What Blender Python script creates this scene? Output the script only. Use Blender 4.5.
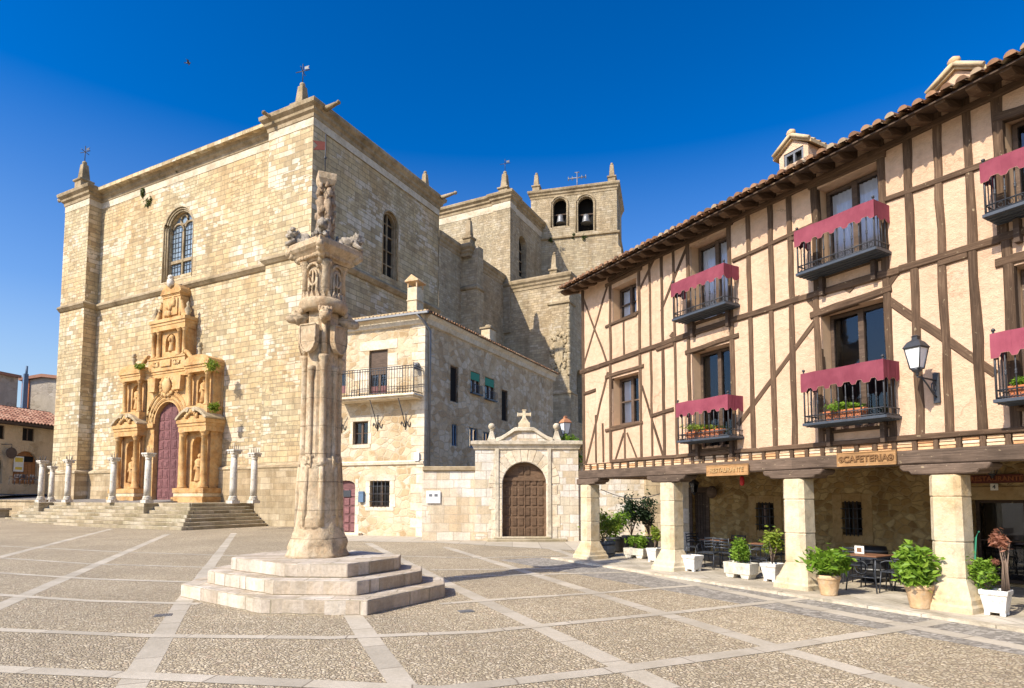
import bpy, bmesh, math, random
from mathutils import Vector, Matrix, noise
from mathutils.geometry import tessellate_polygon
R = math.radians
random.seed(7)
for o in list(bpy.data.objects): bpy.data.objects.remove(o)
S = bpy.context.scene
COL = S.collection

# ------------------------------------------------------------------ camera, sky, sun, exposure
FPX, PITCH, HOR, EYE = 614.0, R(4.0), 497.0, 2.0
SHPX = HOR - 344 - FPX * math.tan(PITCH)
cam = bpy.data.cameras.new('camera'); camo = bpy.data.objects.new('camera', cam); COL.objects.link(camo)
cam.sensor_width = 36; cam.lens = 36 * FPX / 1024; cam.shift_y = SHPX / 1024
cam.clip_start = 0.1; cam.clip_end = 3000
camo.location = (0, 0, EYE); camo.rotation_euler = (R(90) + PITCH, 0, 0)
S.camera = camo
SUN_TRAVEL = Vector((0.755, 0.655, 0)).normalized()
SUN_EL = 41.0
w = bpy.data.worlds.new('World'); S.world = w; w.use_nodes = True
wt = w.node_tree; wt.nodes.clear()
sky = wt.nodes.new('ShaderNodeTexSky'); sky.sky_type = 'NISHITA'; sky.sun_disc = False
sky.sun_elevation = R(SUN_EL)
sky.sun_rotation = math.atan2(-SUN_TRAVEL.x, -SUN_TRAVEL.y)
sky.altitude = 200; sky.air_density = 1.0; sky.dust_density = 1.6; sky.ozone_density = 3.5
hs = wt.nodes.new('ShaderNodeHueSaturation'); hs.inputs['Saturation'].default_value = 1.3; hs.inputs['Hue'].default_value = 0.504
bg = wt.nodes.new('ShaderNodeBackground'); bg.inputs['Strength'].default_value = 0.099
wo = wt.nodes.new('ShaderNodeOutputWorld')
wc = wt.nodes.new('ShaderNodeTexCoord'); wz = wt.nodes.new('ShaderNodeSeparateXYZ'); wr_ = wt.nodes.new('ShaderNodeValToRGB')   # pale haze low over the horizon
wr_.color_ramp.elements.new(.28)
for i_, (p_, k_) in enumerate(((.08, .78), (.28, .26), (.50, 0.0))): e_ = wr_.color_ramp.elements[i_]; e_.position = p_; e_.color = (k_, k_, k_, 1)
wx = wt.nodes.new('ShaderNodeMix'); wx.data_type = 'RGBA'; wx.inputs[7].default_value = (4.4, 5.3, 5.9, 1)
wt.links.new(wc.outputs['Generated'], wz.inputs[0]); wt.links.new(wz.outputs[2], wr_.inputs[0]); wt.links.new(wr_.outputs[0], wx.inputs[0])
wg = wt.nodes.new('ShaderNodeGamma'); wg.inputs['Gamma'].default_value = 1.35
wt.links.new(sky.outputs[0], wg.inputs[0]); wt.links.new(wg.outputs[0], hs.inputs['Color']); wt.links.new(hs.outputs[0], wx.inputs[6]); wt.links.new(wx.outputs[2], bg.inputs[0]); wt.links.new(bg.outputs[0], wo.inputs[0])
sl = bpy.data.lights.new('sun', 'SUN'); sl.energy = 5.0; sl.angle = R(0.53); sl.color = (1.0, 0.92, 0.79)
so = bpy.data.objects.new('sun', sl); COL.objects.link(so)
sd = Vector((SUN_TRAVEL.x * math.cos(R(SUN_EL)), SUN_TRAVEL.y * math.cos(R(SUN_EL)), -math.sin(R(SUN_EL))))
so.rotation_euler = sd.to_track_quat('-Z', 'Y').to_euler(); so.location = (-20, -20, 40)
S.view_settings.view_transform = 'Standard'; S.view_settings.look = 'None'
S.view_settings.exposure = 0.42; S.view_settings.gamma = 1.0

# ------------------------------------------------------------------ surveying helpers (photo point -> point on a known plane of the place)
cp_, sp_ = math.cos(PITCH), math.sin(PITCH)
def ray(px, py):
    x = (px - 512) / FPX; y = (344 - py + SHPX) / FPX
    return Vector((x, cp_ - y * sp_, sp_ + y * cp_))
O = Vector((0, 0, EYE))
def gp(px, py, z=0.0):
    r = ray(px, py); return O + r * ((z - EYE) / r.z)
def vdir(px):
    r = ray(px, HOR); r.z = 0; return r.normalized()
def hit(px, py, p0, d):
    n = Vector((-d.y, d.x, 0)); r = ray(px, py); return O + r * ((p0 - O).dot(n) / r.dot(n))
class Fr:
    """a building's own frame: x to the right along its front, y into it, z up"""
    def __init__(s, o, ex, ey=None):
        s.o = Vector(o); s.ex = Vector(ex).normalized(); s.ey = Vector(ey).normalized() if ey else Vector((-s.ex.y, s.ex.x, 0)); s.z = Vector((0, 0, 1))
    def p(s, x, y, z): return s.o + s.ex * x + s.ey * y + s.z * z
    def at(s, px, py, y=0.0):
        h = hit(px, py, s.o + s.ey * y, s.ex); return (h - s.o).dot(s.ex), h.z - s.o.z
    def side(s, px, py, x=0.0):
        h = hit(px, py, s.o + s.ex * x, s.ey); return (h - s.o).dot(s.ey), h.z - s.o.z
    def sub(s, x, y, z=0, turn=0):
        if turn == 0: return Fr(s.p(x, y, z), s.ex, s.ey)
        if turn == 1: return Fr(s.p(x, y, z), s.ey, -s.ex)      # faces +ex
        if turn == 2: return Fr(s.p(x, y, z), -s.ex, -s.ey)
        return Fr(s.p(x, y, z), -s.ey, s.ex)                    # faces -ex
    def rot(s, x, y, ang, z=0):
        c, n = math.cos(ang), math.sin(ang); return Fr(s.p(x, y, z), s.ex * c + s.ey * n, s.ey * c - s.ex * n)
WORLD = Fr((0, 0, 0), (1, 0, 0))

# ------------------------------------------------------------------ mesh builder
class MB:
    def __init__(s): s.v = []; s.f = []; s.uv = {}; s.sm = set()
    def face(s, pts, uv=None, smooth=False):
        i = len(s.v); s.v += [Vector(p) for p in pts]; s.f.append(tuple(range(i, i + len(pts))))
        if uv: s.uv[len(s.f) - 1] = uv
        if smooth: s.sm.add(len(s.f) - 1)
    def grid(s, rows, close=False, smooth=True, uvs=None):
        b = len(s.v); n = len(rows[0])
        for r in rows: s.v += [Vector(p) for p in r]
        for i in range(len(rows) - 1):
            for j in range(n if close else n - 1):
                k = (j + 1) % n
                s.f.append((b + i * n + j, b + i * n + k, b + (i + 1) * n + k, b + (i + 1) * n + j))
                if smooth: s.sm.add(len(s.f) - 1)
                if uvs: s.uv[len(s.f) - 1] = [uvs(i, j), uvs(i, j + 1), uvs(i + 1, j + 1), uvs(i + 1, j)]
    def ngon(s, idxs): s.f.append(tuple(idxs))
    def box(s, fr, x0, x1, y0, y1, z0, z1):
        b = len(s.v)
        for z in (z0, z1):
            for x, y in ((x0, y0), (x1, y0), (x1, y1), (x0, y1)): s.v.append(fr.p(x, y, z))
        for q in ((3, 2, 1, 0), (4, 5, 6, 7), (0, 1, 5, 4), (1, 2, 6, 5), (2, 3, 7, 6), (3, 0, 4, 7)):
            s.f.append(tuple(b + i for i in q))
    def loft(s, rings, caps=True, smooth=False):
        b = len(s.v); n = len(rings[0])
        s.grid(rings, close=True, smooth=smooth)
        if caps:
            s.f.append(tuple(b + n - 1 - i for i in range(n)))
            m = b + (len(rings) - 1) * n; s.f.append(tuple(m + i for i in range(n)))
    def prism(s, fr, pts, y0, y1):
        """polygon in the (x, z) plane of fr, counter-clockwise seen from the front (-y), extruded to y1"""
        s.loft([[fr.p(x, y1, z) for x, z in pts], [fr.p(x, y0, z) for x, z in pts]])
    def plan(s, pts, z0, z1):
        s.loft([[Vector((p[0], p[1], z0)) for p in pts], [Vector((p[0], p[1], z1)) for p in pts]])
    def wall(s, fr, outline, holes=(), y=0.0, reveal=0.4, edge=0.0):
        loops = [outline] + list(holes)
        flat = [q for l in loops for q in l]
        tris = tessellate_polygon([[Vector((x, z, 0)) for x, z in l] for l in loops])
        b = len(s.v)
        for x, z in flat: s.v.append(fr.p(x, y, z))
        for t in tris:
            a, c, d = [flat[i] for i in t]
            area = (c[0] - a[0]) * (d[1] - a[1]) - (c[1] - a[1]) * (d[0] - a[0])
            s.f.append(tuple(b + i for i in (t if area > 0 else t[::-1])))
        for h in holes:
            ar = sum(h[i][0] * h[(i + 1) % len(h)][1] - h[(i + 1) % len(h)][0] * h[i][1] for i in range(len(h)))
            hh = h if ar > 0 else h[::-1]
            for i in range(len(hh)):
                a, c = hh[i], hh[(i + 1) % len(hh)]
                s.face([fr.p(a[0], y, a[1]), fr.p(a[0], y + reveal, a[1]), fr.p(c[0], y + reveal, c[1]), fr.p(c[0], y, c[1])][::-1])
        if edge:
            for i in range(len(outline)):
                a, c = outline[i], outline[(i + 1) % len(outline)]
                s.face([fr.p(a[0], y, a[1]), fr.p(a[0], y + edge, a[1]), fr.p(c[0], y + edge, c[1]), fr.p(c[0], y, c[1])])
    def sweep(s, fr, path, prof, closed=False):
        """profile [(out, z)] swept along plan path [(x, y)], outward = right of travel, mitred"""
        n = len(path); rows = []
        for i in range(n):
            p = Vector(path[i])
            if closed or 0 < i < n - 1:
                a = (p - Vector(path[i - 1])).normalized(); c = (Vector(path[(i + 1) % n]) - p).normalized()
            elif i == 0: a = c = (Vector(path[1]) - p).normalized()
            else: a = c = (p - Vector(path[i - 1])).normalized()
            na = Vector((a.y, -a.x)); nc = Vector((c.y, -c.x)); m = na + nc; m = m / max(0.3, m.dot(na)) 
            rows.append([fr.p(p.x + m.x * o, p.y + m.y * o, z) for o, z in prof])
        if closed: rows.append(rows[0])
        for i in range(len(rows) - 1):
            for j in range(len(prof) - 1):
                s.face([rows[i][j], rows[i + 1][j], rows[i + 1][j + 1], rows[i][j + 1]])
        if not closed:
            s.face(rows[0]); s.face(rows[-1][::-1])
    def lathe(s, c, prof, seg=16, rot=0.0, smooth=True, sq=None):
        rows = []
        for r, z in prof:
            rows.append([Vector((c[0] + max(r, 1e-4) * math.cos(rot + 2 * math.pi * k / seg), c[1] + max(r, 1e-4) * math.sin(rot + 2 * math.pi * k / seg), c[2] + z)) for k in range(seg)])
        s.loft(rows, smooth=smooth)
    def tube(s, pts, r, seg=6, smooth=True, caps=True):
        pts = [Vector(p) for p in pts]; rows = []
        rr = r if isinstance(r, (list, tuple)) else [r] * len(pts)
        for i, p in enumerate(pts):
            d = (pts[min(i + 1, len(pts) - 1)] - pts[max(i - 1, 0)]).normalized()
            up = Vector((0, 0, 1)) if abs(d.z) < 0.95 else Vector((1, 0, 0))
            a = d.cross(up).normalized(); b = d.cross(a).normalized()
            rows.append([p + (a * math.cos(2 * math.pi * k / seg) - b * math.sin(2 * math.pi * k / seg)) * rr[i] for k in range(seg)])
        s.loft(rows, caps=caps, smooth=smooth)
    def beam(s, a, b, n, wd, th, wob=0.012, out=0.03, seg=None):
        """hewn timber from a to b lying on a wall with outward normal n, proud by out"""
        a, b, n = Vector(a), Vector(b), Vector(n); d = b - a; L = d.length; d.normalize(); t = n.cross(d).normalized()
        seg = seg or max(2, int(L / 0.5)); rows = []; ph = random.random() * 50; v0 = random.random() * 20; wd = wd * .88 if wd < .19 else wd
        for i in range(seg + 1):
            q = a + d * (L * i / seg)
            o1 = noise.noise(Vector((ph + i * 0.7, 0, 0))) * wob * 2; o2 = noise.noise(Vector((ph, i * 0.8, 3))) * wob * 2
            ws = wd * (1 + 0.25 * noise.noise(Vector((ph, 7, i * 0.5)))); c = ws * 0.14
            q = q + t * o1
            prof = [(-ws / 2, -th), (ws / 2, -th), (ws / 2, out + o2 * .3 - c), (ws / 2 - c, out + o2 * .3), (-ws / 2 + c, out + o2 * .3), (-ws / 2, out + o2 * .3 - c)]
            rows.append([q + t * x + n * y for x, y in prof])
        base = len(s.f)
        vv = [0, wd, wd + th, wd + th + .02, 2 * wd + th, 2 * wd + th + .03, 2 * wd + 2 * th]
        s.grid([r[::-1] for r in rows], close=True, smooth=False, uvs=lambda i, j: (L * i / seg + v0, vv[j] + v0))
        s.face(rows[0]); s.face(rows[-1][::-1])
    def blob(s, c, r, seed=0, amp=0.25, fr=None, sub=2, freq=2.0):
        bm = bmesh.new(); bmesh.ops.create_icosphere(bm, subdivisions=sub, radius=1.0)
        r = (r, r, r) if not isinstance(r, (tuple, list)) else r; b = len(s.v)
        fr = fr or WORLD; c = Vector(c)
        for v in bm.verts:
            k = 1 + amp * noise.noise(v.co * freq + Vector((seed * 3.1, seed * 1.7, seed)))
            s.v.append(c + fr.ex * (v.co.x * r[0] * k) + fr.ey * (v.co.y * r[1] * k) + Vector((0, 0, v.co.z * r[2] * k)))
        for f in bm.faces:
            s.f.append(tuple(b + v.index for v in f.verts)); s.sm.add(len(s.f) - 1)
        bm.free()
    def leaf(s, p, size, up=0.3):
        n = Vector((random.gauss(0, 1), random.gauss(0, 1), random.gauss(0, 1) + up)).normalized()
        a = n.cross(Vector((random.random(), random.random(), random.random() + .1))).normalized(); b = n.cross(a)
        L = size * random.uniform(.7, 1.25); W = L * random.uniform(.35, .5)
        s.face([p - a * L, p + b * W - a * L * .1 + n * W * .3, p + a * L, p - b * W - a * L * .1 + n * W * .3])
    def build(s, name, mat, parent=None, bevel=0.0, seg=1):
        o0 = parent_origin(parent)
        me = bpy.data.meshes.new(name); me.from_pydata([v - o0 for v in s.v], [], s.f); me.update()
        uvl = me.uv_layers.new(name='UVMap')
        for p in me.polygons:
            if p.index in s.sm: p.use_smooth = True
            if p.index in s.uv:
                for li, u in zip(p.loop_indices, s.uv[p.index]): uvl.data[li].uv = u
                continue
            n = p.normal
            if abs(n.z) > 0.85: 
                for li in p.loop_indices:
                    c = s.v[me.loops[li].vertex_index]; uvl.data[li].uv = (c.x, c.y)
            else:
                t = Vector((-n.y, n.x, 0)).normalized(); q = n.cross(t)
                for li in p.loop_indices:
                    c = s.v[me.loops[li].vertex_index]; uvl.data[li].uv = (c.dot(t), c.dot(q))
        me.materials.append(mat)
        o = bpy.data.objects.new(name, me); COL.objects.link(o)
        if parent: o.parent = parent
        if bevel:
            m = o.modifiers.new('bevel', 'BEVEL'); m.width = bevel; m.segments = seg; m.limit_method = 'ANGLE'; m.angle_limit = R(50)
        return o
def parent_origin(o):
    v = Vector((0, 0, 0))
    while o: v += Vector(o.location); o = o.parent
    return v
def tag(o, label=None, cat=None, group=None, kind=None):
    if label: o['label'] = label
    if cat: o['category'] = cat
    if group: o['group'] = group
    if kind: o['kind'] = kind
    return o
def thing(name, label, cat, loc=(0, 0, 0), group=None):
    o = bpy.data.objects.new(name, None); COL.objects.link(o); o.location = loc; o.empty_display_size = 0.3
    return tag(o, label, cat, group)
def structure(mb, name, mat): return tag(mb.build(name, mat), kind='structure')
def dup(root, loc, rz, label=None, scale=1.0):
    r = root.copy(); COL.objects.link(r); r.location = loc; r.rotation_euler = (0, 0, rz); r.scale = (scale,) * 3
    if label: r['label'] = label
    for ch in list(root.children):
        c = ch.copy(); COL.objects.link(c); c.parent = r
        for g in list(ch.children):
            d = g.copy(); COL.objects.link(d); d.parent = c
    return r
def arch(x0, x1, z0, zs, n=10, pointed=0.0):
    c = (x0 + x1) / 2; r = (x1 - x0) / 2
    pts = [(x0, z0), (x1, z0)]
    for k in range(n + 1):
        a = math.pi * k / n; pts.append((c + r * math.cos(a), zs + r * math.sin(a) * (1 + pointed)))
    return pts
def rect(x0, x1, z0, z1): return [(x0, z0), (x1, z0), (x1, z1), (x0, z1)]
def text_into(mb, fr, text, x, z, size, y0, depth=0.012):
    cu = bpy.data.curves.new('lettering', 'FONT'); cu.body = text; cu.size = size; cu.align_x = 'CENTER'; cu.align_y = 'CENTER'; cu.extrude = depth / 2; cu.resolution_u = 3; cu.offset = size * .018
    ob = bpy.data.objects.new('lettering', cu); COL.objects.link(ob)
    dg = bpy.context.evaluated_depsgraph_get(); me = ob.evaluated_get(dg).to_mesh()
    b = len(mb.v)
    for v in me.vertices: mb.v.append(fr.p(x + v.co.x, y0 - v.co.z, z + v.co.y))
    for p in me.polygons: mb.f.append(tuple(b + i for i in p.vertices))
    ob.evaluated_get(dg).to_mesh_clear(); bpy.data.objects.remove(ob)

# ------------------------------------------------------------------ materials
class NT:
    def __init__(s, name, rough=0.85, spec=0.3):
        s.m = bpy.data.materials.new(name); s.m.use_nodes = True; s.t = s.m.node_tree; s.t.nodes.clear()
        s.out = s.n('ShaderNodeOutputMaterial'); s.b = s.n('ShaderNodeBsdfPrincipled')
        s.b.inputs['Roughness'].default_value = rough; s.b.inputs['Specular IOR Level'].default_value = spec
        s.l(s.b.outputs[0], s.out.inputs[0])
    def n(s, t, **k):
        x = s.t.nodes.new(t)
        for a, b in k.items(): setattr(x, a, b)
        return x
    def l(s, a, b): s.t.links.new(a, b)
    def val(s, inp, v):
        if hasattr(v, 'is_linked') or hasattr(v, 'links'): s.l(v, inp)
        else: inp.default_value = v
    def uv(s): return s.n('ShaderNodeTexCoord').outputs['UV']
    def obj(s): return s.n('ShaderNodeTexCoord').outputs['Object']
    def map(s, v, scale=(1, 1, 1), loc=(0, 0, 0)):
        m = s.n('ShaderNodeMapping'); s.l(v, m.inputs['Vector']); m.inputs['Scale'].default_value = scale; m.inputs['Location'].default_value = loc; return m.outputs[0]
    def noise(s, v, scale, detail=4, rough=0.6, col=False):
        x = s.n('ShaderNodeTexNoise'); s.l(v, x.inputs['Vector']); x.inputs['Scale'].default_value = scale; x.inputs['Detail'].default_value = detail; x.inputs['Roughness'].default_value = rough
        return x.outputs['Color' if col else 'Fac']
    def ramp(s, f, stops, interp='LINEAR'):
        x = s.n('ShaderNodeValToRGB'); s.l(f, x.inputs[0]); cr = x.color_ramp; cr.interpolation = interp
        while len(cr.elements) < len(stops): cr.elements.new(0.5)
        for e, (p, c) in zip(cr.elements, stops): e.position = p; e.color = (c if isinstance(c, tuple) else (c, c, c)) + (1,)
        return x.outputs[0]
    def mix(s, f, a, b, mode='MIX'):
        x = s.n('ShaderNodeMix', data_type='RGBA', blend_type=mode); x.clamp_factor = True
        s.val(x.inputs[0], f)
        for i, v in ((6, a), (7, b)):
            if isinstance(v, tuple): x.inputs[i].default_value = v + (1,)
            else: s.l(v, x.inputs[i])
        return x.outputs[2]
    def math(s, op, a, b=0.0):
        x = s.n('ShaderNodeMath', operation=op); s.val(x.inputs[0], a); s.val(x.inputs[1], b); return x.outputs[0]
    def vadd(s, v, col, amt):
        a = s.n('ShaderNodeVectorMath', operation='SUBTRACT'); s.l(col, a.inputs[0]); a.inputs[1].default_value = (.5, .5, .5)
        m = s.n('ShaderNodeVectorMath', operation='SCALE'); s.l(a.outputs[0], m.inputs[0]); m.inputs['Scale'].default_value = amt
        r = s.n('ShaderNodeVectorMath', operation='ADD'); s.l(v, r.inputs[0]); s.l(m.outputs[0], r.inputs[1]); return r.outputs[0]
    def island(s): return s.n('ShaderNodeNewGeometry').outputs['Random Per Island']
    def bump(s, h, strength=0.4, dist=0.02):
        x = s.n('ShaderNodeBump'); s.l(h, x.inputs['Height']); x.inputs['Strength'].default_value = strength; x.inputs['Distance'].default_value = dist
        s.l(x.outputs[0], s.b.inputs['Normal'])
    def color(s, c):
        if isinstance(c, tuple): s.b.inputs['Base Color'].default_value = c + (1,)
        else: s.l(c, s.b.inputs['Base Color'])
        return s.m

def ashlar(name, pal, bw, bh, mortar, white=0.0, whitecol=(.62, .56, .46), stain=(.5, .42, .3), stainamt=.5, bump=.5, distort=.085, msize=.014, rust=0.25, mixrow=1.0):
    t = NT(name, .9, .2); uv = t.uv(); ob = t.map(uv)
    v = t.vadd(uv, t.noise(uv, 1.3, 3, .6, True), distort); v = t.vadd(v, t.noise(uv, 9, 2, .5, True), .012)
    br = t.n('ShaderNodeTexBrick'); t.l(v, br.inputs['Vector'])
    br.offset = .43; br.squash = 1.35; br.squash_frequency = 3; br.offset_frequency = 2
    for k, x in (('Color1', (0, 0, 0, 1)), ('Color2', (1, 1, 1, 1)), ('Mortar', (.5, .5, .5, 1)), ('Scale', 1.0), ('Mortar Size', msize), ('Mortar Smooth', .35), ('Bias', 0.0), ('Brick Width', bw), ('Row Height', bh)): br.inputs[k].default_value = x
    b2 = t.n('ShaderNodeTexBrick'); t.l(t.map(v, (1, 1, 1), (.37, .11, 0)), b2.inputs['Vector']); b2.offset = .37; b2.squash = .7; b2.squash_frequency = 2; b2.offset_frequency = 3
    for k, x in (('Color1', (0, 0, 0, 1)), ('Color2', (1, 1, 1, 1)), ('Mortar', (.5, .5, .5, 1)), ('Scale', 1.0), ('Mortar Size', msize), ('Mortar Smooth', .35), ('Bias', 0.0), ('Brick Width', bw * .74), ('Row Height', bh * mixrow)): b2.inputs[k].default_value = x
    sel = t.math('GREATER_THAN', t.noise(t.map(uv, (.16, .42, 1), (8, 2, 0)), 1.0, 3, .6), .53 if mixrow < 1 else 5.0)
    brc = t.mix(sel, br.outputs['Color'], b2.outputs['Color']); brf = t.math('ADD', t.math('MULTIPLY', br.outputs['Fac'], t.math('SUBTRACT', 1.0, sel)), t.math('MULTIPLY', b2.outputs['Fac'], sel))
    bo = {'Color': brc, 'Fac': brf}
    n = len(pal); base = t.ramp(bo['Color'], [((i + .0) / (n - 1) * .86 + .06, c) for i, c in enumerate(pal)])
    big = t.noise(uv, .16, 5, .65); mid = t.noise(t.map(uv, (1, .35, 1)), .9, 5, .7); fine = t.noise(uv, 14, 5, .7)
    if white > 0:
        tw = t.math('GREATER_THAN', bo['Color'], .45); mk = t.ramp(t.noise(t.map(uv, (1, 1.3, 1), (31, 7, 0)), .17, 4, .62), [(.66 - white * .25, 0.0), (.70 - white * .25, 1.0)])
        base = t.mix(t.math('MULTIPLY', t.math('MULTIPLY', tw, mk), .85), base, whitecol)
    base = t.mix(t.math('MULTIPLY', t.ramp(big, [(.4, 0.0), (.62, 1.0)]), rust), base, t.mix(1.0, base, (1.1, .78, .48), 'MULTIPLY'))
    base = t.mix(t.math('MULTIPLY', t.ramp(mid, [(.45, 0.0), (.75, 1.0)]), stainamt), base, t.mix(1.0, base, stain, 'MULTIPLY'))
    base = t.mix(1.0, base, t.ramp(fine, [(.2, .72), (.5, 1.0), (.8, 1.16)]), 'MULTIPLY')
    streak = t.ramp(t.noise(t.map(uv, (1.6, .09, 1), (3, 5, 0)), .8, 5, .72), [(.42, 1.0), (.68, .72)])
    base = t.mix(1.0, base, streak, 'MULTIPLY'); base = t.mix(1.0, base, t.ramp(t.noise(uv, 2.6, 4, .7), [(.3, .84), (.7, 1.12)]), 'MULTIPLY')
    mf = t.math('MULTIPLY', bo['Fac'], t.ramp(t.noise(uv, 3.3, 3, .6), [(.3, .5), (.6, 1.0)]))
    c = t.mix(mf, base, mortar)
    h = t.math('ADD', t.math('MULTIPLY', bo['Fac'], -1.0), t.math('ADD', t.math('MULTIPLY', fine, .5), t.math('MULTIPLY', bo['Color'], .35)))
    t.bump(h, bump, .03); return t.color(c)
def rubble(name, pal, sx, sz, mortar, plaster=0.0, plcol=(.5, .42, .3), bump=.6, gap=.06):
    t = NT(name, .92, .2); uv = t.uv()
    v = t.vadd(uv, t.noise(uv, 2.2, 3, .6, True), .22); v = t.map(v, (sx, sz, 1))
    vo = t.n('ShaderNodeTexVoronoi', feature='F1'); t.l(v, vo.inputs['Vector']); vo.inputs['Scale'].default_value = 1; vo.inputs['Randomness'].default_value = .85
    ve = t.n('ShaderNodeTexVoronoi', feature='DISTANCE_TO_EDGE'); t.l(v, ve.inputs['Vector']); ve.inputs['Scale'].default_value = 1; ve.inputs['Randomness'].default_value = .85
    sep = t.n('ShaderNodeSeparateColor'); t.l(vo.outputs['Color'], sep.inputs[0])
    n = len(pal); base = t.ramp(sep.outputs[0], [(i / (n - 1), c) for i, c in enumerate(pal)])
    fine = t.noise(uv, 11, 6, .7); base = t.mix(1.0, base, t.ramp(fine, [(.2, .68), (.5, 1.0), (.8, 1.2)]), 'MULTIPLY')
    e = t.ramp(ve.outputs['Distance'], [(gap * .3, 1.0), (gap * 1.6, 0.0)])
    c = t.mix(t.math('MULTIPLY', e, .85), base, mortar)
    big = t.noise(t.map(uv, (1, 1, 1), (3, 9, 0)), .55, 5, .65)
    h = t.math('MULTIPLY', e, -1.0)
    if plaster > 0:
        mk = t.ramp(big, [(.62 - plaster * .3, 0.0), (.68 - plaster * .3, 1.0)])
        c = t.mix(t.math('MULTIPLY', mk, .82), c, t.mix(1.0, t.mix(0.0, plcol, plcol), t.ramp(fine, [(.2, .8), (.8, 1.15)]), 'MULTIPLY'))
        h = t.math('MULTIPLY', h, t.math('SUBTRACT', 1.0, t.math('MULTIPLY', mk, .8)))
    st = t.ramp(t.noise(t.map(uv, (1, .3, 1)), .7, 5, .7), [(.45, 1.0), (.75, .68)])
    c = t.mix(1.0, c, st, 'MULTIPLY')
    t.bump(t.math('ADD', h, t.math('MULTIPLY', fine, .5)), bump, .03); return t.color(c)
def weathered(name, base, dark, light, sc=1.0, rough=.88, bump=.5, lichen=None, island=0.0, joints=0.0):
    t = NT(name, rough, .25); ob = t.obj()
    a = t.noise(ob, 1.1 * sc, 5, .65); b = t.noise(ob, 6 * sc, 6, .7); f = t.noise(ob, 26 * sc, 4, .7)
    c = t.ramp(a, [(.3, dark), (.5, base), (.72, light)])
    c = t.mix(1.0, c, t.ramp(b, [(.25, .66), (.5, 1.0), (.8, 1.18)]), 'MULTIPLY')
    if lichen: c = t.mix(t.math('MULTIPLY', t.ramp(t.noise(t.map(ob, (1, 1, 1), (5, 5, 5)), 3.1 * sc, 5, .7), [(.52, 0.0), (.66, 1.0)]), .7), c, lichen)
    if island: c = t.mix(1.0, c, t.ramp(t.island(), [(0.0, 1 - island), (1.0, 1 + island)]), 'MULTIPLY')
    h = t.math('ADD', b, t.math('MULTIPLY', f, .6))
    if joints:
        sz = t.n('ShaderNodeSeparateXYZ'); t.l(ob, sz.inputs[0]); zz = t.math('ADD', sz.outputs[2], t.math('MULTIPLY', t.noise(ob, 3, 2, .5), .03)); jt = t.math('LESS_THAN', t.math('FRACT', t.math('DIVIDE', zz, joints)), .022)
        jt = t.math('MULTIPLY', jt, t.ramp(t.noise(ob, 2.3, 3, .6), [(.4, .2), (.6, .9)])); c = t.mix(jt, c, (.17, .12, .07)); h = t.math('SUBTRACT', h, jt)
        blk = t.ramp(t.noise(t.map(ob, (3, 3, 1), (0, 7, 0)), 4.5, 6, .75), [(.56, 0.0), (.68, 1.0)]); c = t.mix(t.math('MULTIPLY', blk, .55), c, (.16, .12, .08))
    t.bump(h, bump, .04); return t.color(c)
def timber(name, cols, rough=.85):
    t = NT(name, rough, .2); uv = t.uv()
    g = t.noise(t.map(uv, (1.2, 26, 1)), 1.6, 5, .7); k = t.noise(t.map(uv, (1, 3, 1)), 2.2, 4, .6); pit = t.noise(t.map(uv, (6, 9, 1)), 1.5, 3, .6)
    c = t.ramp(g, [(.25, cols[0]), (.5, cols[1]), (.75, cols[2])])
    c = t.mix(1.0, c, t.ramp(k, [(.3, .7), (.7, 1.25)]), 'MULTIPLY')
    c = t.mix(t.math('MULTIPLY', t.ramp(pit, [(.66, 0.0), (.70, 1.0)]), .55), c, (.42, .33, .2))
    oi = t.n('ShaderNodeObjectInfo').outputs['Random']
    c = t.mix(1.0, c, t.ramp(oi, [(0.0, .78), (1.0, 1.2)]), 'MULTIPLY')
    t.bump(g, .5, .015); return t.color(c)
def plain(name, col, rough=.6, spec=.4, var=.12, sc=8, metal=0.0, bump=.1):
    t = NT(name, rough, spec); ob = t.obj(); a = t.noise(ob, sc, 4, .65)
    t.b.inputs['Metallic'].default_value = metal
    c = t.mix(1.0, t.mix(0.0, col, col), t.ramp(a, [(.25, 1 - var), (.75, 1 + var)]), 'MULTIPLY'); 
    if bump: t.bump(a, bump, .01)
    return t.color(c)
def leafmat(name, a, b, c):
    t = NT(name, .5, .35); col = t.ramp(t.island(), [(0.0, a), (.5, b), (1.0, c)])
    tr = t.n('ShaderNodeBsdfTranslucent'); t.l(col, tr.inputs[0]); mx = t.n('ShaderNodeMixShader'); mx.inputs[0].default_value = .35
    t.l(t.b.outputs[0], mx.inputs[1]); t.l(tr.outputs[0], mx.inputs[2]); t.l(mx.outputs[0], t.out.inputs[0]); return t.color(col)
def islandmat(name, stops, rough=.85, var=.25, sc=9, bump=.4):
    t = NT(name, rough, .2); ob = t.obj(); n = t.noise(ob, sc, 5, .7); c = t.ramp(t.island(), stops)
    c = t.mix(1.0, c, t.ramp(n, [(.25, 1 - var), (.75, 1 + var)]), 'MULTIPLY'); t.bump(n, bump, .02); return t.color(c)
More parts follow.
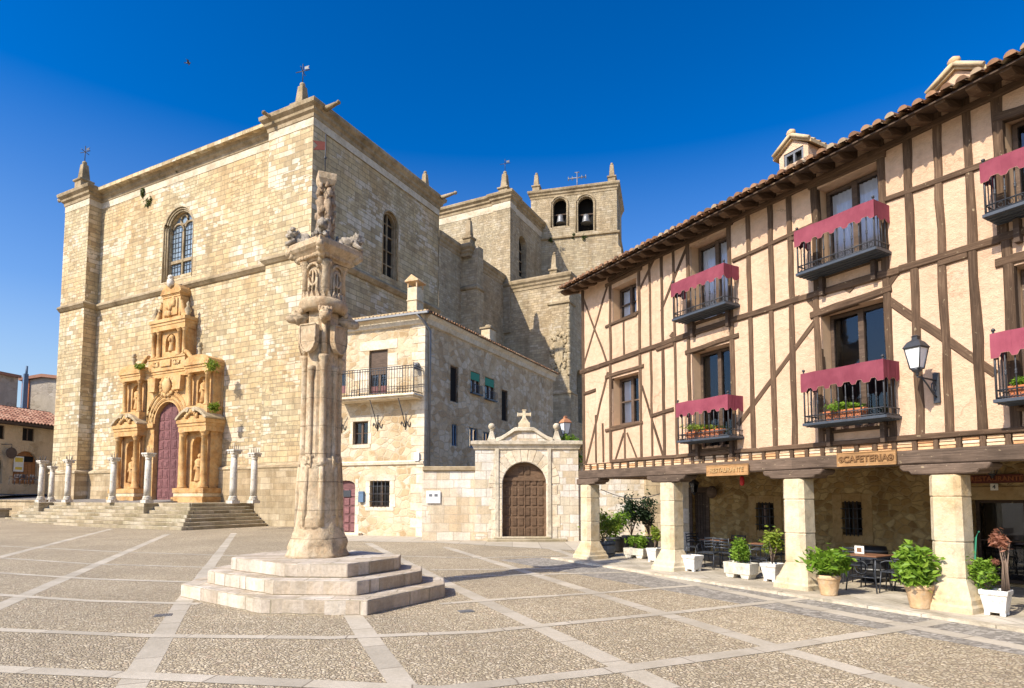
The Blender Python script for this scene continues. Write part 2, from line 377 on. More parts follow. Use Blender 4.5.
def glassmat(name, tint=.35):
    t = NT(name); tr = t.n('ShaderNodeBsdfTransparent'); tr.inputs[0].default_value = (tint, tint, tint * 1.05, 1)
    gl = t.n('ShaderNodeBsdfGlossy'); gl.inputs['Roughness'].default_value = .03; gl.inputs[0].default_value = (.9, .95, 1, 1)
    nz = t.noise(t.obj(), 2.5, 2, .5); bp = t.n('ShaderNodeBump'); t.l(nz, bp.inputs['Height']); bp.inputs['Strength'].default_value = .05; t.l(bp.outputs[0], gl.inputs['Normal'])
    fr = t.n('ShaderNodeFresnel'); fr.inputs[0].default_value = 1.5; f = t.math('ADD', t.math('MULTIPLY', fr.outputs[0], 1.0), .03)
    mx = t.n('ShaderNodeMixShader'); t.l(f, mx.inputs[0]); t.l(tr.outputs[0], mx.inputs[1]); t.l(gl.outputs[0], mx.inputs[2]); t.l(mx.outputs[0], t.out.inputs[0]); return t.m

M = {}
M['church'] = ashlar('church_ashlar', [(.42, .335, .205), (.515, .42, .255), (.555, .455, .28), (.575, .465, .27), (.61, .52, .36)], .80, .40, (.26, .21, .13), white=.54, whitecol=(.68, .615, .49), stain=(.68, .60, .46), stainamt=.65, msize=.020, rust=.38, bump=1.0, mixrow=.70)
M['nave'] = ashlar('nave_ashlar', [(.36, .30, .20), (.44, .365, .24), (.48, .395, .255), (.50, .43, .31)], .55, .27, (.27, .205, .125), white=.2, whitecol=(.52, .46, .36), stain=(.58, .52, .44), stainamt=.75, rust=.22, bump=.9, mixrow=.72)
M['base'] = ashlar('church_plinth', [(.36, .285, .175), (.45, .365, .23), (.52, .43, .29)], .95, .42, (.22, .17, .11), white=.2, stain=(.5, .44, .34), stainamt=.75)
M['trim'] = weathered('cornice_stone', (.33, .25, .15), (.17, .125, .07), (.43, .35, .23), .6, lichen=(.20, .155, .075))
M['trimwhite'] = weathered('pale_band_stone', (.55, .47, .34), (.40, .32, .21), (.62, .55, .43), .7)
M['portal'] = weathered('golden_sandstone', (.54, .325, .13), (.34, .17, .06), (.61, .42, .21), .9, lichen=(.40, .30, .17))
M['portal_grey'] = weathered('grey_capped_sandstone', (.42, .33, .2), (.25, .19, .11), (.5, .42, .3), 1.2, lichen=(.22, .2, .14))
M['granite'] = weathered('pale_granite', (.60, .55, .46), (.44, .39, .30), (.68, .64, .57), 1.5, lichen=(.4, .34, .22))
M['steps'] = ashlar('mossy_step_stone', [(.30, .25, .165), (.42, .36, .25), (.50, .44, .33)], 1.1, .2286, (.2, .17, .1), stain=(.55, .55, .3), stainamt=.7, msize=.01)
M['rollo'] = weathered('golden_limestone', (.60, .455, .285), (.42, .275, .15), (.68, .56, .40), 1.7, lichen=(.34, .28, .18), bump=1.0, joints=.58)
M['rolloworn'] = weathered('worn_carved_limestone', (.50, .36, .23), (.24, .16, .09), (.62, .50, .36), 3.0, lichen=(.2, .16, .11), bump=1.0)
M['rollogrey'] = weathered('grey_limestone', (.46, .39, .30), (.27, .22, .16), (.58, .51, .41), 2.5, lichen=(.2, .18, .13), bump=1.0)
M['rollostep'] = ashlar('pillory_step_stone', [(.48, .41, .32), (.56, .49, .40), (.62, .56, .47)], .62, .26, (.33, .28, .19), stain=(.62, .54, .36), stainamt=.85, msize=.014, rust=.2, bump=1.0)
M['house'] = rubble('house_masonry', [(.40, .28, .15), (.52, .38, .22), (.58, .46, .30), (.64, .54, .39)], 2.1, 2.9, (.52, .42, .28), plaster=.30, plcol=(.60, .48, .31))
M['houseside'] = rubble('house_side_masonry', [(.42, .29, .16), (.54, .39, .23), (.62, .48, .31), (.66, .55, .40)], 2.2, 3.0, (.50, .38, .24), plaster=.22, plcol=(.60, .46, .29), bump=.9)  # house masonry copied lighter and warmer, offsetting the blue shade on this side
M['quoin'] = weathered('pale_dressed_stone', (.64, .54, .39), (.54, .42, .27), (.70, .62, .5), 1.2, island=.14)
M['gate'] = ashlar('pale_gate_ashlar', [(.60, .50, .35), (.64, .56, .42), (.67, .60, .48), (.70, .65, .55)], .58, .40, (.42, .34, .24), white=.8, whitecol=(.74, .70, .62), stain=(.8, .66, .45), stainamt=.4, distort=.09, mixrow=.75)
M['gatetrim'] = weathered('pale_moulding_stone', (.56, .48, .35), (.36, .30, .21), (.66, .59, .47), 1.3, lichen=(.3, .27, .2), island=.12)
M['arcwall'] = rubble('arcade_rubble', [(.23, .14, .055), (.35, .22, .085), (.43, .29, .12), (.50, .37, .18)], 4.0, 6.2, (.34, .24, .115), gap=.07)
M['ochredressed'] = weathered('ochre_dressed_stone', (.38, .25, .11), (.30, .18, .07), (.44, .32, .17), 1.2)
M['post'] = weathered('pillar_limestone', (.60, .49, .32), (.50, .36, .19), (.66, .58, .43), .9, bump=.6, lichen=(.52, .46, .34))
t = NT('cream_plaster', .92, .15); uv = t.uv(); a = t.noise(uv, .7, 5, .6); b = t.noise(uv, 7, 5, .65); f = t.noise(uv, 40, 3, .6)
c = t.ramp(a, [(.3, (.57, .38, .245)), (.55, (.645, .437, .29)), (.75, (.68, .475, .325))]); c = t.mix(1.0, c, t.ramp(b, [(.3, .86), (.7, 1.07)]), 'MULTIPLY')
c = t.mix(1.0, c, t.ramp(t.noise(t.map(uv, (2.2, .16, 1), (1, 2, 0)), 1.1, 5, .7), [(.5, 1.0), (.75, .84)]), 'MULTIPLY')
pm_ = t.ramp(t.noise(t.map(uv, (1, 1, 1), (9, 4, 0)), .55, 3, .5), [(.60, 0.0), (.63, 1.0)]); c = t.mix(t.math('MULTIPLY', pm_, .35), c, (.58, .45, .33))
cv = t.n('ShaderNodeTexVoronoi', feature='DISTANCE_TO_EDGE'); t.l(t.vadd(uv, t.noise(uv, 2, 4, .7, True), .5), cv.inputs['Vector']); cv.inputs['Scale'].default_value = .55
ck = t.math('MULTIPLY', t.ramp(cv.outputs['Distance'], [(.0, 1.0), (.012, 0.0)]), t.ramp(t.noise(uv, .8, 2, .5), [(.5, 0.0), (.56, 1.0)])); c = t.mix(t.math('MULTIPLY', ck, .5), c, (.25, .17, .10))
t.bump(t.math('ADD', b, t.math('MULTIPLY', f, .4)), .75, .05); M['plaster'] = t.color(c)
M['plaster_pink'] = plain('ochre_reveal_plaster', (.62, .42, .25), .9, .15, .1, 5)
M['timber'] = timber('weathered_timber', [(.05, .029, .018), (.105, .064, .038), (.18, .118, .072)])
M['bigbeam'] = timber('old_grey_beam', [(.06, .042, .03), (.12, .083, .058), (.19, .137, .10)])
M['darkwood'] = timber('dark_wood', [(.045, .03, .022), (.075, .05, .035), (.11, .078, .055)])
M['frame'] = timber('window_wood', [(.07, .045, .03), (.105, .07, .048), (.15, .105, .075)], .6)
M['tile'] = islandmat('clay_tile', [(0.0, (.08, .05, .03)), (.35, (.19, .10, .055)), (.7, (.29, .16, .085)), (1.0, (.33, .26, .17))])
M['tile_pale'] = islandmat('pale_clay_tile', [(0.0, (.36, .24, .12)), (.5, (.50, .36, .19)), (1.0, (.52, .42, .27))])
M['tile_red'] = islandmat('red_clay_tile', [(0.0, (.20, .09, .06)), (.5, (.34, .17, .11)), (1.0, (.42, .25, .17))])
M['brick'] = islandmat('thin_brick', [(0.0, (.55, .27, .12)), (.4, (.62, .40, .22)), (.7, (.68, .55, .38)), (1.0, (.60, .34, .17))], .9)
M['iron'] = plain('wrought_iron', (.035, .037, .042), .5, .5, .3, 20)
M['ironblue'] = plain('painted_grey_iron', (.05, .06, .075), .5, .5, .2, 10)
t = NT('maroon_cloth', .9, .1); ob = t.obj(); c = t.ramp(t.noise(ob, 2.2, 4, .6), [(.3, (.20, .045, .065)), (.7, (.29, .075, .10))]); c = t.mix(1.0, c, t.ramp(t.n('ShaderNodeObjectInfo').outputs['Random'], [(0.0, .84), (1.0, 1.16)]), 'MULTIPLY')
wv_ = t.noise(t.map(ob, (7, 7, .6)), 2.0, 3, .6); t.bump(wv_, .6, .03); M['cloth'] = t.color(c)
M['fringe'] = plain('pink_trim', (.45, .25, .2), .9, .1)
M['glass'] = glassmat('window_glass', .8)
M['curtain'] = plain('white_curtain', (.78, .78, .76), .9, .1, .05, 3)
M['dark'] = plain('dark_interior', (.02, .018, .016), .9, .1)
M['leadglass'] = plain('leaded_blue_grey_glass', (.20, .255, .30), .12, .6, .35, 1.2, bump=.15)
M['doorred'] = timber('maroon_door_paint', [(.13, .055, .055), (.19, .085, .082), (.25, .12, .112)], .55)
M['doorwood'] = timber('brown_door_wood', [(.07, .042, .025), (.135, .082, .048), (.20, .13, .08)], .7)
M['orangewood'] = timber('orange_door_wood', [(.22, .09, .03), (.32, .14, .05), (.4, .19, .07)], .6)
M['signwood'] = timber('carved_sign_wood', [(.25, .13, .05), (.34, .19, .08), (.42, .25, .11)], .6)
M['signcut'] = plain('carved_letter_brown', (.17, .085, .03), .7)
M['signlight'] = plain('worn_letter_tan', (.42, .27, .12), .7)
M['signred'] = timber('dark_red_board', [(.09, .022, .015), (.13, .035, .022), (.17, .05, .03)], .5)
M['signletter'] = plain('dull_orange_letter', (.30, .10, .03), .6)
M['white'] = weathered('white_pot_paint', (.72, .69, .63), (.58, .52, .43), (.76, .74, .69), 2.2, .6, .15, lichen=(.46, .40, .31))
M['terracotta'] = weathered('pale_terracotta', (.58, .39, .21), (.45, .28, .14), (.66, .50, .32), 2.2, .85, .3, lichen=(.50, .42, .30))
M['terracotta_red'] = plain('red_terracotta', (.5, .17, .07), .85, .2, .12, 7)
M['troughstone'] = weathered('trough_stone', (.60, .55, .44), (.45, .40, .3), (.68, .63, .53), 2)
M['barrel'] = plain('grey_barrel_wood', (.15, .16, .17), .8, .2, .25, 8)
M['blackpot'] = plain('black_plastic', (.025, .025, .027), .5)
M['soil'] = plain('potting_soil', (.045, .03, .02), 1)
M['chair'] = plain('dark_chair_metal', (.035, .04, .05), .4, .5, .2, 15)
M['navy'] = plain('navy_cushion', (.02, .045, .12), .8, .2)
M['tabletop'] = plain('orange_brown_tabletop', (.20, .095, .05), .5)
M['paper'] = plain('menu_paper', (.75, .70, .6), .8)
M['lampglass'] = plain('milky_lamp_glass', (.78, .79, .78), .35, .4, .03)
M['copper'] = plain('copper_hood', (.42, .19, .09), .5, .5, .2)
M['rustred'] = plain('rusty_red_vane', (.11, .02, .012), .8)
M['redpaint'] = plain('red_paint', (.45, .02, .02), .5)
M['green'] = plain('green_paint', (.03, .22, .13), .7)
M['bluepaint'] = plain('blue_grey_paint', (.10, .16, .24), .6)
M['zinc'] = plain('zinc_pipe', (.20, .20, .20), .5, .5, .15, 5, .5)
M['plastic'] = plain('white_box_plastic', (.72, .72, .70), .5)
M['yellow'] = plain('yellow_print', (.7, .5, .06), .6)
M['leafA'] = leafmat('bright_leaf', (.085, .17, .012), (.17, .30, .022), (.27, .41, .045))
M['leafB'] = leafmat('yellow_green_leaf', (.10, .17, .015), (.21, .28, .025), (.32, .37, .05))
M['leafC'] = leafmat('dark_leaf', (.012, .028, .012), (.025, .05, .02), (.05, .085, .03))
M['leafD'] = leafmat('dead_brown_leaf', (.20, .07, .035), (.34, .14, .08), (.45, .22, .14))
M['leafM'] = leafmat('wall_weed_leaf', (.05, .07, .018), (.08, .11, .025), (.13, .14, .04))
M['stem'] = plain('grey_stem', (.2, .14, .10), .9)
M['red'] = leafmat('red_flower', (.45, .02, .01), (.6, .05, .02), (.7, .12, .03))
M['backgrey'] = rubble('grey_house_wall', [(.34, .29, .22), (.44, .38, .30), (.52, .46, .37)], 1.6, 2.4, (.45, .39, .31), plaster=.6, plcol=(.48, .42, .33))
M['backochre'] = rubble('ochre_house_wall', [(.48, .34, .19), (.58, .43, .26), (.64, .49, .31)], 1.3, 1.9, (.56, .42, .26), plaster=.6, plcol=(.62, .45, .27))

# cobbles
t = NT('cobbles', .8, .3); uv = t.uv()
v = t.vadd(uv, t.noise(uv, 3, 2, .5, True), .10); v = t.map(v, (21, 25, 1))
vo = t.n('ShaderNodeTexVoronoi', feature='F1'); t.l(v, vo.inputs['Vector']); vo.inputs['Scale'].default_value = 1
ve = t.n('ShaderNodeTexVoronoi', feature='DISTANCE_TO_EDGE'); t.l(v, ve.inputs['Vector']); ve.inputs['Scale'].default_value = 1
sc = t.n('ShaderNodeSeparateColor'); t.l(vo.outputs['Color'], sc.inputs[0])
c = t.ramp(sc.outputs[0], [(0.0, (.31, .25, .155)), (.2, (.50, .405, .255)), (.6, (.60, .50, .325)), (.85, (.69, .59, .42)), (1.0, (.53, .39, .25))])
c = t.mix(1.0, c, t.ramp(t.noise(uv, .35, 5, .6), [(.3, .80), (.7, 1.14)]), 'MULTIPLY'); c = t.mix(1.0, c, t.ramp(t.noise(t.map(uv, (1, 1, 1), (17, 3, 0)), .11, 5, .65), [(.35, .84), (.65, 1.08)]), 'MULTIPLY'); c = t.mix(t.math('MULTIPLY', t.ramp(t.noise(t.map(uv, (1, 1, 1), (2, 31, 0)), 1.4, 4, .7), [(.64, 0.0), (.74, 1.0)]), .5), c, (.16, .14, .10))
c = t.mix(1.0, c, t.ramp(t.noise(uv, 30, 3, .6), [(.2, .85), (.8, 1.12)]), 'MULTIPLY')
e = t.ramp(ve.outputs['Distance'], [(.03, 1.0), (.20, 0.0)]); c = t.mix(t.math('MULTIPLY', e, .85), c, (.20, .155, .105))
dome = t.ramp(ve.outputs['Distance'], [(0.0, 0.0), (.12, .55), (.4, 1.0)])
t.bump(dome, .8, .018); M['cobble'] = t.color(c)
def cobble_grey():
    t = NT('grey_cobbles', .8, .3); uv = t.uv(); v = t.map(t.vadd(uv, t.noise(uv, 3, 2, .5, True), .1), (11, 14, 1))
    vo = t.n('ShaderNodeTexVoronoi', feature='F1'); t.l(v, vo.inputs['Vector']); vo.inputs['Scale'].default_value = 1
    ve = t.n('ShaderNodeTexVoronoi', feature='DISTANCE_TO_EDGE'); t.l(v, ve.inputs['Vector']); ve.inputs['Scale'].default_value = 1
    sc = t.n('ShaderNodeSeparateColor'); t.l(vo.outputs['Color'], sc.inputs[0])
    c = t.ramp(sc.outputs[0], [(0.0, (.17, .15, .125)), (.5, (.30, .275, .23)), (1.0, (.42, .38, .32))])
    c = t.mix(t.math('MULTIPLY', t.ramp(ve.outputs['Distance'], [(.02, 1.0), (.16, 0.0)]), .7), c, (.16, .14, .11))
    t.bump(ve.outputs['Distance'], .7, .02); return t.color(c)
M['cobblegrey'] = cobble_grey()
t = NT('paving_strip_stone', .85, .25); uv = t.uv(); c = t.ramp(t.noise(uv, .9, 6, .7), [(.3, (.36, .31, .23)), (.5, (.44, .385, .295)), (.7, (.50, .44, .35))])
c = t.mix(1.0, c, t.ramp(t.noise(uv, 18, 4, .7), [(.25, .84), (.75, 1.12)]), 'MULTIPLY'); sx = t.n('ShaderNodeSeparateXYZ'); t.l(uv, sx.inputs[0]); fr_ = t.math('FRACT', t.math('DIVIDE', sx.outputs[0], 1.15)); jt = t.math('LESS_THAN', fr_, .018)
cell = t.n('ShaderNodeTexWhiteNoise', noise_dimensions='1D'); t.l(t.math('FLOOR', t.math('DIVIDE', sx.outputs[0], 1.15)), cell.inputs['W'])
c = t.mix(1.0, c, t.ramp(cell.outputs['Value'], [(0.0, .86), (1.0, 1.1)]), 'MULTIPLY'); c = t.mix(t.math('MULTIPLY', jt, .75), c, (.14, .11, .08))
t.bump(t.noise(uv, 25, 4, .7), .3, .01); M['strip'] = t.color(c)
M['flag'] = ashlar('flagstones', [(.42, .37, .28), (.50, .44, .34), (.55, .49, .39)], 1.2, .6, (.28, .24, .17), msize=.015, rust=.1, bump=.3)
M['street'] = plain('grey_street', (.22, .20, .175), .9, .2, .2, .6)

# ================================================================== GROUND
def sstep(a, b, x): 
    k = max(0.0, min(1.0, (x - a) / (b - a))); return k * k * (3 - 2 * k)
def gz(x, y): return 0.55 * sstep(-22, -42, x) * sstep(38, 52, y)
mb = MB()
xs = [-600, -200, -100] + [-60 + 2.5 * i for i in range(37)] + [60, 100, 200, 600]
ys = [-300, -100, -30, 0] + [6 + 3 * i for i in range(22)] + [90, 150, 300, 900]
mb.grid([[Vector((x, y, gz(x, y))) for x in xs] for y in ys], smooth=True)
structure(mb, 'plaza_ground', M['cobble'])

mb = MB()
def strip(px, width=.30, lift=.005):
    pts = [gp(*p) for p in px]; fine = [pts[0]]
    for a, b in zip(pts, pts[1:]):
        n = max(1, int((b - a).length / 1.2)); fine += [a + (b - a) * (k / n) for k in range(1, n + 1)]
    L = 0; rows = []; uvs = []; sd = random.random() * 30
    for i, p in enumerate(fine):
        d = (fine[min(i + 1, len(fine) - 1)] - fine[max(i - 1, 0)]).normalized(); n = Vector((-d.y, d.x, 0))
        if i: L += (p - fine[i - 1]).length
        ww = width / 2 * (1 + .06 * math.sin(i * 1.7)); rows.append((p + n * ww, p - n * ww)); uvs.append(L)
    for i in range(len(rows) - 1):
        q = [rows[i][0], rows[i][1], rows[i + 1][1], rows[i + 1][0]]
        mb.face([Vector((v.x, v.y, gz(v.x, v.y) + lift)) for v in q], [(uvs[i] + sd, 0), (uvs[i] + sd, width), (uvs[i + 1] + sd, width), (uvs[i + 1] + sd, 0)])
def ext(a, b, k):  # extend a line on the photo
    return (a[0] + (b[0] - a[0]) * k, a[1] + (b[1] - a[1]) * k)
for l in ([(111, 529), (0, 557), (-300, 632)], [(168, 534), (0, 606), (-120, 657)], [(234, 533), (185, 600), (133, 684), (95, 745)],
          [(352, 614), (377, 650), (405, 688), (440, 738)], [(368, 543), (450, 585), (560, 637), (640, 675), (760, 732)],
          [(445, 547), (530, 573), (617, 600), (792, 652), (1000, 712), (1150, 760)]):
    strip(l, .30, .002)
strip([(540, 545), (600, 564), (727, 591), (850, 615), (1024, 648), (1150, 672)], .34, .004)
for l in ([(-200, 660), (440, 690), (600, 672), (762, 650), (905, 628), (1000, 611)],
          [(-120, 620), (0, 630), (150, 636), (330, 638), (480, 632), (560, 624), (662, 614), (812, 598)],
          [(-60, 590), (0, 595), (90, 601), (200, 604)], [(440, 604), (520, 598), (600, 593), (702, 585)],
          [(-60, 569), (0, 573), (90, 579), (215, 583)], [(455, 577), (560, 574), (640, 572)],
          [(-40, 556), (0, 558), (90, 564), (225, 568)], [(0, 546), (120, 552), (240, 556)], [(430, 570), (540, 569), (600, 566)], [(395, 556), (470, 558), (560, 556)]):
    strip(l, .20 if l[0][0] > -150 else .26, .006)
structure(mb, 'paving_strips', M['strip'])
# pale pavement before the small house and the gate, grey cobble lane along the arcade
mb = MB(); q = [gp(335, 541), gp(440, 543), gp(598, 552), gp(600, 541), gp(470, 538), gp(420, 536), gp(335, 530)]
mb.face([v + Vector((0, 0, .008)) for v in q][::1]); structure(mb, 'house_pavement', M['strip'])

# ================================================================== CHURCH
C0 = gp(304, 527)
CF = Fr(C0, -vdir(-693)); CS = CF.sub(0, 0, 0, 1)      # CS: x runs back along the side wall, faces right
church = thing('church', 'massive sandstone church with golden portal, tall arched windows and square bell tower', 'church', CF.p(-15, 8, 0))
W, H, D = 31.0, 29.3, 15.7
ZS = 18.75
rec = .75; xb = CF.at(88, 505, rec)[0]
# left buttress depth from its visible side face
pb = -CF.side(74.5, 505, xb)[0]

W = -CF.at(50, 505, -pb)[0]
mb = MB()
wl, wr, wzb, wzt = CF.at(162.5, 250, rec)[0], CF.at(193, 250, rec)[0], CF.at(178, 279, rec)[1], CF.at(182, 205, rec)[1]
win = arch(wl, wr, wzb, wzt - (wr - wl) / 2, 12)
mb.wall(CF, [(-W, -1), (-4.35, -1), (-4.35, H), (-W, H)], [win], y=rec, reveal=.34)
inner = arch(wl + .42, wr - .42, wzb + .5, wzt - (wr - wl) / 2, 12)
mb.wall(CF, win, [inner], y=rec + .34, reveal=.5)
mb.box(CF, -4.35, 0, 0, 1.2, -1, H)
mb.box(CF, -W, xb, -pb, rec + .5, -1, H)
sw = CF.side(384, 206)[0], CF.side(397, 280)[0]
s0, s1 = 7.75, 9.75; szb, szt = 19.9, 25.5
swin = arch(s0, s1, szb, szt - 1, 12)
mb.wall(CS, [(1.2, -1), (D, -1), (D, H), (1.2, H)], [swin], y=.06, reveal=.6)
mb.wall(CF.sub(0, D, 0, 2), rect(0, W, -1, H), []); mb.wall(CF.sub(-W, D, 0, 3), rect(0, D, -1, H), [])
mb.box(CF, -W, 0, 0, D, H, H + .3)
mb.build('wall', M['church'], church)
# plinth course, string courses
path = [(-W, -pb), (xb, -pb), (xb, rec), (-4.35, rec), (-4.35, 0), (0, 0), (0, D)]
mb = MB(); mb.sweep(CF, path, [(0.003, -1), (.22, -1), (.22, 3.95), (.30, 4.05), (.26, 4.2), (.003, 4.35)]); mb.build('plinth', M['base'], church)
mb = MB(); mb.sweep(CF, path, [(0, ZS - .1), (.1, ZS - .05), (.24, ZS + .12), (.30, ZS + .18), (.30, ZS + .32), (.02, ZS + .55)]); mb.build('string_course', M['trim'], church)
mb = MB(); mb.sweep(CF, path, [(.003, H - 1.3), (.03, H - 1.3), (.03, H - .72), (.003, H - .72)]); mb.build('pale_band', M['trimwhite'], church)
cpath = [(-W, D), (-W, -pb), (xb + .05, -pb), (xb + .05, rec), (-4.4, rec), (-4.4, 0), (0, 0), (0, D), (-2, D)]
CORN = [(0, -.75), (.08, -.7), (.10, -.45), (.26, -.3), (.28, -.12), (.50, .08), (.54, .32), (.48, .4), (0, .6)]
mb = MB(); mb.sweep(CF, cpath, [(o, H + z) for o, z in CORN]); mb.build('cornice', M['trim'], church)

def obelisk(c, s, h, vane=False, fr=CF, mat='trim'):
    a = math.atan2(fr.ex.y, fr.ex.x) + math.pi / 4; k = s * .707
    b = MB(); b.lathe(c, [(k * 1.0, 0), (k * 1.0, h * .22), (k * 1.25, h * .24), (k * 1.25, h * .30), (k * .8, h * .33), (k * .72, h * .36), (k * .48, h * .88), (k * .26, h * .9)], 4, a, smooth=False)
    b.blob(Vector(c) + Vector((0, 0, h * .95)), s * .2, 3, .1)
    o = b.build('pinnacle', M[mat], church, .03)
    if vane:
        b = MB(); t0 = Vector(c) + Vector((0, 0, h)); b.tube([t0, t0 + Vector((0, 0, 1.5))], .035, 6); z = t0 + Vector((0, 0, .95))
        e = vdir(700).cross(Vector((0, 0, 1))).normalized()
        b.tube([z - e * .6, z + e * .6], .03); b.tube([z + Vector((0, .5, 0)), z - Vector((0, .5, 0))], .03)
        p = [z + e * .15 + Vector((0, 0, .1)), z + e * .55 + Vector((0, 0, .08)), z + e * .45 + Vector((0, 0, .2)), z + e * .55 + Vector((0, 0, .32)), z + e * .15 + Vector((0, 0, .3))]
        b.loft([[v + Vector((0, -.02, 0)) for v in p], [v + Vector((0, .02, 0)) for v in p]])
        b.build('weathervane', M['iron'], o)
obelisk(CF.p(-2.2, 1.0, H + .55), 1.0, 2.5, True)
obelisk(CF.p(-W + 2.3, -.1, H + .55), 1.0, 2.6, True)
obelisk(CF.p(-.9, D - 1.0, H + .5), .8, 2.2)
# gargoyles
def gargoyle(a, d, L=1.5):
    b = MB(); a = Vector(a); d = Vector(d).normalized(); b.tube([a, a + d * L * .5 + Vector((0, 0, .05)), a + d * L + Vector((0, 0, .12))], [.2, .16, .11], 8); b.blob(a + d * L + Vector((0, 0, .12)), .16, int(a.x * 9), .4)
    b.build('gargoyle', M['trim'], church)
gargoyle(CF.p(-3.6, .2, H + .1), -CF.ey + -CF.ex * .3, 1.15); gargoyle(CF.p(.5, .6, H + .05), CF.ex, 1.2)
gargoyle(CF.p(-W, -pb, H + .05), -CF.ex, 1.1); gargoyle(CF.p(.6, D - .5, H + .1), CF.ex, 1.5)
# great window: splayed mouldings, mullion, glass
cw = (wl + wr) / 2; rin = (wr - wl) / 2 - .42; zs = wzt - (wr - wl) / 2
wo_ = MB()
for k, off in enumerate((.0, .14, .27)):
    r = (wr - wl) / 2 - .06 - off; y = rec + .04 + k * .10
    pts = [CF.p(cw - r, y, wzb)] + [CF.p(cw - r * math.cos(math.pi * i / 14), y, zs + r * math.sin(math.pi * i / 14)) for i in range(15)] + [CF.p(cw + r, y, wzb)]
    wo_.tube(pts, .075, 6)
wo = wo_.build('window_moulding', M['portal_grey'], church)
yb = rec + .44
b = MB(); b.box(CF, cw - .1, cw + .1, yb, yb + .22, wzb + .5, zs); b.box(CF, cw - rin, cw + rin, yb + .01, yb + .21, 21.35, 21.6)
for sx in (-1, 1):
    r = rin / 2; c = cw + sx * rin / 2
    b.tube([CF.p(c - r * math.cos(math.pi * i / 10), yb + .1, zs + r * math.sin(math.pi * i / 10)) for i in range(11)], .09, 6)
b.tube([CF.p(cw + .42 * math.cos(i * math.pi / 8), yb + .1, zs + rin * .66 + .42 * math.sin(i * math.pi / 8)) for i in range(17)], .1, 6)
b.build('mullion', M['trim'], church)
b = MB(); b.wall(CF, arch(cw - rin - .05, cw + rin + .05, wzb + .45, zs, 14), y=yb + .16); g = b.build('window_pane', M['leadglass'], church)
b = MB()
for i in range(1, 12):
    z = wzb + .5 + i * .42
    if z < zs + .6: b.box(CF, cw - rin, cw + rin, yb + .12, yb + .15, z, z + .035)
for i in (-3, -2, -1, 1, 2, 3): b.box(CF, cw + i * rin / 4 - .015, cw + i * rin / 4 + .015, yb + .121, yb + .151, wzb + .5, zs + .9)
b.build('lead_bars', M['iron'], church)
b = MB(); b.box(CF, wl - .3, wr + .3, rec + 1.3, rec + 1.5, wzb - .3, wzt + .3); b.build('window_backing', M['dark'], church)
# side window
b = MB(); b.wall(CS, swin, [arch(s0 + .25, s1 - .25, szb + .1, szt - 1, 10)], y=.3, reveal=.3); b.tube([CS.p(s0 + .02, .1, szb)] + [CS.p((s0 + s1) / 2 - .98 * math.cos(math.pi * i / 12), .1, szt - 1 + .98 * math.sin(math.pi * i / 12)) for i in range(13)] + [CS.p(s1 - .02, .1, szb)], .08); b.build('window_moulding', M['trim'], church)
b = MB(); b.box(CS, (s0 + s1) / 2 - .07, (s0 + s1) / 2 + .07, .45, .6, szb, szt)
for z in (21, 22.2, 23.4, 24.4): b.box(CS, s0, s1, .46, .59, z, z + .07)
b.build('mullion', M['trim'], church)
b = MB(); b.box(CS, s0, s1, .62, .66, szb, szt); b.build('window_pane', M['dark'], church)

# ---- nave chapels, transept, bell tower
V3 = 28.6; ZC = 26.1
mb = MB(); mb.wall(CS, rect(D, V3, -1, ZC), y=-.02); mb.box(CF, -8, 0.0, D, V3, ZC - .4, ZC - .05)
bx = 1.75
mb.box(CF, -1.4, bx, 19.6, 20.9, -1, 22.3)
mb.prism(CF.sub(0, 0, 0, 1), [(19.6, 22.3), (20.9, 22.3), (20.9, 26.4), (19.9, 26.4)], -bx, 1.2)   # sloped head of the buttress
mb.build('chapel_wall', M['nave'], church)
mb = MB(); mb.sweep(CF, [(0.02, D), (.02, 19.4), (bx * .6, 19.4), (bx * .6, 21), (.02, 21), (.02, V3)], [(o * .7, ZC + z) for o, z in CORN]); mb.sweep(CF, [(-1.4, 19.6), (bx, 19.6), (bx, 20.9), (0, 20.9)], [(0, 22.0), (.16, 22.1), (.16, 22.3), (0, 22.5)]); mb.build('cornice', M['trim'], church)
obelisk(CF.p(.55, 20.2, ZC + .5), .85, 3.0)
x3 = .7; H3 = 35.6
mb = MB()
tw = arch(30.9, 32.9, 27.2, 31.2, 10)
mb.wall(CF, rect(-12, x3, 20, H3), y=V3); mb.wall(CF.sub(x3, 0, 0, 1), rect(V3, 38.5, 20, H3), [tw], y=0, reveal=.7)
mb.box(CF, -12, x3, V3, 38.5, H3, H3 + .3); mb.wall(CF.sub(-12, 0, 0, 3), rect(-38.5, -V3, 20, H3)); mb.wall(CF.sub(0, 38.5, 0, 2), rect(-x3, 12, 10, H3))
mb.box(CF, -1.35, x3 + .18, V3 - .2, V3 + 1.3, 20, H3)
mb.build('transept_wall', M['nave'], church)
mb = MB(); mb.sweep(CF, [(-12, V3), (-1.35, V3), (-1.35, V3 - .2), (x3 + .18, V3 - .2), (x3 + .18, V3 + 1.3), (x3, V3 + 1.3), (x3, 38.5)], [(o, H3 + z) for o, z in CORN]); mb.build('cornice', M['trim'], church)
mb = MB(); mb.sweep(CF, [(-12, V3), (-1.35, V3), (-1.35, V3 - .2), (x3 + .18, V3 - .2), (x3 + .18, V3 + 1.3), (x3, V3 + 1.3), (x3, 38.5)], [(0, H3 - 1.5), (.03, H3 - 1.5), (.03, H3 - .72), (0, H3 - .72)]); mb.build('pale_band', M['trimwhite'], church)
obelisk(CF.p(-.3, V3 + .8, H3 + .5), 1.1, 2.9, True)
TS = CF.sub(x3, 0, 0, 1)
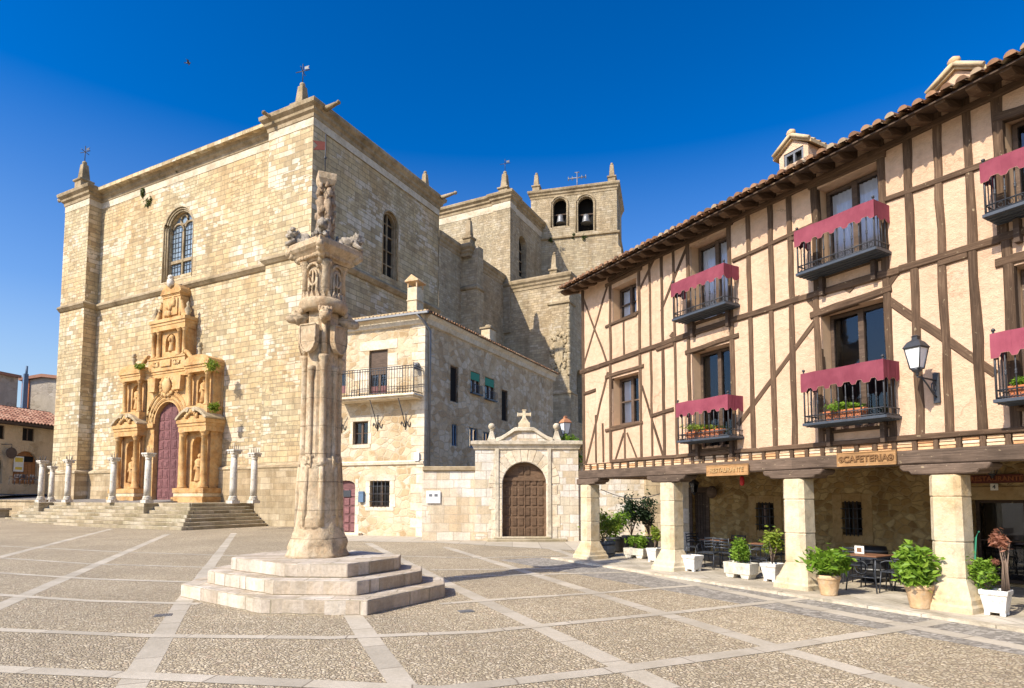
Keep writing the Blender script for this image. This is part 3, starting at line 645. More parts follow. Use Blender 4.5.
b = MB(); b.box(TS, 30.5, 33.3, .72, .8, 26.8, 32.8); b.build('window_pane', M['dark'], church)
b = MB(); b.box(TS, 31.83, 31.97, .5, .62, 27.2, 32)
for z in (28.2, 29.4, 30.6): b.box(TS, 30.9, 32.9, .51, .61, z, z + .08)
b.build('mullion', M['trim'], church)
# low transept chapel that catches the sun, with stepped corner buttress and heraldic carving
x2 = 7.7; Z2 = 25.2
mb = MB(); cw2 = arch(V3 + 2.2, V3 + 3.8, 10, 15, 8)
mb.wall(CF, rect(0, x2 - 1.8, -1, Z2), y=V3 + .01); mb.wall(CF.sub(x2, 0, 0, 1), rect(V3 + .01, 44, -1, Z2), [cw2], reveal=.6); mb.box(CF, .1, x2, V3 + .3, 40, Z2 - .3, Z2)
mb.box(CF, x2 - 2.3, x2 + .35, V3 - .55, V3 + 1.6, -1, 12.7)
mb.box(CF, x2 - 2.15, x2 + .15, V3 - .35, V3 + 1.4, 12.7, 22.4)
mb.prism(CF.sub(0, 0, 0, 1), [(V3 - .35, 22.4), (V3 + 1.4, 22.4), (V3 + 1.4, 23.3), (V3 + .05, 23.3)], -(x2 + .1), -(x2 - 2.1))
mb.box(CF, x2 - 2.1, x2 + .06, V3 + .005, V3 + 1.2, 22.4, Z2)
mb.build('low_chapel_wall', M['nave'], church)
b = MB(); b.box(CF.sub(x2, 0, 0, 1), V3 + 2, V3 + 4, .62, .7, 9.8, 16.5); b.build('window_pane', M['dark'], church)
mb = MB(); mb.sweep(CF, [(0, V3), (x2 + .06, V3), (x2 + .06, 40)], [(o * .7, Z2 + z) for o, z in CORN]); mb.build('chapel_cornice', M['trim'], church); mb = MB()
mb.sweep(CF, [(0.02, V3 + .01), (x2 - 2.3, V3 + .01)], [(0, 12.5), (.14, 12.6), (.14, 12.8), (0, 13)])
mb.sweep(CF, [(x2 - 2.15, V3 + .1), (x2 - 2.15, V3 - .35), (x2 + .15, V3 - .35), (x2 + .15, V3 + 1.4)], [(0, 12.65), (.3, 12.65), (.3, 12.8), (0, 13.1)])
mb.sweep(CF, [(x2 - 2.15, V3 + .1), (x2 - 2.15, V3 - .35), (x2 + .15, V3 - .35), (x2 + .15, V3 + 1.4)], [(0, 22.2), (.14, 22.3), (.14, 22.5), (0, 22.6)])
mb.build('buttress_moulding', M['trim'], church)
obelisk(CF.p(x2 - 1.9, V3 + .7, Z2 + .4), .85, 2.8)
mb = MB()
for i in range(70):
    sx = random.uniform(-.95, .95); sz = random.uniform(-2.2, 2.2)
    if abs(sx) / .95 + abs(sz) / 2.3 > 1.45: continue
    mb.blob(CF.p(x2 - .95 + sx, V3 - .36, 17.2 + sz), (random.uniform(.13, .24), .14, random.uniform(.16, .32)), i, .7, CF, 2, 3)
mb.prism(CF, [(x2 - 1.35, 16.2), (x2 - .95, 15.5), (x2 - .55, 16.2), (x2 - .5, 18.2), (x2 - 1.4, 18.2)], V3 - .5, V3 - .3)
for k in range(9): mb.lathe(CF.p(x2 + .1, V3 - .35, 14.6 + k * .8), [(.16, 0), (.22, .1), (.15, .3), (.2, .5), (.24, .65), (.16, .8)], 8)
mb.build('heraldic_carving', M['portal_grey'], church)
# bell tower
TF = Fr(CF.p(-.1, 37.2, 0), -vdir(-1900)); TZ = TF.at(575, 187)[1] - .35; TB = TF.at(560, 238)[1]
a0, tz0 = TF.at(553, 228); a1, _ = TF.at(566.5, 228); b0, _ = TF.at(578, 235); b1, _ = TF.at(593.5, 235)
_, bt = TF.at(586, 196); _, bbm = TF.at(586, 231); _, at_ = TF.at(560, 198); _, abm = TF.at(560, 226)
txl = TF.at(531, 215)[0]; txr = TF.at(617, 215)[0]
bell1 = arch(a0, a1, abm, at_ - (a1 - a0) / 2, 10); bell2 = arch(b0, b1, bbm, bt - (b1 - b0) / 2, 10)
mb = MB(); mb.wall(TF, rect(txl, txr, TB, TZ), [bell1, bell2], reveal=.7)
TR = TF.sub(txr, 0, 0, 1); bs = arch(2.4, 3.8, TB + .5, TZ - 2, 8)
mb.wall(TR, rect(0, 7.5, TB, TZ), [bs], reveal=.7); mb.wall(TF.sub(txl, 0, 0, 3), rect(-7.5, 0, TB, TZ)); mb.wall(TF.sub(0, 7.5, 0, 2), rect(-txr, -txl, TB, TZ))
mb.box(TF, txl - .35, txr + .12, -.2, 7.7, 10, TB); mb.box(TF, txl, txr, 0, 7.5, TZ, TZ + .2)
mb.box(TF, txr - 3.0, txr + .5, -.9, .2, 10, TB - 2.4)
mb.prism(TF, [(txr - 3.0, TB - 2.4), (txr + .5, TB - 2.4), (txr - .1, TB - 1.6), (txr - 2.4, TB - 1.6)], -.9, .1)
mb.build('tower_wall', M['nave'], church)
tower_path = [(txl, 7.5), (txl, 0), (txr, 0), (txr, 7.5)]
mb = MB(); mb.sweep(TF, tower_path, [(o * .75, TZ + z * .9) for o, z in CORN]); mb.sweep(TF, [(txl - .35, 7), (txl - .35, -.2), (txr + .12, -.2), (txr + .12, 7)], [(0, TB - .25), (.2, TB - .15), (.2, TB + .05), (-.3, TB + .3)])
for aa, bb, zt, z0 in ((a0, a1, at_, abm), (b0, b1, bt, bbm)):
    c = (aa + bb) / 2; r = (bb - aa) / 2 + .22; zz = zt - (bb - aa) / 2
    mb.tube([TF.p(c - r, -.02, z0)] + [TF.p(c - r * math.cos(math.pi * i / 12), -.02, zz + r * math.sin(math.pi * i / 12)) for i in range(13)] + [TF.p(c + r, -.02, z0)], .11, 6)
mb.build('tower_cornice', M['trim'], church)
for x, y in ((txl + .6, .6), (txr - .6, .6), (txr - .6, 6.9)): obelisk(TF.p(x, y, TZ + .5), .9, 2.6, fr=TF)
b = MB(); q = TF.p((txl + txr) / 2 + .3, 1.5, TZ + .3); b.tube([q, q + Vector((0, 0, 2.7))], .06); z = q + Vector((0, 0, 2.0)); b.tube([z - TF.ex * 1.1, z + TF.ex * 1.1], .07)
for sx in (-1.1, -.6, .6, 1.1): b.tube([z + TF.ex * sx - Vector((0, 0, .25)), z + TF.ex * sx + Vector((0, 0, .25))], .06)
b.tube([z + Vector((0, 0, .7)) - TF.ex * .3, z + Vector((0, 0, .7)) + TF.ex * .3], .06); b.build('roof_cross', M['zinc'], church)
for aa, bb, zc in ((a0, a1, abm + 1.1), (b0, b1, bbm + 1.75)):
    b = MB(); c = TF.p((aa + bb) / 2, .55, zc); k = (bb - aa) * .36
    b.lathe(c, [(k * .15, .55), (k * .5, .5), (k * .62, .1), (k * .72, -.3), (k * 1.0, -.55), (k * .9, -.55)], 14)
    be = b.build('bell', M['zinc'], church)
    b = MB(); b.box(TF, aa, bb, .5, .62, zc + .5, zc + .65); b.build('bell_yoke', M['darkwood'], be)
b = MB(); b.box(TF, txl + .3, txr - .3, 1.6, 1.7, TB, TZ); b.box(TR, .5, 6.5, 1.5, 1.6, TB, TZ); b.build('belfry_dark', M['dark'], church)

# ---- the golden portal
PF = CF.sub(0, .55, 0); portal_y = -1.35
def PX(px, py, y=portal_y): return PF.at(px, py, y)
dx0, dx1 = -16.35, -13.2
pm = MB(); SCR = []
zG = PF.at(190, 501, portal_y)[1]; z1 = PF.at(195, 488, portal_y)[1]; z2 = PF.at(195, 431, portal_y)[1]; z3 = PF.at(195, 419, portal_y)[1]
z4 = PF.at(195, 405, portal_y)[1]; z5 = PF.at(195, 371, portal_y)[1]; z6 = PF.at(195, 361, portal_y)[1]
z7 = PF.at(170, 357, -.7)[1]; z8 = PF.at(170, 330, -.7)[1]; z9 = PF.at(170, 319, -.7)[1]; z10 = PF.at(172, 296, -.6)[1]; z11 = PF.at(172, 287, -.6)[1]
L0, L1 = PF.at(113, 450, portal_y)[0], PF.at(137, 450, portal_y)[0]
R0_, R1 = PF.at(178, 450, portal_y)[0], PF.at(205, 450, portal_y)[0]
xc = (L0 + R1) / 2
dzs, dzt = PF.at(166, 424, -.2)[1], PF.at(166, 403, -.2)[1]
dl, dr = PF.at(153, 460, -.6)[0], PF.at(179, 460, -.1)[0]
xc = (L0 + R1) / 2
hwid = (R1 - L0) / 2; pw = ((L1 - L0) + (R1 - R0_)) / 2
ZT = 1.6
dh = min(xc - dl, hwid - pw + .1)
dspr = dzt - dh
def slab(b, x0, x1, z, h, y0=-1.35, y1=.3, o=.12):
    """entablature block: three fasciae stepping out"""
    b.box(PF, x0, x1, y0, y1, z, z + h * .45); b.box(PF, x0 - o * .4, x1 + o * .4, y0 - o * .4, y1, z + h * .45, z + h * .7); b.box(PF, x0 - o, x1 + o, y0 - o, y1, z + h * .7, z + h)
pm.wall(PF, rect(xc - hwid + pw - .1, xc + hwid - pw + .1, ZT, z5), [arch(xc - dh, xc + dh, ZT, dspr, 14)], y=-.6, reveal=.42)
for k, (rr, yy) in enumerate(((.22, -.62), (.55, -.61), (.92, -.64))):
    pm.tube([PF.p(xc - (dh + rr) * math.cos(math.pi * i / 16), yy, dspr + (dh + rr) * math.sin(math.pi * i / 16)) for i in range(17)], .075, 6)
pm.box(PF, xc - hwid + pw - .1, xc - dh, -.75, -.5, dspr - .45, dspr - .1); pm.box(PF, xc + dh, xc + hwid - pw + .1, -.75, -.5, dspr - .45, dspr - .1)
for sx in (-1, 1):
    x0, x1 = (xc - hwid, xc - hwid + pw) if sx < 0 else (xc + hwid - pw, xc + hwid)
    nb, nt = z1 + .5, z2 - .35; xm = (x0 + x1) / 2; nw = pw * .2
    pm.box(PF, x0 - .1, x1 + .1, -1.45, .3, ZT, z1 - .35); pm.box(PF, x0 - .22, x1 + .22, -1.6, .3, ZT, ZT + .4); pm.box(PF, x0 - .18, x1 + .18, -1.53, .3, z1 - .35, z1)
    pm.wall(PF, rect(x0 + .15, x1 - .15, z1, z2), [arch(xm - nw, xm + nw, nb, nt - nw, 8)], y=-.8, reveal=.6, edge=1.0)
    pm.box(PF, xm - nw - .1, xm + nw + .1, -.21, -.15, nb - .1, nt + .1)
    slab(pm, x0, x1, z2, (z3 - z2))
    # broken curved pediment over each side
    zz = z3; hq = (z4 - z3) * .72; SCR.append((xm, x0, x1, zz, hq))
    pm.box(PF, x0 - .05, x1 + .05, -1.35, .3, z3, z3 + .25)
    # upper aedicule
    ux0, ux1 = x0 + .25, x1 - .25; ub, ut = z4 + .3, z5 - .25; un = (ux1 - ux0) * .2
    pm.box(PF, ux0 - .05, ux1 + .05, -1.15, .3, z3 + .2, z4)
    pm.wall(PF, rect(ux0 + .1, ux1 - .1, z4, z5), [arch(xm - un, xm + un, ub, ut - un, 8)], y=-.6, reveal=.5, edge=.8)
    pm.box(PF, xm - un - .1, xm + un + .1, -.11, -.05, ub - .1, ut + .1)
    slab(pm, ux0, ux1, z5, z6 - z5, -1.15)
    # segmental cap
    pm.prism(PF, [(ux0 - .15, z6), (ux1 + .15, z6)] + [(xm + ((ux1 - ux0) / 2 + .15) * math.cos(math.pi * i / 8), z6 + .55 * math.sin(math.pi * i / 8)) for i in range(1, 8)], -1.2, .2)
slab(pm, xc - hwid + pw - .3, xc + hwid - pw + .3, z5, z6 - z5, -.75)
for k in (-1, 1):
    pm.prism(PF, [(xc + k * 1.55 - .4, z5 - 1.1), (xc + k * 1.55 + .4, z5 - 1.1), (xc + k * 1.55 + .5, z5), (xc + k * 1.55 - .5, z5)], -1.0, -.5)
    # side scrolls under top aedicule
    pm.tube([PF.p(xc + k * (2.2 + 1.5 * i / 10), -.85, z6 + .1 + .95 * math.sin(math.pi * (1 - i / 10) * .5) ** 2) for i in range(11)], .17, 8)
# top aedicule
tw_ = (PF.at(187, 345, -.7)[0] - PF.at(148, 345, -.7)[0]) / 2 * .86; tn = tw_ * .3
pm.box(PF, xc - tw_ - .15, xc + tw_ + .15, -.85, .3, z6 - .01, z7 - .12); pm.box(PF, xc - tw_ - .22, xc + tw_ + .22, -.92, .3, z7 - .12, z7); pm.box(PF, xc - tn, xc + tn, -.95, -.8, z6 + .1, z7 - .25)
for k in (-1, 1):
    for i in range(5): pm.blob(PF.p(xc + k * (tw_ * .45 + i * .16), -.88, (z6 + z7) / 2 - .1), (.13, .1, .2), i, .6, PF, 1, 3)
pm.wall(PF, rect(xc - tw_ + .1, xc + tw_ - .1, z7, z8), [arch(xc - tn, xc + tn, z7 + .5, z8 - .25 - tn, 8)], y=-.55, reveal=.4, edge=.85); pm.box(PF, xc - tn - .1, xc + tn + .1, -.16, -.1, z7, z8)
slab(pm, xc - tw_, xc + tw_, z8, z9 - z8, -.85)
cwd = tw_ * .52
pm.box(PF, xc - cwd, xc + cwd, -.6, .3, z9, z10); pm.box(PF, xc - cwd + .25, xc + cwd - .25, -.7, -.5, z9 + .3, z10 - .25); slab(pm, xc - cwd, xc + cwd, z10 - .1, .35, -.65)
pm.prism(PF, [(xc - cwd - .15, z10 + .25), (xc + cwd + .15, z10 + .25)] + [(xc + (cwd + .15) * math.cos(math.pi * i / 10), z10 + .25 + (z11 - z10) * math.sin(math.pi * i / 10)) for i in range(1, 10)], -.7, .2)
for k in (-1, 1): pm.tube([PF.p(xc + k * (cwd + .1 + .5 * (1 - math.cos(i / 8 * math.pi / 2))), -.55, z9 + (z10 - z9) * .8 * (1 - i / 8)) for i in range(9)], [.12 + .02 * i for i in range(9)], 8)
pm.box(PF, xc - hwid + .2, xc - dh - .05, .1, .3, ZT, z6); pm.box(PF, xc + dh + .05, xc + hwid - .2, .1, .3, ZT, z6); pm.box(PF, xc - dh - .05, xc + dh + .05, .1, .3, dzt, z6); pm.box(PF, xc - tw_, xc + tw_, .1, .3, z6, z9); pm.box(PF, xc - cwd, xc + cwd, .1, .3, z9, z11)
portal = pm.build('portal', M['portal'], church, .025)
for xm, x0, x1, zz, hq in SCR:
    for k in (-1, 1):
        b = MB(); r0 = (x1 - x0) / 2 + .2; n = 9; o_ = [(xm + k * r0 * (1 - .78 * i / n), zz + .12 + hq * math.sin(i / n * math.pi / 2)) for i in range(n + 1)]; in_ = [(x_, z_ - .26) for x_, z_ in o_]; in_[0] = (o_[0][0], zz + .02)
        pts = o_ + in_[::-1]; b.prism(PF, pts if k < 0 else pts, -1.55, .1); e = o_[-1]; b.tube([PF.p(e[0], -1.58, e[1] - .16), PF.p(e[0], .0, e[1] - .16)], .2, 10); b.build('broken_pediment', M['portal_grey'], portal, .02)
    b = MB()
    for i in range(7): b.blob(PF.p(xm + (i - 3) * .2, -1.42, zz + .35 + .25 * math.cos((i - 3) * .7)), (.17, .12, .2), i, .6, PF, 1, 3)
    b.build('carved_mask', M['portal'], portal)
    b = MB(); b.box(PF, x0 - .13, x1 + .13, -1.49, .3, ZT + .41, z1 - .36); b.build('pedestal_panel', M['post'], portal, .03)
def column(b, x, y, z0, z1, r):
    c = PF.p(x, y, 0); h = z1 - z0
    b.lathe(c, [(r * 1.5, z0), (r * 1.5, z0 + r * .5), (r * 1.25, z0 + r * .6), (r * 1.3, z0 + r * .9), (r, z0 + r * 1.1), (r * 1.02, z0 + h * .35), (r * .86, z1 - r * 1.6), (r * 1.05, z1 - r * 1.5), (r * .95, z1 - r * 1.2), (r * 1.35, z1 - r * .5), (r * 1.45, z1 - r * .35), (r * 1.45, z1)], 12)
for sx in (-1, 1):
    x0, x1 = (xc - hwid, xc - hwid + pw) if sx < 0 else (xc + hwid - pw, xc + hwid)
    for x in (x0 + .38, x1 - .38):
        b = MB(); column(b, x, -1.14, z1, z2, .23); b.build('column', M['portal'], portal)
        b = MB(); column(b, x + (.2 if x < (x0 + x1) / 2 else -.2), -.92, z4, z5, .17); b.build('column', M['portal'], portal)
    for zb, h, y in ((z1 + .5, 2.1, -.6), (z4 + .3, 1.9, -.42)):
        b = MB(); c = PF.p((x0 + x1) / 2, y, zb); k = h / 2
        b.lathe(c, [(.3 * k, 0), (.34 * k, .1 * k), (.26 * k, .6 * k), (.30 * k, 1.1 * k), (.33 * k, 1.45 * k), (.22 * k, 1.6 * k), (.11 * k, 1.66 * k)], 12); b.blob(c + Vector((0, 0, 1.82 * k)), (.15 * k, .15 * k, .19 * k), 4, .15, PF)
        b.tube([c + PF.ex * .3 * k + Vector((0, 0, 1.45 * k)), c + PF.ex * .38 * k - PF.ey * .12 + Vector((0, 0, 1.0 * k)), c + PF.ex * .1 * k - PF.ey * .3 + Vector((0, 0, 1.1 * k))], .08 * k)
        b.tube([c - PF.ex * .3 * k + Vector((0, 0, 1.45 * k)), c - PF.ex * .36 * k - PF.ey * .12 + Vector((0, 0, .95 * k)), c - PF.ex * .1 * k - PF.ey * .3 + Vector((0, 0, .8 * k))], .08 * k)
        b.build('niche_statue', M['portal'], portal)
    b = MB(); q = PF.p((x0 + x1) / 2, -.9, z6 + .5); b.lathe(q, [(.24, 0), (.15, .15), (.12, .35), (.24, .55), (.1, .7)], 10); b.blob(q + Vector((0, 0, .8)), .2, 5, .6, None, 2, 3); b.build('urn_finial', M['portal_grey'], portal)
for k in (-1, 1):
    for x in (tw_ - .2, tw_ - .85):
        b = MB(); column(b, xc + k * x, -.68, z7, z8, .17); b.build('column', M['portal'], portal)
    b = MB(); q = PF.p(xc + k * (tw_ - .1), -.55, z9); b.lathe(q, [(.2, 0), (.14, .15), (.26, .5), (.1, .8), (.14, 1.0), (0.02, 1.2)], 10); b.build('urn_finial', M['portal_grey'], portal)
b = MB(); c = PF.p(xc, -.4, z7 + .5); b.lathe(c, [(.26, 0), (.28, .1), (.2, .6), (.27, 1.15), (.1, 1.4)], 12); b.blob(c + Vector((0, 0, 1.55)), (.14, .14, .18), 2, .1); b.blob(c - PF.ey * .22 + Vector((0, 0, .95)), (.14, .12, .2), 3, .2); b.build('niche_statue', M['portal'], portal)
b = MB(); q = PF.p(xc, -.75, z11 + .3); b.blob(q, (.4, .3, .4), 6, .5, PF); b.blob(q + Vector((0, 0, .4)), .24, 8, .4); b.build('urn_finial', M['granite'], portal)
b = MB(); zz = (dzt + z5) / 2 + .25; b.blob(PF.p(xc, -.72, zz), (.55, .2, .7), 1, .25, PF)
for i in range(14): a = i * math.pi / 7; b.blob(PF.p(xc + .85 * math.cos(a), -.66, zz + .7 * math.sin(a)), (.25, .14, .25), i, .5, PF, 1)
b.build('carved_shield', M['portal'], portal)
b = MB()
for i in range(8): b.blob(PF.p(xc + random.uniform(-.5, .5), -.74, (z9 + z10) / 2 + random.uniform(-.6, .6)), (.3, .12, .3), i, .5, PF, 1)
b.build('carved_panel', M['portal'], portal)
# doors: two leaves with raised panels
for sx in (-1, 1):
    b = MB(); x0, x1 = (xc - dh, xc - .02) if sx < 0 else (xc + .02, xc + dh)
    n = 12; top = []
    for i in range(n + 1):
        x = x0 + (x1 - x0) * i / n; top.append((x, dspr + math.sqrt(max(0, dh * dh - (x - xc) ** 2)) - .02))
    b.prism(PF, [(x0, ZT + .12), (x1, ZT + .12)] + top[::-1], -.22, -.12)
    rows = 9; hh = (dspr + dh * .55 - ZT - .3) / rows
    for r in range(rows):
        for cidx in range(2):
            wx = (x1 - x0 - .2) / 2; px0 = x0 + .1 + cidx * wx + .06; z0 = ZT + .3 + r * hh
            b.prism(PF, rect(px0, px0 + wx - .12, z0 + .06, z0 + hh - .06), -.26, -.21); b.prism(PF, rect(px0 + .12, px0 + wx - .24, z0 + .18, z0 + hh - .18), -.29, -.25)
    b.build('door_leaf', M['doorred'], portal, .015)

# ---- stepped terrace before the portal, a thing of its own
ter = thing('church_terrace', 'mossy stone terrace with broad steps in front of the golden church portal', 'steps', CF.p(-15, -5, 0))
yf = -4.55; ex0 = CF.at(35, 500, yf)[0]
sx1 = CF.at(253, 531, -6.2)[0]
for k in range(7):
    o = .34 * (6 - k) ; z = ZT - .2286 * (6 - k)
    b = MB(); zb = z - .2286 if k else -1.0
    xr = -5.2 + o; fy = yf - o
    if k < 6: b.box(CF, ex0 - o * .3, xr, fy, fy + .36, zb - .02, z - .004); b.box(CF, xr - .36, xr, fy + .36, -.3, zb - .02, z - .006)
    else: b.box(CF, ex0, xr, fy, .8, -1, z)
    b.build('step' if k < 6 else 'terrace_floor', M['steps'], ter, .03)
for x in (-21.6, -8.9):
    b = MB(); b.box(CF, x - .35, x + .35, yf - 1.0, yf - .02, -.3, ZT + .005); b.build('pedestal_block', M['steps'], ter, .03)
b = MB(); b.box(CF, -6.6, -5.25, yf - .1, yf + 1.2, -.2, ZT + .01); b.build('pedestal_block', M['steps'], ter, .03)
b = MB(); q = CF.p(-26.4, yf - 1.3, .25); b.box(Fr(q, CF.ex), -1.3, .6, -.35, .5, -.3, .72); b.box(Fr(q, CF.ex), -1.5, .75, -.45, .6, .7, .9); b.build('stone_trough', M['steps'], ter, .04)
b = MB(); b.box(Fr(q, CF.ex), -.9, .5, -.37, -.3, -.1, .68); b.build('painted_opening', M['dark'], ter)  # near-black plate on the solid block paints the shade of an opening
# columns with iron spikes
proto = None
cols = [((41, 493), -4.9, 'pale stone column at far left end of the church terrace, spiked capital, left of the two behind it', 3.9),
        ((51.5, 493), -2.9, 'pale stone column set back against the church wall near the left buttress', 3.55),
        ((67.5, 496), -4.6, 'pale stone column standing in front of the left church buttress', 3.9),
        ((112.5, 497), -4.5, 'pale stone column just left of the portal, in front of its left pier', 3.9),
        ((147, 499), -4.9, 'pale stone column in front of the maroon church door', 4.1),
        ((233, 499), -4.9, 'pale stone column at the terrace corner right of the portal, front of the right pair', 4.0),
        ((253.5, 498), -3.2, 'pale stone column behind the terrace corner, rightmost of the row by the church', 3.9)]
for i, (pp, y, lab, h) in enumerate(cols):
    x = CF.at(pp[0], pp[1], y)[0]; loc = CF.p(x, y, ZT + .01)
    if proto is None:
        proto = thing('stone_column', lab, 'column', loc, 'stone columns on the church terrace'); proto.scale = (.82,) * 3
        b = MB(); b.box(Fr(loc, CF.ex), -.33, .33, -.33, .33, 0, .22); b.lathe(loc, [(.33, .22), (.35, .3), (.28, .4), (.31, .46), (.25, .54)], 16); b.build('base', M['granite'], proto)
        b = MB(); b.lathe(loc, [(.245, .5), (.25, 1.2), (.24, 2.2), (.215, 3.35)], 16); b.build('shaft', M['granite'], proto)
        b = MB(); b.lathe(loc, [(.22, 3.33), (.26, 3.38), (.22, 3.44), (.26, 3.55), (.36, 3.75)], 12); b.box(Fr(loc, CF.ex), -.38, .38, -.38, .38, 3.75, 3.88)
        for k in range(4): a = k * math.pi / 2 + .78 + math.atan2(CF.ex.y, CF.ex.x); b.blob(loc + Vector((.36 * math.cos(a), .36 * math.sin(a), 3.66)), .12, k, .3, sub=1)
        b.build('capital', M['granite'], proto, .02)
        b = MB()
        for k in range(5):
            a = k * 2 * math.pi / 4; rr = .24 if k < 4 else 0; q = loc + Vector((rr * math.cos(a), rr * math.sin(a), 3.86)); b.tube([q, q + Vector((rr * .3 * math.cos(a), rr * .3 * math.sin(a), .42 if k < 4 else .55))], [.03, .012], 5)
        b.build('iron_spikes', M['iron'], proto)
    else: dup(proto, loc, 0, lab, h / 3.9 * .82)

# ================================================================== PILLORY (rollo)
PC = Vector((-4.05, 12.95, 0))
pil = thing('pillory_column', 'tall gothic stone pillory column with carved capital on three octagonal steps', 'monument', PC)
half = [gp(181, 597), gp(261, 614), gp(367, 615.5), gp(445, 597)]
octo = [v.xy for v in half] + [(PC.xy * 2 - v.xy) for v in half]
def ring(k, rot=0): return [(PC.x + (p[0] - PC.x) * k, PC.y + (p[1] - PC.y) * k) for p in octo]
for i, k in enumerate((1.0, .82, .645)):
    b = MB(); o = ring(k)
    cen = Vector((PC.x, PC.y, .26 * (i + 1)))
    # subdivided edge so the blocks are a little uneven
    top = []
    for a, c in zip(o, o[1:] + o[:1]):
        n = 5
        for j in range(n):
            p = Vector(a).lerp(Vector(c), j / n); q = (p - PC.xy).normalized(); p = p + q * random.uniform(-.012, .012); top.append(p)
    b.loft([[Vector((p.x, p.y, .26 * i - (.25 if i == 0 else .01))) for p in top], [Vector((p.x, p.y, .26 * (i + 1) - .002 * i + random.uniform(-.005, .005))) for p in top]])
    b.build('step', M['rollostep'], pil, .025, 2)
def PP(px, py, r=0): 
    """height of a photo row at the pillory"""
    return hit(px, py, PC + Vector((0, -r, 0)), Vector((1, 0, 0))).z
pz = lambda y: PP(317, y, .3)
rot0 = R(22)
def orock(z0, z1, r0, r1, n=16, amp=.09, seed=0, seg=20):
    rows = []
    for i in range(n + 1):
        k = i / n; z = z0 + (z1 - z0) * k; r = r0 + (r1 - r0) * k
        rows.append([PC + Vector((math.cos(a) * rr, math.sin(a) * rr, z)) for a in [2 * math.pi * j / seg for j in range(seg)] for rr in [r * (1 + amp * noise.noise(Vector((math.cos(a) * 2.2, math.sin(a) * 2.2, z * 2.4 + seed))))]])
    return rows
zt0 = .775
rows = []
for i in range(15):
    q = i / 14; z = zt0 + (pz(516) - zt0) * q; r = .455 + .20 * (1 - q) ** 1.8
    rows.append([PC + Vector((math.cos(a) * rr, math.sin(a) * rr, z)) for a in [2 * math.pi * j / 36 for j in range(36)] for rr in [r * (1 + .17 * (1 - q * .6) * noise.noise(Vector((math.cos(a) * 3.0, math.sin(a) * 3.0, z * 4))) + .05 * noise.noise(Vector((math.cos(a) * 8, math.sin(a) * 8, z * 11))))]])
b = MB(); b.loft(rows, smooth=True); b.build('worn_base', M['rollo'], pil)
b = MB(); b.loft(orock(pz(529), pz(458), .53, .46, 18, .07, 5, 32), smooth=True)
for k in range(8):
    a = rot0 + k * math.pi / 4; d = Vector((math.cos(a), math.sin(a), 0)); rr = .055 if k % 2 else .062
    b.tube([PC + d * .49 + Vector((0, 0, pz(526))), PC + d * .485 + Vector((0, 0, pz(490))), PC + d * .445 + Vector((0, 0, pz(458)))], [rr * 1.25, rr * 1.2, rr], 8)
b.build('lower_shaft', M['rollo'], pil)
za, zb, zc = pz(460), pz(378), pz(300)
b = MB(); b.lathe(PC, [(.40, za - .1), (.385, zb), (.37, zc)], 8, rot0 + R(22.5), smooth=False); b.build('core_shaft', M['rollo'], pil)
for k in range(8):
    a = rot0 + k * math.pi / 4; d = Vector((math.cos(a), math.sin(a), 0)); big = k % 2 == 0
    q = PC + d * (.40 if big else .385); r = .082 if big else .058
    zcap = pz(364) if big else pz(375)
    b = MB(); b.lathe(q, [(r * 1.5, za - .12), (r * 1.5, za - .05), (r * 1.2, za + .0), (r * 1.3, za + .06), (r, za + .12), (r * .98, zcap - .05), (r * 1.35, zcap + .02), (r * 1.2, zcap + .06), (r * 1.65, zcap + .13), (r * 1.65, zcap + .19), (r * .9, zcap + .2)], 12)
    if big: b.lathe(q, [(r * .85, zcap + .19), (r * .85, pz(318))], 12)
    else: f = Fr(q, Vector((-d.y, d.x, 0))); b.blob(q + d * .02 + Vector((0, 0, za - .03)), (.14, .11, .13), k, .8, f, 3, 3.5); b.box(f, -.12, .12, -.1, .1, za - .16, za + .08)
    b.build('colonnette', M['rollo'], pil)
    if big:   # beast head under the ring
        b = MB(); h = PC + d * .52 + Vector((0, 0, pz(316))); L = 1.0 if k in (0, 2) else 1.0
        f = Fr(h, d); b.blob(h, (.23, .14, .17), k + 11, .45, f, 3, 3); b.blob(h + d * .2 - Vector((0, 0, .05)), (.16, .11, .10), k + 3, .2, f)
        for e in (-1, 1): b.blob(h + f.ey * .13 * e + Vector((0, 0, .12)), (.07, .05, .09), k, .2, f, 1); b.blob(h + d * .14 + f.ey * .07 * e + Vector((0, 0, .1)), (.04, .035, .035), k, .1, f, 1)
        b.build('beast_head', M['rollo'], pil)
    else:     # shield
        f = Fr(PC + d * .46, Vector((d.y, -d.x, 0)) * -1); w_ = .23; zt = pz(326); zz = pz(353)
        pts = [(-w_, zt), (-w_, zt - (zt - zz) * .5)] + [(-w_ * math.cos(math.pi * i / 8), zz + (zt - zz) * .5 - (zt - zz) * .5 * math.sin(math.pi * i / 8)) for i in range(1, 8)] + [(w_, zt - (zt - zz) * .5), (w_, zt)]
        b = MB(); b.prism(f, pts, -.08, .06); b.tube([f.p(x, -.085, z) for x, z in pts + pts[:1]], .022, 6); b.build('shield', M['rollo'], pil, .015)
b = MB(); b.lathe(PC, [(.36, zc - .02), (.46, pz(312)), (.56, pz(308)), (.585, pz(303)), (.56, pz(299)), (.46, pz(297)), (.4, pz(296))], 28)
for k in range(24):
    a = 2 * math.pi * k / 24; d = Vector((math.cos(a), math.sin(a), 0)); f = Fr(PC + d * .50, Vector((-d.y, d.x, 0)))
    b.prism(f, [(-.066, pz(299)), (.066, pz(299)), (0, pz(292))], -.03, .1)
b.build('zigzag_ring', M['rollo'], pil)
zd, ze = pz(297), pz(262)
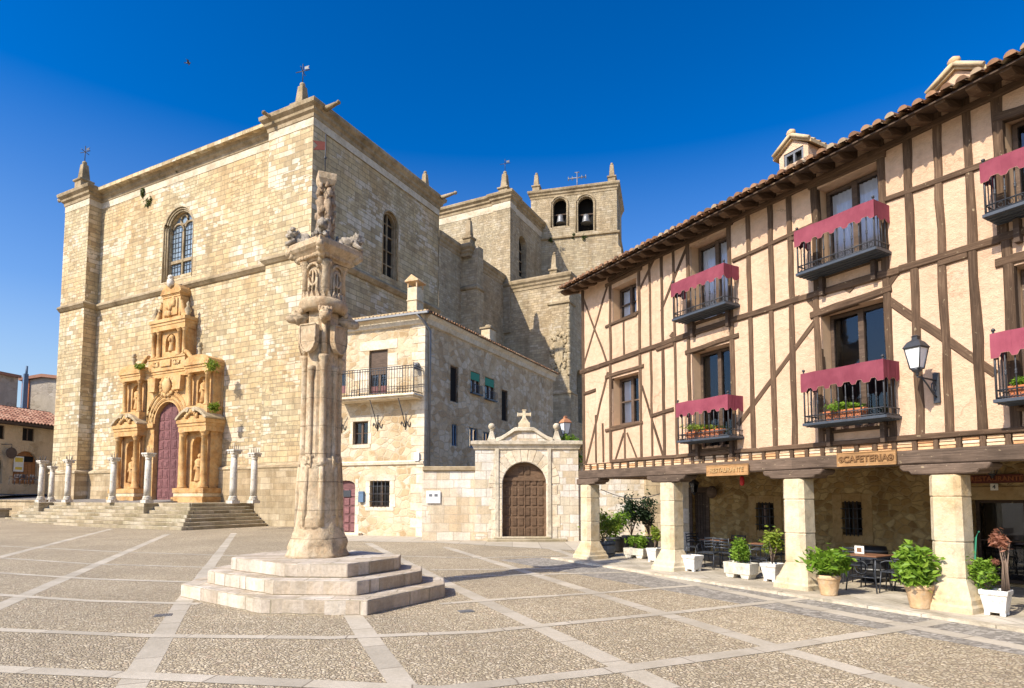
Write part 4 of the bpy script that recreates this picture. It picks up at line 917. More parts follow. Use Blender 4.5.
drum = MB(); drum.lathe(PC, [(.40, zd), (.40, ze)], 8, rot0 + R(22.5), smooth=False); dr_ = drum.build('traceried_drum', M['rollo'], pil)
for k in range(8):
    a = rot0 + k * math.pi / 4; d = Vector((math.cos(a), math.sin(a), 0))
    b = MB()
    if k % 2 == 0: b.lathe(PC + d * .42, [(.1, zd), (.09, ze - .12), (.14, ze - .05), (.16, ze + .02)], 10); b.build('corner_shaft', M['rollo'], dr_)
    else:
        f = Fr(PC + d * .40, Vector((-d.y, d.x, 0))); zm = (zd + ze) / 2; h = (ze - zd)
        b.tube([f.p(.12 * math.cos(t), -.0, zm + h * .05 + .17 * math.sin(t)) for t in [i * math.pi / 6 for i in range(13)]], .03, 6)
        b.tube([f.p(.12, 0, zd + .05), f.p(.12, 0, zm + .03)], .03); b.tube([f.p(-.12, 0, zd + .05), f.p(-.12, 0, zm + .03)], .03); b.tube([f.p(0, 0, zd + .05), f.p(0, 0, zm + .2)], .025)
        b.tube([f.p(.16 * math.cos(t), -.01, ze - .16 + .12 * math.sin(t)) for t in [i * math.pi / 6 for i in range(7)]], .03, 6)
        b.build('tracery', M['rollo'], dr_)
AB = Fr(PC, vdir(512).cross(Vector((0, 0, 1))), None).rot(0, 0, R(45 + 10))
b = MB(); zf = pz(256); s = .66
def sq(s, z): return [AB.p(x, y, z) for x, y in ((-s, -s), (s, -s), (s, s), (-s, s))]
b.loft([sq(.36, zf - .18), sq(.46, zf - .05), sq(.58, zf + .06), sq(.61, zf + .08), sq(s, zf + .13), sq(s, zf + .24), sq(s * .97, zf + .27)]); b.build('abacus', M['rollo'], pil, .02, 2)
b = MB()
for sx, sy in ((-1, -1), (1, -1), (1, 1), (-1, 1)):
    for k in range(6): b.blob(AB.p(sx * (.34 + .05 * k), sy * (.34 + .05 * k), zf - .1 + .04 * k + .02 * (k % 2)), (.11, .11, .10), k, .4, sub=1)
for e in range(4):
    f = AB.rot(0, 0, e * math.pi / 2)
    for k in range(9): b.blob(f.p(-.4 + .1 * k, -.47, zf - .02), (.08, .06, .07), k + e, .5, f, 1)
b.build('leaf_carving', M['rollo'], pil)
zt = zf + .27
for i, (sx, sy) in enumerate(((-1, -1), (1, -1), (1, 1), (-1, 1))):   # couchant lions on the corners
    d = (AB.ex * sx + AB.ey * sy).normalized(); f = Fr(AB.p(sx * .42, sy * .42, zt), d); b = MB()
    b.blob(f.p(-.05, 0, .14), (.26, .13, .15), i, .6, f, 3, 3); b.blob(f.p(.17, .03, .25), (.12, .11, .13), i + 4, .7, f, 3, 3.5); b.blob(f.p(.27, .03, .22), (.075, .065, .055), i, .4, f, 2, 3)
    for j in range(9): b.blob(f.p(.08 + .1 * math.cos(j), .03 + .12 * math.sin(j * .7 * 2), .25 + .1 * math.sin(j * 1.3)), .055, j, .5, f, 1)
    for e in (-1, 1): b.tube([f.p(.1, .09 * e, .12), f.p(.26, .1 * e, .03), f.p(.33, .1 * e, .03)], [.06, .05, .045], 6); b.tube([f.p(-.2, .1 * e, .12), f.p(-.16, .15 * e, .03), f.p(-.05, .15 * e, .03)], [.08, .06, .05], 6)
    b.tube([f.p(-.28, 0, .1), f.p(-.36, .06, .2), f.p(-.3, .1, .32)], [.03, .025, .04], 6)
    b.build('stone_lion', M['rollogrey'], pil)
zg = pz(178); zh = pz(169)
b = MB(); b.lathe(PC, [(.3, zt), (.25, zt + .2), (.15, zt + .3), (.12, zg)], 8, R(10), smooth=False); b.build('pinnacle_core', M['rollo'], pil)
for k in range(4):
    a = rot0 + R(20) + k * math.pi / 2; d = Vector((math.cos(a), math.sin(a), 0)); f = Fr(PC + d * .17, Vector((-d.y, d.x, 0)))
    b = MB(); z0 = zt + .25; hh = (zg - z0)
    b.lathe(PC + d * .16, [(.13, z0), (.12, z0 + hh * .1), (.15, z0 + hh * .14), (.10, z0 + hh * .4), (.14, z0 + hh * .62), (.08, z0 + hh * .74), (.05, z0 + hh * .76)], 10)
    b.blob(PC + d * .22 + Vector((0, 0, z0 + hh * .82)), (.085, .085, .11), k, .3)
    for j in range(26): b.blob(PC + d * (.16 + random.uniform(-.02, .09)) + f.ex * random.uniform(-.14, .14) + Vector((0, 0, z0 + hh * random.uniform(0, .98))), (.055, .055, .075), j + k, .7, f, 2, 4)
    b.build('pinnacle_figure', M['rolloworn'], pil)
b = MB(); f = AB.rot(0, 0, R(-30)); b.loft([[f.p(x * .2, y * .2, zg - .05) for x, y in ((-1, -1), (1, -1), (1, 1), (-1, 1))], [f.p(x * .27, y * .27, zg + .06) for x, y in ((-1, -1), (1, -1), (1, 1), (-1, 1))], [f.p(x * .28, y * .28, zh) for x, y in ((-1, -1), (1, -1), (1, 1), (-1, 1))]]); b.build('top_slab', M['rollo'], pil, .01)
b = MB(); q = PC + Vector((-.04, 0, zh)); ztop = PP(323, 134); b.tube([q, Vector((q.x, q.y, ztop))], .014, 6); b.blob(Vector((q.x, q.y, PP(323, 158))), .035, 1, 0); vr = b.build('vane_rod', M['iron'], pil)
zf1, zf0 = PP(316, 142), PP(316, 150); b = MB(); e = Vector((-1, -.1, 0)).normalized()
pts = [(0, zf0), (0, zf1), (.32, zf1 + .02), (.2, (zf0 + zf1) / 2), (.30, zf0 - .01)]
b.loft([[Vector((q.x, q.y + oy, 0)) + e * x + Vector((0, 0, z)) for x, z in pts] for oy in (-.008, .008)]); b.build('vane_flag', M['rustred'], vr)

for ch in pil.children:
    if ch.name.split('.')[0] not in ('step', 'worn_base'): ch.scale = (.70, .70, 1) if ch.name.split('.')[0] in ('pinnacle_core', 'pinnacle_figure', 'top_slab') else (.87, .87, 1)

# ================================================================== SMALL HOUSE
H0 = gp(423, 537)
HF = Fr(H0, -vdir(-1000)); HS = Fr(H0, vdir(812))
house = thing('stone_house', 'two storey rubble stone house with iron balcony between the church and the arched gate', 'house', HF.p(-3, 3, 0))
EZ = 11.35
hx0 = HF.at(316, 480)[0]; hd = HS.at(553, 420)[0]
def hw(px0, px1, py0, py1):
    (a, z0), (b_, z1_) = HF.at(px0, (py0 + py1) / 2), HF.at(px1, (py0 + py1) / 2); zb = HF.at((px0 + px1) / 2, py1)[1]; zt = HF.at((px0 + px1) / 2, py0)[1]
    return a, b_, zb, zt
def hs(px0, px1, py0, py1):
    a = HS.at(px0, 400)[0]; b_ = HS.at(px1, 400)[0]; return a, b_, HS.at((px0 + px1) / 2, py1)[1], HS.at((px0 + px1) / 2, py0)[1]
bd = hw(369, 387.5, 350, 394); bd2 = hw(326, 346, 350, 394); sm = hw(353, 368, 421.5, 444.5); bw = hw(370, 389.5, 481, 507); dd = hw(336, 355, 479, 527)
dd = (dd[0], dd[1], 0.1, dd[3])
mb = MB()
mb.wall(HF, rect(hx0, 0, -.5, EZ), [rect(*bd), rect(*bd2), rect(*sm), rect(*bw), arch(dd[0], dd[1], dd[2], dd[3] - .35, 8, -.55)], reveal=.28)
mb.build('front_wall', M['house'], house)
sides = [(450, 458, 366, 402, 'brown'), (470.5, 480, 372, 394, 'awn'), (485, 494.5, 378, 400, 'awn'), (501.5, 507.5, 390, 421, 'brown'), (452, 458, 424, 446, 'blue'), (469, 478, 428, 448, 'blue'), (483, 490, 432, 449, 'blue')]
mb = MB(); mb.wall(HS, rect(0, hd, -.5, EZ), [rect(*hs(*q[:4])) for q in sides], reveal=.25); mb.wall(HF.sub(hx0, 0, 0, 3), rect(-9, 0, -.5, EZ)); mb.wall(HS.sub(hd, 0, 0, 1), rect(0, 8, -.5, EZ)); mb.build('side_wall', M['houseside'], house)
mb = MB(); zq = 0; i = 0
while zq < EZ - .2:
    h = random.uniform(.34, .5); h = min(h, EZ - zq); lo = .75 if i % 2 else .42; mb.box(HF, -lo, .022, -.022, .02 + (.42 if i % 2 else .75), zq + .006, zq + h - .006); zq += h; i += 1
zq = 0
mb.build('quoin', M['quoin'], house, .012)
for (a, c, z0, z1_), e in ((bd, .0), (bw, .28), (sm, .16), (dd, .2)):
    mb = MB()
    if e: 
        for k in range(max(2, int((z1_ - z0) / .45))):
            n = max(2, int((z1_ - z0) / .45)); q0 = z0 + (z1_ - z0) * k / n; q1 = z0 + (z1_ - z0) * (k + 1) / n; w_ = e * (1 if k % 2 else 1.35)
            mb.box(HF, a - w_, a - .003, -.02, .2, q0 + .005, q1 - .005); mb.box(HF, c + .003, c + w_, -.02, .2, q0 + .005, q1 - .005)
        if (a, c) != (dd[0], dd[1]): mb.box(HF, a - e * 1.2, c + e * 1.2, -.024, .2, z1_ + .003, z1_ + .32); mb.box(HF, a - e, c + e, -.03, .2, z0 - .2, z0 - .003)
    else:
        for k in range(3): mb.box(HF, a - (.95 if k == 1 else .62), a - .003, -.02, .2, z0 + .1 + .68 * k, z0 + .1 + .68 * k + .66); mb.box(HF, c + .003, c + (.9 if k == 1 else .6), -.021, .2, z0 + .1 + .68 * k, z0 + .1 + .68 * k + .66)
        mb.box(HF, a - .6, c + .6, -.025, .2, z1_ + .004, z1_ + .5)
    mb.build('dressed_surround', M['quoin'], house, .012)
zst = HF.at(390, 463)[1]
mb = MB(); mb.sweep(HF, [(hx0, 0), (0.02, 0)], [(0, zst - .1), (.08, zst - .08), (.10, zst + .05), (0, zst + .12)]); mb.build('string_course', M['quoin'], house)
mb = MB(); mb.sweep(HF, [(hx0, 0), (0.0, 0)], [(0, EZ - .5), (.12, EZ - .45), (.18, EZ - .2), (.34, EZ - .05), (.34, EZ + .02), (0, EZ + .02)]); mb.sweep(HS, [(0.0, 0), (hd + .2, 0)], [(0, EZ - .5), (.12, EZ - .45), (.18, EZ - .2), (.34, EZ - .05), (.34, EZ + .02), (0, EZ + .02)]); mb.build('eaves_moulding', M['quoin'], house)
# hipped tile roof
def tiles(b, fr, x0, x1, z, depth, slope, pitch=.23, hipL=False, hipR=False, y0=0.0, row=.38, r=.085):
    """barrel tiles running up the slope; fr faces the eave"""
    n = int((x1 - x0) / pitch); tn = math.tan(slope)
    for i in range(n):
        xm = x0 + pitch * (i + .5); dp = depth
        if hipR: dp = min(dp, (x1 - xm) + .05)
        if hipL: dp = min(dp, (xm - x0) + .05)
        m = max(1, int(dp / row))
        for j in range(m):
            ya = y0 + j * row; yb_ = min(y0 + (j + 1) * row + .06, y0 + dp + .06); dz = random.uniform(-.012, .012) + .03; dx = random.uniform(-.012, .012)
            if (yb_ - ya) < .05: continue
            rows = []
            for yy, rr, ex_ in ((ya, r, 0.035), (yb_, r * .82, 0.0)):
                rows.append([fr.p(xm + dx + rr * math.cos(a), yy, z + (yy - y0) * tn + dz + ex_ + rr * math.sin(a) * 1.0) for a in [math.pi * k / 6 for k in range(7)]])
            b.grid(rows, smooth=True)
            b.face([rows[0][k] for k in range(7)])
            xv = xm + pitch / 2
            if j == 0: b.grid([[fr.p(xv - .06, ya, z + .06), fr.p(xv, ya - .03, z - .01), fr.p(xv + .06, ya, z + .06)], [fr.p(xv - .06, yb_, z + .06 + row * tn), fr.p(xv, yb_, z - .01 + row * tn), fr.p(xv + .06, yb_, z + .06 + row * tn)]], smooth=True)
HR = HF.sub(0, -.42, 0); sl = R(20)
mb = MB(); tiles(mb, HR, hx0 - .3, .42, EZ + .0, 4.2, sl, hipR=True); mb.build('front_roof_tiles', M['tile_pale'], house)
mb = MB(); tiles(mb, HS.sub(0, -.42, 0), -.42, hd + .3, EZ + .0, 3.6, sl, hipL=True, pitch=.26); mb.build('side_roof_tiles', M['tile'], house)
mb = MB(); q = [HF.p(hx0 - .3, -.4, EZ + .02), HF.p(.4, -.4, EZ + .02)]
ridge = HF.p(-4.2, 4.0, EZ + 1.55); q2 = HS.p(hd + .3, -.4, EZ + .02); back = HS.p(hd + .3, 4.5, EZ + 1.6); lft = HF.p(hx0 - .3, 4.0, EZ + 1.55)
mb.face([q[0], q[1], ridge, lft]); mb.face([q[1], q2, back, ridge]); mb.face([lft, ridge, HF.p(-4.2, 9, EZ + 1.5), HF.p(hx0 - .3, 9, EZ + 1.5)]); mb.face([ridge, back, HS.p(hd, 9, EZ)])
mb.build('roof_deck', M['tile'], house)
mb = MB(); mb.box(HF, hx0 - .3, .46, -.56, -.44, EZ - .1, EZ + .03); mb.build('gutter', M['zinc'], house, .02)
# chimneys
def chimney(fr, w_, d_, z0, z1_, tilecap):
    b = MB(); b.box(fr, -w_, w_, -d_, d_, z0, z1_); b.box(fr, -w_ - .04, w_ + .04, -d_ - .04, d_ + .04, z1_ - .75, z1_ - .68)
    o = b.build('chimney', M['post'], house, .02)
    b = MB()
    if tilecap:
        for sx in (-1, 1):
            for sy in (-1, 1): b.box(fr, sx * w_ - .07 * (sx > 0), sx * w_ + .07 * (sx < 0), sy * d_ - .07 * (sy > 0), sy * d_ + .07 * (sy < 0), z1_, z1_ + .32)
        b.prism(fr, [(-w_ - .12, z1_ + .3), (w_ + .12, z1_ + .3), (w_ + .12, z1_ + .36), (0, z1_ + .68), (-w_ - .12, z1_ + .36)], -d_ - .1, d_ + .1)
    else: b.box(fr, -w_ - .08, w_ + .08, -d_ - .08, d_ + .08, z1_, z1_ + .12); b.lathe(fr.p(0, 0, z1_ + .12), [(w_ * .7, 0), (w_ * .5, .2), (.02, .25)], 10)
    b.build('chimney_cap', M['terracotta'] if tilecap else M['trim'], o, .01)
x, z = HF.at(416, 300, 1.3); _, zt_ = HF.at(416, 289, 1.3); chimney(HF.sub(HF.at(415.5, 300, 1.3)[0], 1.3, 0), .30, .36, EZ - .2, zt_, True)
v = HS.at(488.5, 340, 1.0); zt_ = HS.at(488, 330, 1.0)[1]; chimney(HS.sub(v[0], 1.0, 0), .42, .32, EZ - .2, zt_, False)
# openings
def fill_window(fr, a, c, z0, z1_, parent, mat_frame, depth=.2, leaves=2, bars=0, glass='glass', name='window', shade=None, horiz=1):
    b = MB(); w_ = .07
    b.box(fr, a, c, depth, depth + .08, z0, z0 + w_); b.box(fr, a, c, depth, depth + .08, z1_ - w_, z1_); b.box(fr, a, a + w_, depth + .001, depth + .079, z0, z1_); b.box(fr, c - w_, c, depth + .001, depth + .079, z0, z1_)
    for k in range(1, leaves): x = a + (c - a) * k / leaves; b.box(fr, x - w_ * .8, x + w_ * .8, depth - .015, depth + .085, z0, z1_)
    for k in range(1, horiz + 1): z = z0 + (z1_ - z0) * k / (horiz + 1); b.box(fr, a, c, depth + .01, depth + .07, z - .02, z + .02)
    o = b.build(name, mat_frame, parent)
    b = MB(); b.wall(fr, rect(a + .02, c - .02, z0 + .02, z1_ - .02), y=depth + .04); b.build('pane', M[glass], o)
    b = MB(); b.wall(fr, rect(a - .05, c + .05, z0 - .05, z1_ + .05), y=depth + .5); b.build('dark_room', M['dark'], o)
    if bars:
        b = MB()
        for k in range(1, bars + 1): x = a + (c - a) * k / (bars + 1); b.tube([fr.p(x, -.03, z0 - .03), fr.p(x, -.03, z1_ + .03)], .016, 5)
        for z in (z0 + (z1_ - z0) * .2, z0 + (z1_ - z0) * .5, z0 + (z1_ - z0) * .8): b.tube([fr.p(a - .03, -.03, z), fr.p(c + .03, -.03, z)], .016, 5)
        b.build('window_grille', M['iron'], o)
    return o
fill_window(HF, *sm, house, M['frame'], .18); fill_window(HF, *bw, house, M['frame'], .2, 2, bars=4, glass='dark')
for q in (bd, bd2):
    a, c, z0, z1_ = q; o = fill_window(HF, a, c, z0, z1_, house, M['frame'], .16, 2, name='balcony_door', horiz=0)
    b = MB(); b.box(HF, a + .03, c - .03, .12, .155, z0 + (z1_ - z0) * .45, z1_); b.build('roller_shutter', M['frame'], o)
    b = MB(); b.box(HF, a + .08, (a + c) / 2 - .06, .15, .2, z0 + .05, z0 + .45); b.box(HF, (a + c) / 2 + .06, c - .08, .15, .2, z0 + .05, z0 + .45); b.build('lower_panel', M['doorred'], o)
b = MB(); b.prism(HF, arch(dd[0], dd[1], 0, dd[3] - .35, 8, -.55), .16, .25); o = b.build('arched_door', M['doorred'], house)
b = MB()
for r in range(5):
    for k in range(3): wx = (dd[1] - dd[0]) / 3; b.prism(HF, rect(dd[0] + wx * k + .06, dd[0] + wx * (k + 1) - .06, .2 + r * .46, .2 + r * .46 + .36), .12, .17)
b.build('door_panels', M['doorred'], o, .01)
b = MB(); b.box(HF, (dd[0] + dd[1]) / 2 - .25, (dd[0] + dd[1]) / 2 + .25, .10, .13, dd[3] - .95, dd[3] - .6); b.build('door_grille', M['iron'], o)
b = MB(); b.box(HF, dd[0] - .1, dd[1] + .5, -.35, 0, -.1, .14); b.build('doorstep', M['quoin'], house, .02)
for q in sides:
    a, c, z0, z1_ = hs(*q[:4])
    o = fill_window(HS, a, c, z0, z1_, house, M['bluepaint'] if q[4] == 'blue' else M['frame'], .1, 1 if q[4] == 'brown' else 2, glass='dark' if q[4] == 'brown' else 'glass', horiz=0)
    if q[4] == 'awn':
        b = MB(); zm = z0 + (z1_ - z0) * .62; b.box(HS, a + .05, c - .05, .02, .05, zm, z1_ - .05)
        b.build('green_blind', M['green'], o); b = MB(); b.box(HS, a - .05, c + .05, -.2, .05, z0 - .06, z0 + .02)
        for k in range(8): x = a + (c - a) * k / 7; b.tube([HS.p(x, -.18, z0), HS.p(x, -.18, z0 + .5)], .014, 4)
        b.tube([HS.p(a, -.18, z0 + .5), HS.p(c, -.18, z0 + .5)], .018, 4); b.build('window_guard', M['ironblue'], o)
    if q[4] == 'brown':
        b = MB(); b.box(HS, a - .16, a, -.012, .15, z0 - .1, z1_ + .14); b.box(HS, c, c + .16, -.012, .15, z0 - .1, z1_ + .14); b.box(HS, a - .001, c + .001, -.012, .15, z1_ + .001, z1_ + .14); b.build('window_surround', M['houseside'], o)
# iron balcony
bz = HF.at(390, 394, -.9)[1]; bx0 = HF.at(333, 394, -.9)[0]; bx1 = HF.at(414, 394, -.9)[0]; rz = HF.at(390, 367, -.9)[1]
b = MB(); b.box(HF, bx0, bx1, -.92, 0, bz - .12, bz); b.box(HF, bx0 + .1, bx1 - .1, -.8, 0, bz - .2, bz - .12); bal = b.build('balcony', M['quoin'], house, .03)
b = MB()
n = 30
for k in range(n + 1): x = bx0 + .05 + (bx1 - bx0 - .1) * k / n; b.tube([HF.p(x, -.87, bz), HF.p(x, -.87, rz)], .016 if k % 10 else .03, 5)
for k in range(1, 7): b.tube([HF.p(bx1 - .05, -.87 * k / 7, bz), HF.p(bx1 - .05, -.87 * k / 7, rz)], .016, 5)
for z in (bz + .08, rz - .12, rz): b.tube([HF.p(bx0 + .05, -.87, z), HF.p(bx1 - .05, -.87, z), HF.p(bx1 - .05, 0, z)], .022, 5)
b.tube([HF.p(bx1 - .05, -.87, rz), HF.p(bx1 - .03, -.9, rz + .14)], .03); b.build('balcony_railing', M['iron'], bal)
for px in (342, 378, 406):
    b = MB(); x = HF.at(px, 420)[0]; b.tube([HF.p(x, -.75, bz - .2), HF.p(x, -.35, bz - .9), HF.p(x, -.03, bz - 1.6)], .025, 5)
    b.tube([HF.p(x - .3 + .06 * i, -.03, bz - 1.45 + .16 * math.sin(i * 1.3)) for i in range(11)], .022, 5); b.tube([HF.p(x, -.03, bz - .9), HF.p(x, -.03, bz - 1.75)], .022, 5)
    b.build('balcony_brace', M['iron'], bal)
b = MB(); dp = [HF.p(-.2, -.5, EZ - .05), HF.p(.0, -.25, EZ - .35), HS.p(.28, -.12, EZ - .8), HS.p(.28, -.12, HS.at(429, 470)[1])]; b.tube(dp, .07, 8); b.build('drainpipe', M['zinc'], house)
b = MB(); q = HS.at(432, 470)[1]; b.tube([HS.p(.1, -.06, q - .1), HS.p(.1, -.06, .2)], .03, 6); b.build('cable_conduit', M['zinc'], house)
mbx = MB(); a, z = HF.at(362.5, 497); f = HF.sub(a, 0, z); mbx.box(f, -.16, .16, -.16, -.002, -.28, .2); mbx.prism(f.sub(0, 0, 0), [(-.18, .2), (.18, .2), (.12, .3), (-.12, .3)], -.18, -.002); tag(mbx.build('mailbox', M['bluepaint'], None, .015), 'small blue grey mailbox on the house wall beside the maroon arched door', 'mailbox')
mbx = MB(); a, z = HF.at(418, 457); f = HF.sub(a, 0, z); mbx.box(f, -.13, .13, -.14, -.024, -.2, .22); mbx.box(f, -.14, .14, -.16, -.14, -.21, .23); tag(mbx.build('meter_box', M['plastic'], None, .01), 'small white meter box high on the corner of the stone house by the string course', 'box')
mbx = MB(); a, z = HF.at(418, 367); f = HF.sub(a, 0, z); mbx.box(f, -.09, .09, -.2, -.024, -.12, .2); mbx.lathe(f.p(0, -.25, .0), [(.02, -.18), (.12, -.15), (.09, .1), (.03, .16)], 10); tag(mbx.build('floodlight', M['zinc'], None), 'little grey floodlight on the house corner just right of the iron balcony', 'floodlight')

# ================================================================== GARDEN WALL AND ARCHED GATE
GD = gp(520, 541).y
GF = Fr((0, GD, 0), (1, 0, 0))
gw = thing('garden_wall', 'pale stone garden wall running past the gate behind the arcade, with mossy coping', 'wall', (-2.6, GD + .3, 0))
gl0 = GF.at(424, 538, .25)[0]; g0, g1 = GF.at(475, 500)[0], GF.at(578.5, 500)[0]; gcz = GF.at(450, 471, .25)[1]
mb = MB(); mb.box(GF, gl0 - .1, g0 + .05, .25, .75, -.3, gcz)
gR = GF.at(720, 520, .3)[0]; mb.box(GF, g1 - .03, gR, .27, .75, -.3, 4.2)
mb.build('wall', M['gate'], gw)
mb = MB(); mb.box(GF, gl0 - .1, g0 + .02, .15, .85, gcz, gcz + .22); mb.box(GF, g1 + .02, gR, .17, .85, 4.2, 4.4); mb.build('coping', M['trim'], gw, .04)
mb = MB(); mb.box(GF, GF.at(647, 500, .2)[0] - .1, GF.at(660, 500, .2)[0] + .2, .05, .3, -.2, 4.1); mb.build('buttress', M['base'], gw, .03)
gate = thing('arched_gateway', 'pale stone gateway with arched wooden door, cross and two ball finials', 'gateway', ((g0 + g1) / 2, GD, 0))
gzc = GF.at(527, 447)[1]; d0, d1 = GF.at(502.5, 510)[0], GF.at(546.5, 510)[0]; dzt = GF.at(524, 462)[1]; dc = (d0 + d1) / 2; dr2 = (d1 - d0) / 2
mb = MB(); mb.wall(GF, rect(g0, g1, -.3, gzc), [arch(d0, d1, -.3, dzt - dr2, 16)], reveal=.42, edge=.8)
mb.build('wall', M['gate'], gate)
mb = MB(); n = 13
for k in range(n):   # voussoirs
    a0_, a1_ = math.pi * k / n + .008, math.pi * (k + 1) / n - .008; ri, ro = dr2 + .02, dr2 + .62
    mb.prism(GF, [(dc + ri * math.cos(a0_), dzt - dr2 + ri * math.sin(a0_)), (dc + ro * math.cos(a0_), dzt - dr2 + ro * math.sin(a0_)), (dc + ro * math.cos(a1_), dzt - dr2 + ro * math.sin(a1_)), (dc + ri * math.cos(a1_), dzt - dr2 + ri * math.sin(a1_))], -.025, .2)
for sx in (-1, 1):
    zq = 0.1; i = 0
    while zq < dzt - dr2 - .1:
        h = min(random.uniform(.4, .55), dzt - dr2 - zq - .005); xa = dc + sx * (dr2 + .02); xb2 = dc + sx * (dr2 + (.62 if i % 2 else .5)); mb.box(GF, min(xa, xb2), max(xa, xb2), -.024, .2, zq, zq + h - .012); zq += h; i += 1
mb.build('voussoirs', M['quoin'], gate, .01)
mb = MB()
for px in (497, 549.5):
    x = GF.at(px, 500)[0]; mb.box(GF, x - .09, x + .09, -.07, .1, 0, gzc - .05)
mb.sweep(GF, [(g0, .8), (g0, 0), (g1, 0), (g1, .8)], [(0, gzc - .12), (.06, gzc - .1), (.10, gzc + .05), (.2, gzc + .12), (.2, gzc + .26), (0, gzc + .3)])
mb.box(GF, g0 + .002, g1 - .002, .002, .8, gzc, gzc + .27)
mb.build('cornice', M['gatetrim'], gate, .015)
zp = gzc + .28; hzp = GF.at(522, 430)[1]; pl, pr = GF.at(498, 440)[0], GF.at(551, 440)[0]; pc = (pl + pr) / 2
curve = [(pl + (pr - pl) * i / 16, zp + (hzp - zp) * min(1, (min(i, 16 - i) / 5.2) ** 1.1)) for i in range(1, 16)]
mb = MB(); mb.prism(GF, [(pl, zp)] + [(pr, zp)] + curve[::-1], .12, .6); mb.build('pediment', M['gate'], gate)
mb = MB(); c2 = [(pl - .1, zp)] + curve + [(pr + .1, zp)]
mb.loft([[GF.p(x, y, z + dz) for y, dz in ((0.0, -.04), (0.0, .14), (.7, .14), (.7, -.04))] for x, z in c2], smooth=False); mb.build('pediment_coping', M['gatetrim'], gate, .02)
b = MB(); q = GF.p(pc, .3, hzp + .1); f = Fr(q, (1, 0, 0)); b.box(f, -.27, .27, -.22, .22, 0, .26)
b.prism(f, [(-.24, .26), (.24, .26), (.09, .5), (.075, .84), (-.075, .84), (-.09, .5)], -.08, .08); b.box(f, -.3, .3, -.079, .079, .58, .72)
for sx in (-1, 1): b.box(f, sx * .3 - .03, sx * .3 + .03, -.09, .09, .555, .745)
b.box(f, -.105, .105, -.09, .09, .82, .88); b.build('stone_cross', M['post'], gate, .02)
for px in (491.5, 557):
    b = MB(); q = GF.p(GF.at(px, 440)[0], .3, zp); b.lathe(q, [(.28, 0), (.28, .08), (.23, .13), (.13, .42), (.09, .52)], 4, R(45), smooth=False); b.lathe(q, [(.08, .5), (.11, .53), (.07, .57)], 12); b.blob(q + Vector((0, 0, .70)), .165, 3, .04, sub=3); b.build('ball_finial', M['gatetrim'], gate, .01)
b = MB(); b.prism(GF, arch(d0, d1, 0.05, dzt - dr2, 16), .3, .4); dl_ = b.build('wooden_door', M['doorwood'], gate)
b = MB(); rows = 8; colsn = 6; ww = (d1 - d0 - .2) / colsn
for r in range(rows):
    for k in range(colsn):
        x = d0 + .1 + k * ww; z = .2 + r * .47
        if (abs((x + ww / 2) - dc) > dr2 - .25) and z > dzt - dr2 - .3: continue
        if z + .4 > dzt - dr2 + math.sqrt(max(0, dr2 ** 2 - (abs(x + ww / 2 - dc) + ww / 2) ** 2)): continue
        b.prism(GF, rect(x + .04, x + ww - .04, z, z + .38), .262, .31)
b.build('door_panels', M['doorwood'], dl_, .02)
b = MB(); zt_ = dzt - dr2 + .25; b.box(GF, d0 + .05, d1 - .05, .24, .31, zt_ - .1, zt_ + .05); b.box(GF, dc - .03, dc + .03, .25, .31, .05, zt_); b.build('door_rail', M['doorwood'], dl_)
b = MB(); b.box(GF, d0 - .7, d1 + .9, -.55, .3, -.2, .12); b.box(GF, d0 - .4, d1 + .2, -.2, .3, .1, .2); b.build('doorstep', M['steps'], gate, .04)
mbx = MB(); a, z = GF.at(433.5, 497, .25); f = Fr(GF.p(a, .25, z), (1, 0, 0)); mbx.box(f, -.3, .3, -.05, -.002, -.26, .26); mbx.box(f, -.33, .33, -.065, -.05, -.29, .29); mb2 = mbx.build('meter_cabinet', M['plastic'], None, .01); tag(mb2, 'white square meter cabinet set in the garden wall left of the gate', 'box')
b = MB(); b.box(f, -.2, -.05, -.07, -.066, .02, .14); b.box(f, .05, .2, -.07, -.066, .02, .14); b.build('cabinet_vent', M['zinc'], mb2)

# ================================================================== LANTERN BUILDER
def lantern(b_iron, b_glass, c, s, b_hood=None):
    """four sided tapering street lantern, c = centre of the bottom ring, s = glass height"""
    bh = b_hood or b_iron; r0, r1 = s * .30, s * .52
    def sqr(r, z): return [Vector((c.x + r * math.cos(R(45 + 90 * k) + .5), c.y + r * math.sin(R(45 + 90 * k) + .5), c.z + z)) for k in range(4)]
    b_glass.loft([sqr(r0 * .93, .03 * s), sqr(r1 * .93, s)])
    for k in range(4): b_iron.tube([sqr(r0, 0)[k], sqr(r1, s)[k]], s * .03, 5)
    for r, z in ((r0, 0), (r1, s)):
        q = sqr(r, z); b_iron.tube(q + q[:1], s * .035, 5)
    bh.loft([sqr(r1 * 1.12, s * 1.0), sqr(r1 * 1.15, s * 1.04), sqr(r1 * .75, s * 1.3), sqr(r1 * .35, s * 1.42), sqr(r1 * .35, s * 1.56), sqr(r1 * .45, s * 1.58), sqr(r1 * .1, s * 1.66)])
    b_iron.lathe(c, [(r0 * .9, 0), (r0 * .7, -.12 * s), (r0 * .25, -.2 * s), (r0 * .3, -.3 * s), (.01, -.36 * s)], 8)
q = gp(566.5, 541); a = GF.p(GF.at(566.5, 440)[0], .55, 0)
lt = thing('street_lamp', 'white glass lantern with copper hood on a post behind the gate corner', 'street lamp', (a.x, a.y, 4.4))
b, g, h = MB(), MB(), MB(); zl = GF.at(566, 434, .55)[1]; c = Vector((a.x, a.y, zl)); lantern(b, g, c, .52, h); b.tube([Vector((a.x, a.y, gzc + .2)), c], .05, 8); g.build('lamp_glass', M['lampglass'], lt); b.build('lamp_frame', M['iron'], lt); h.build('lamp_hood', M['copper'], lt)

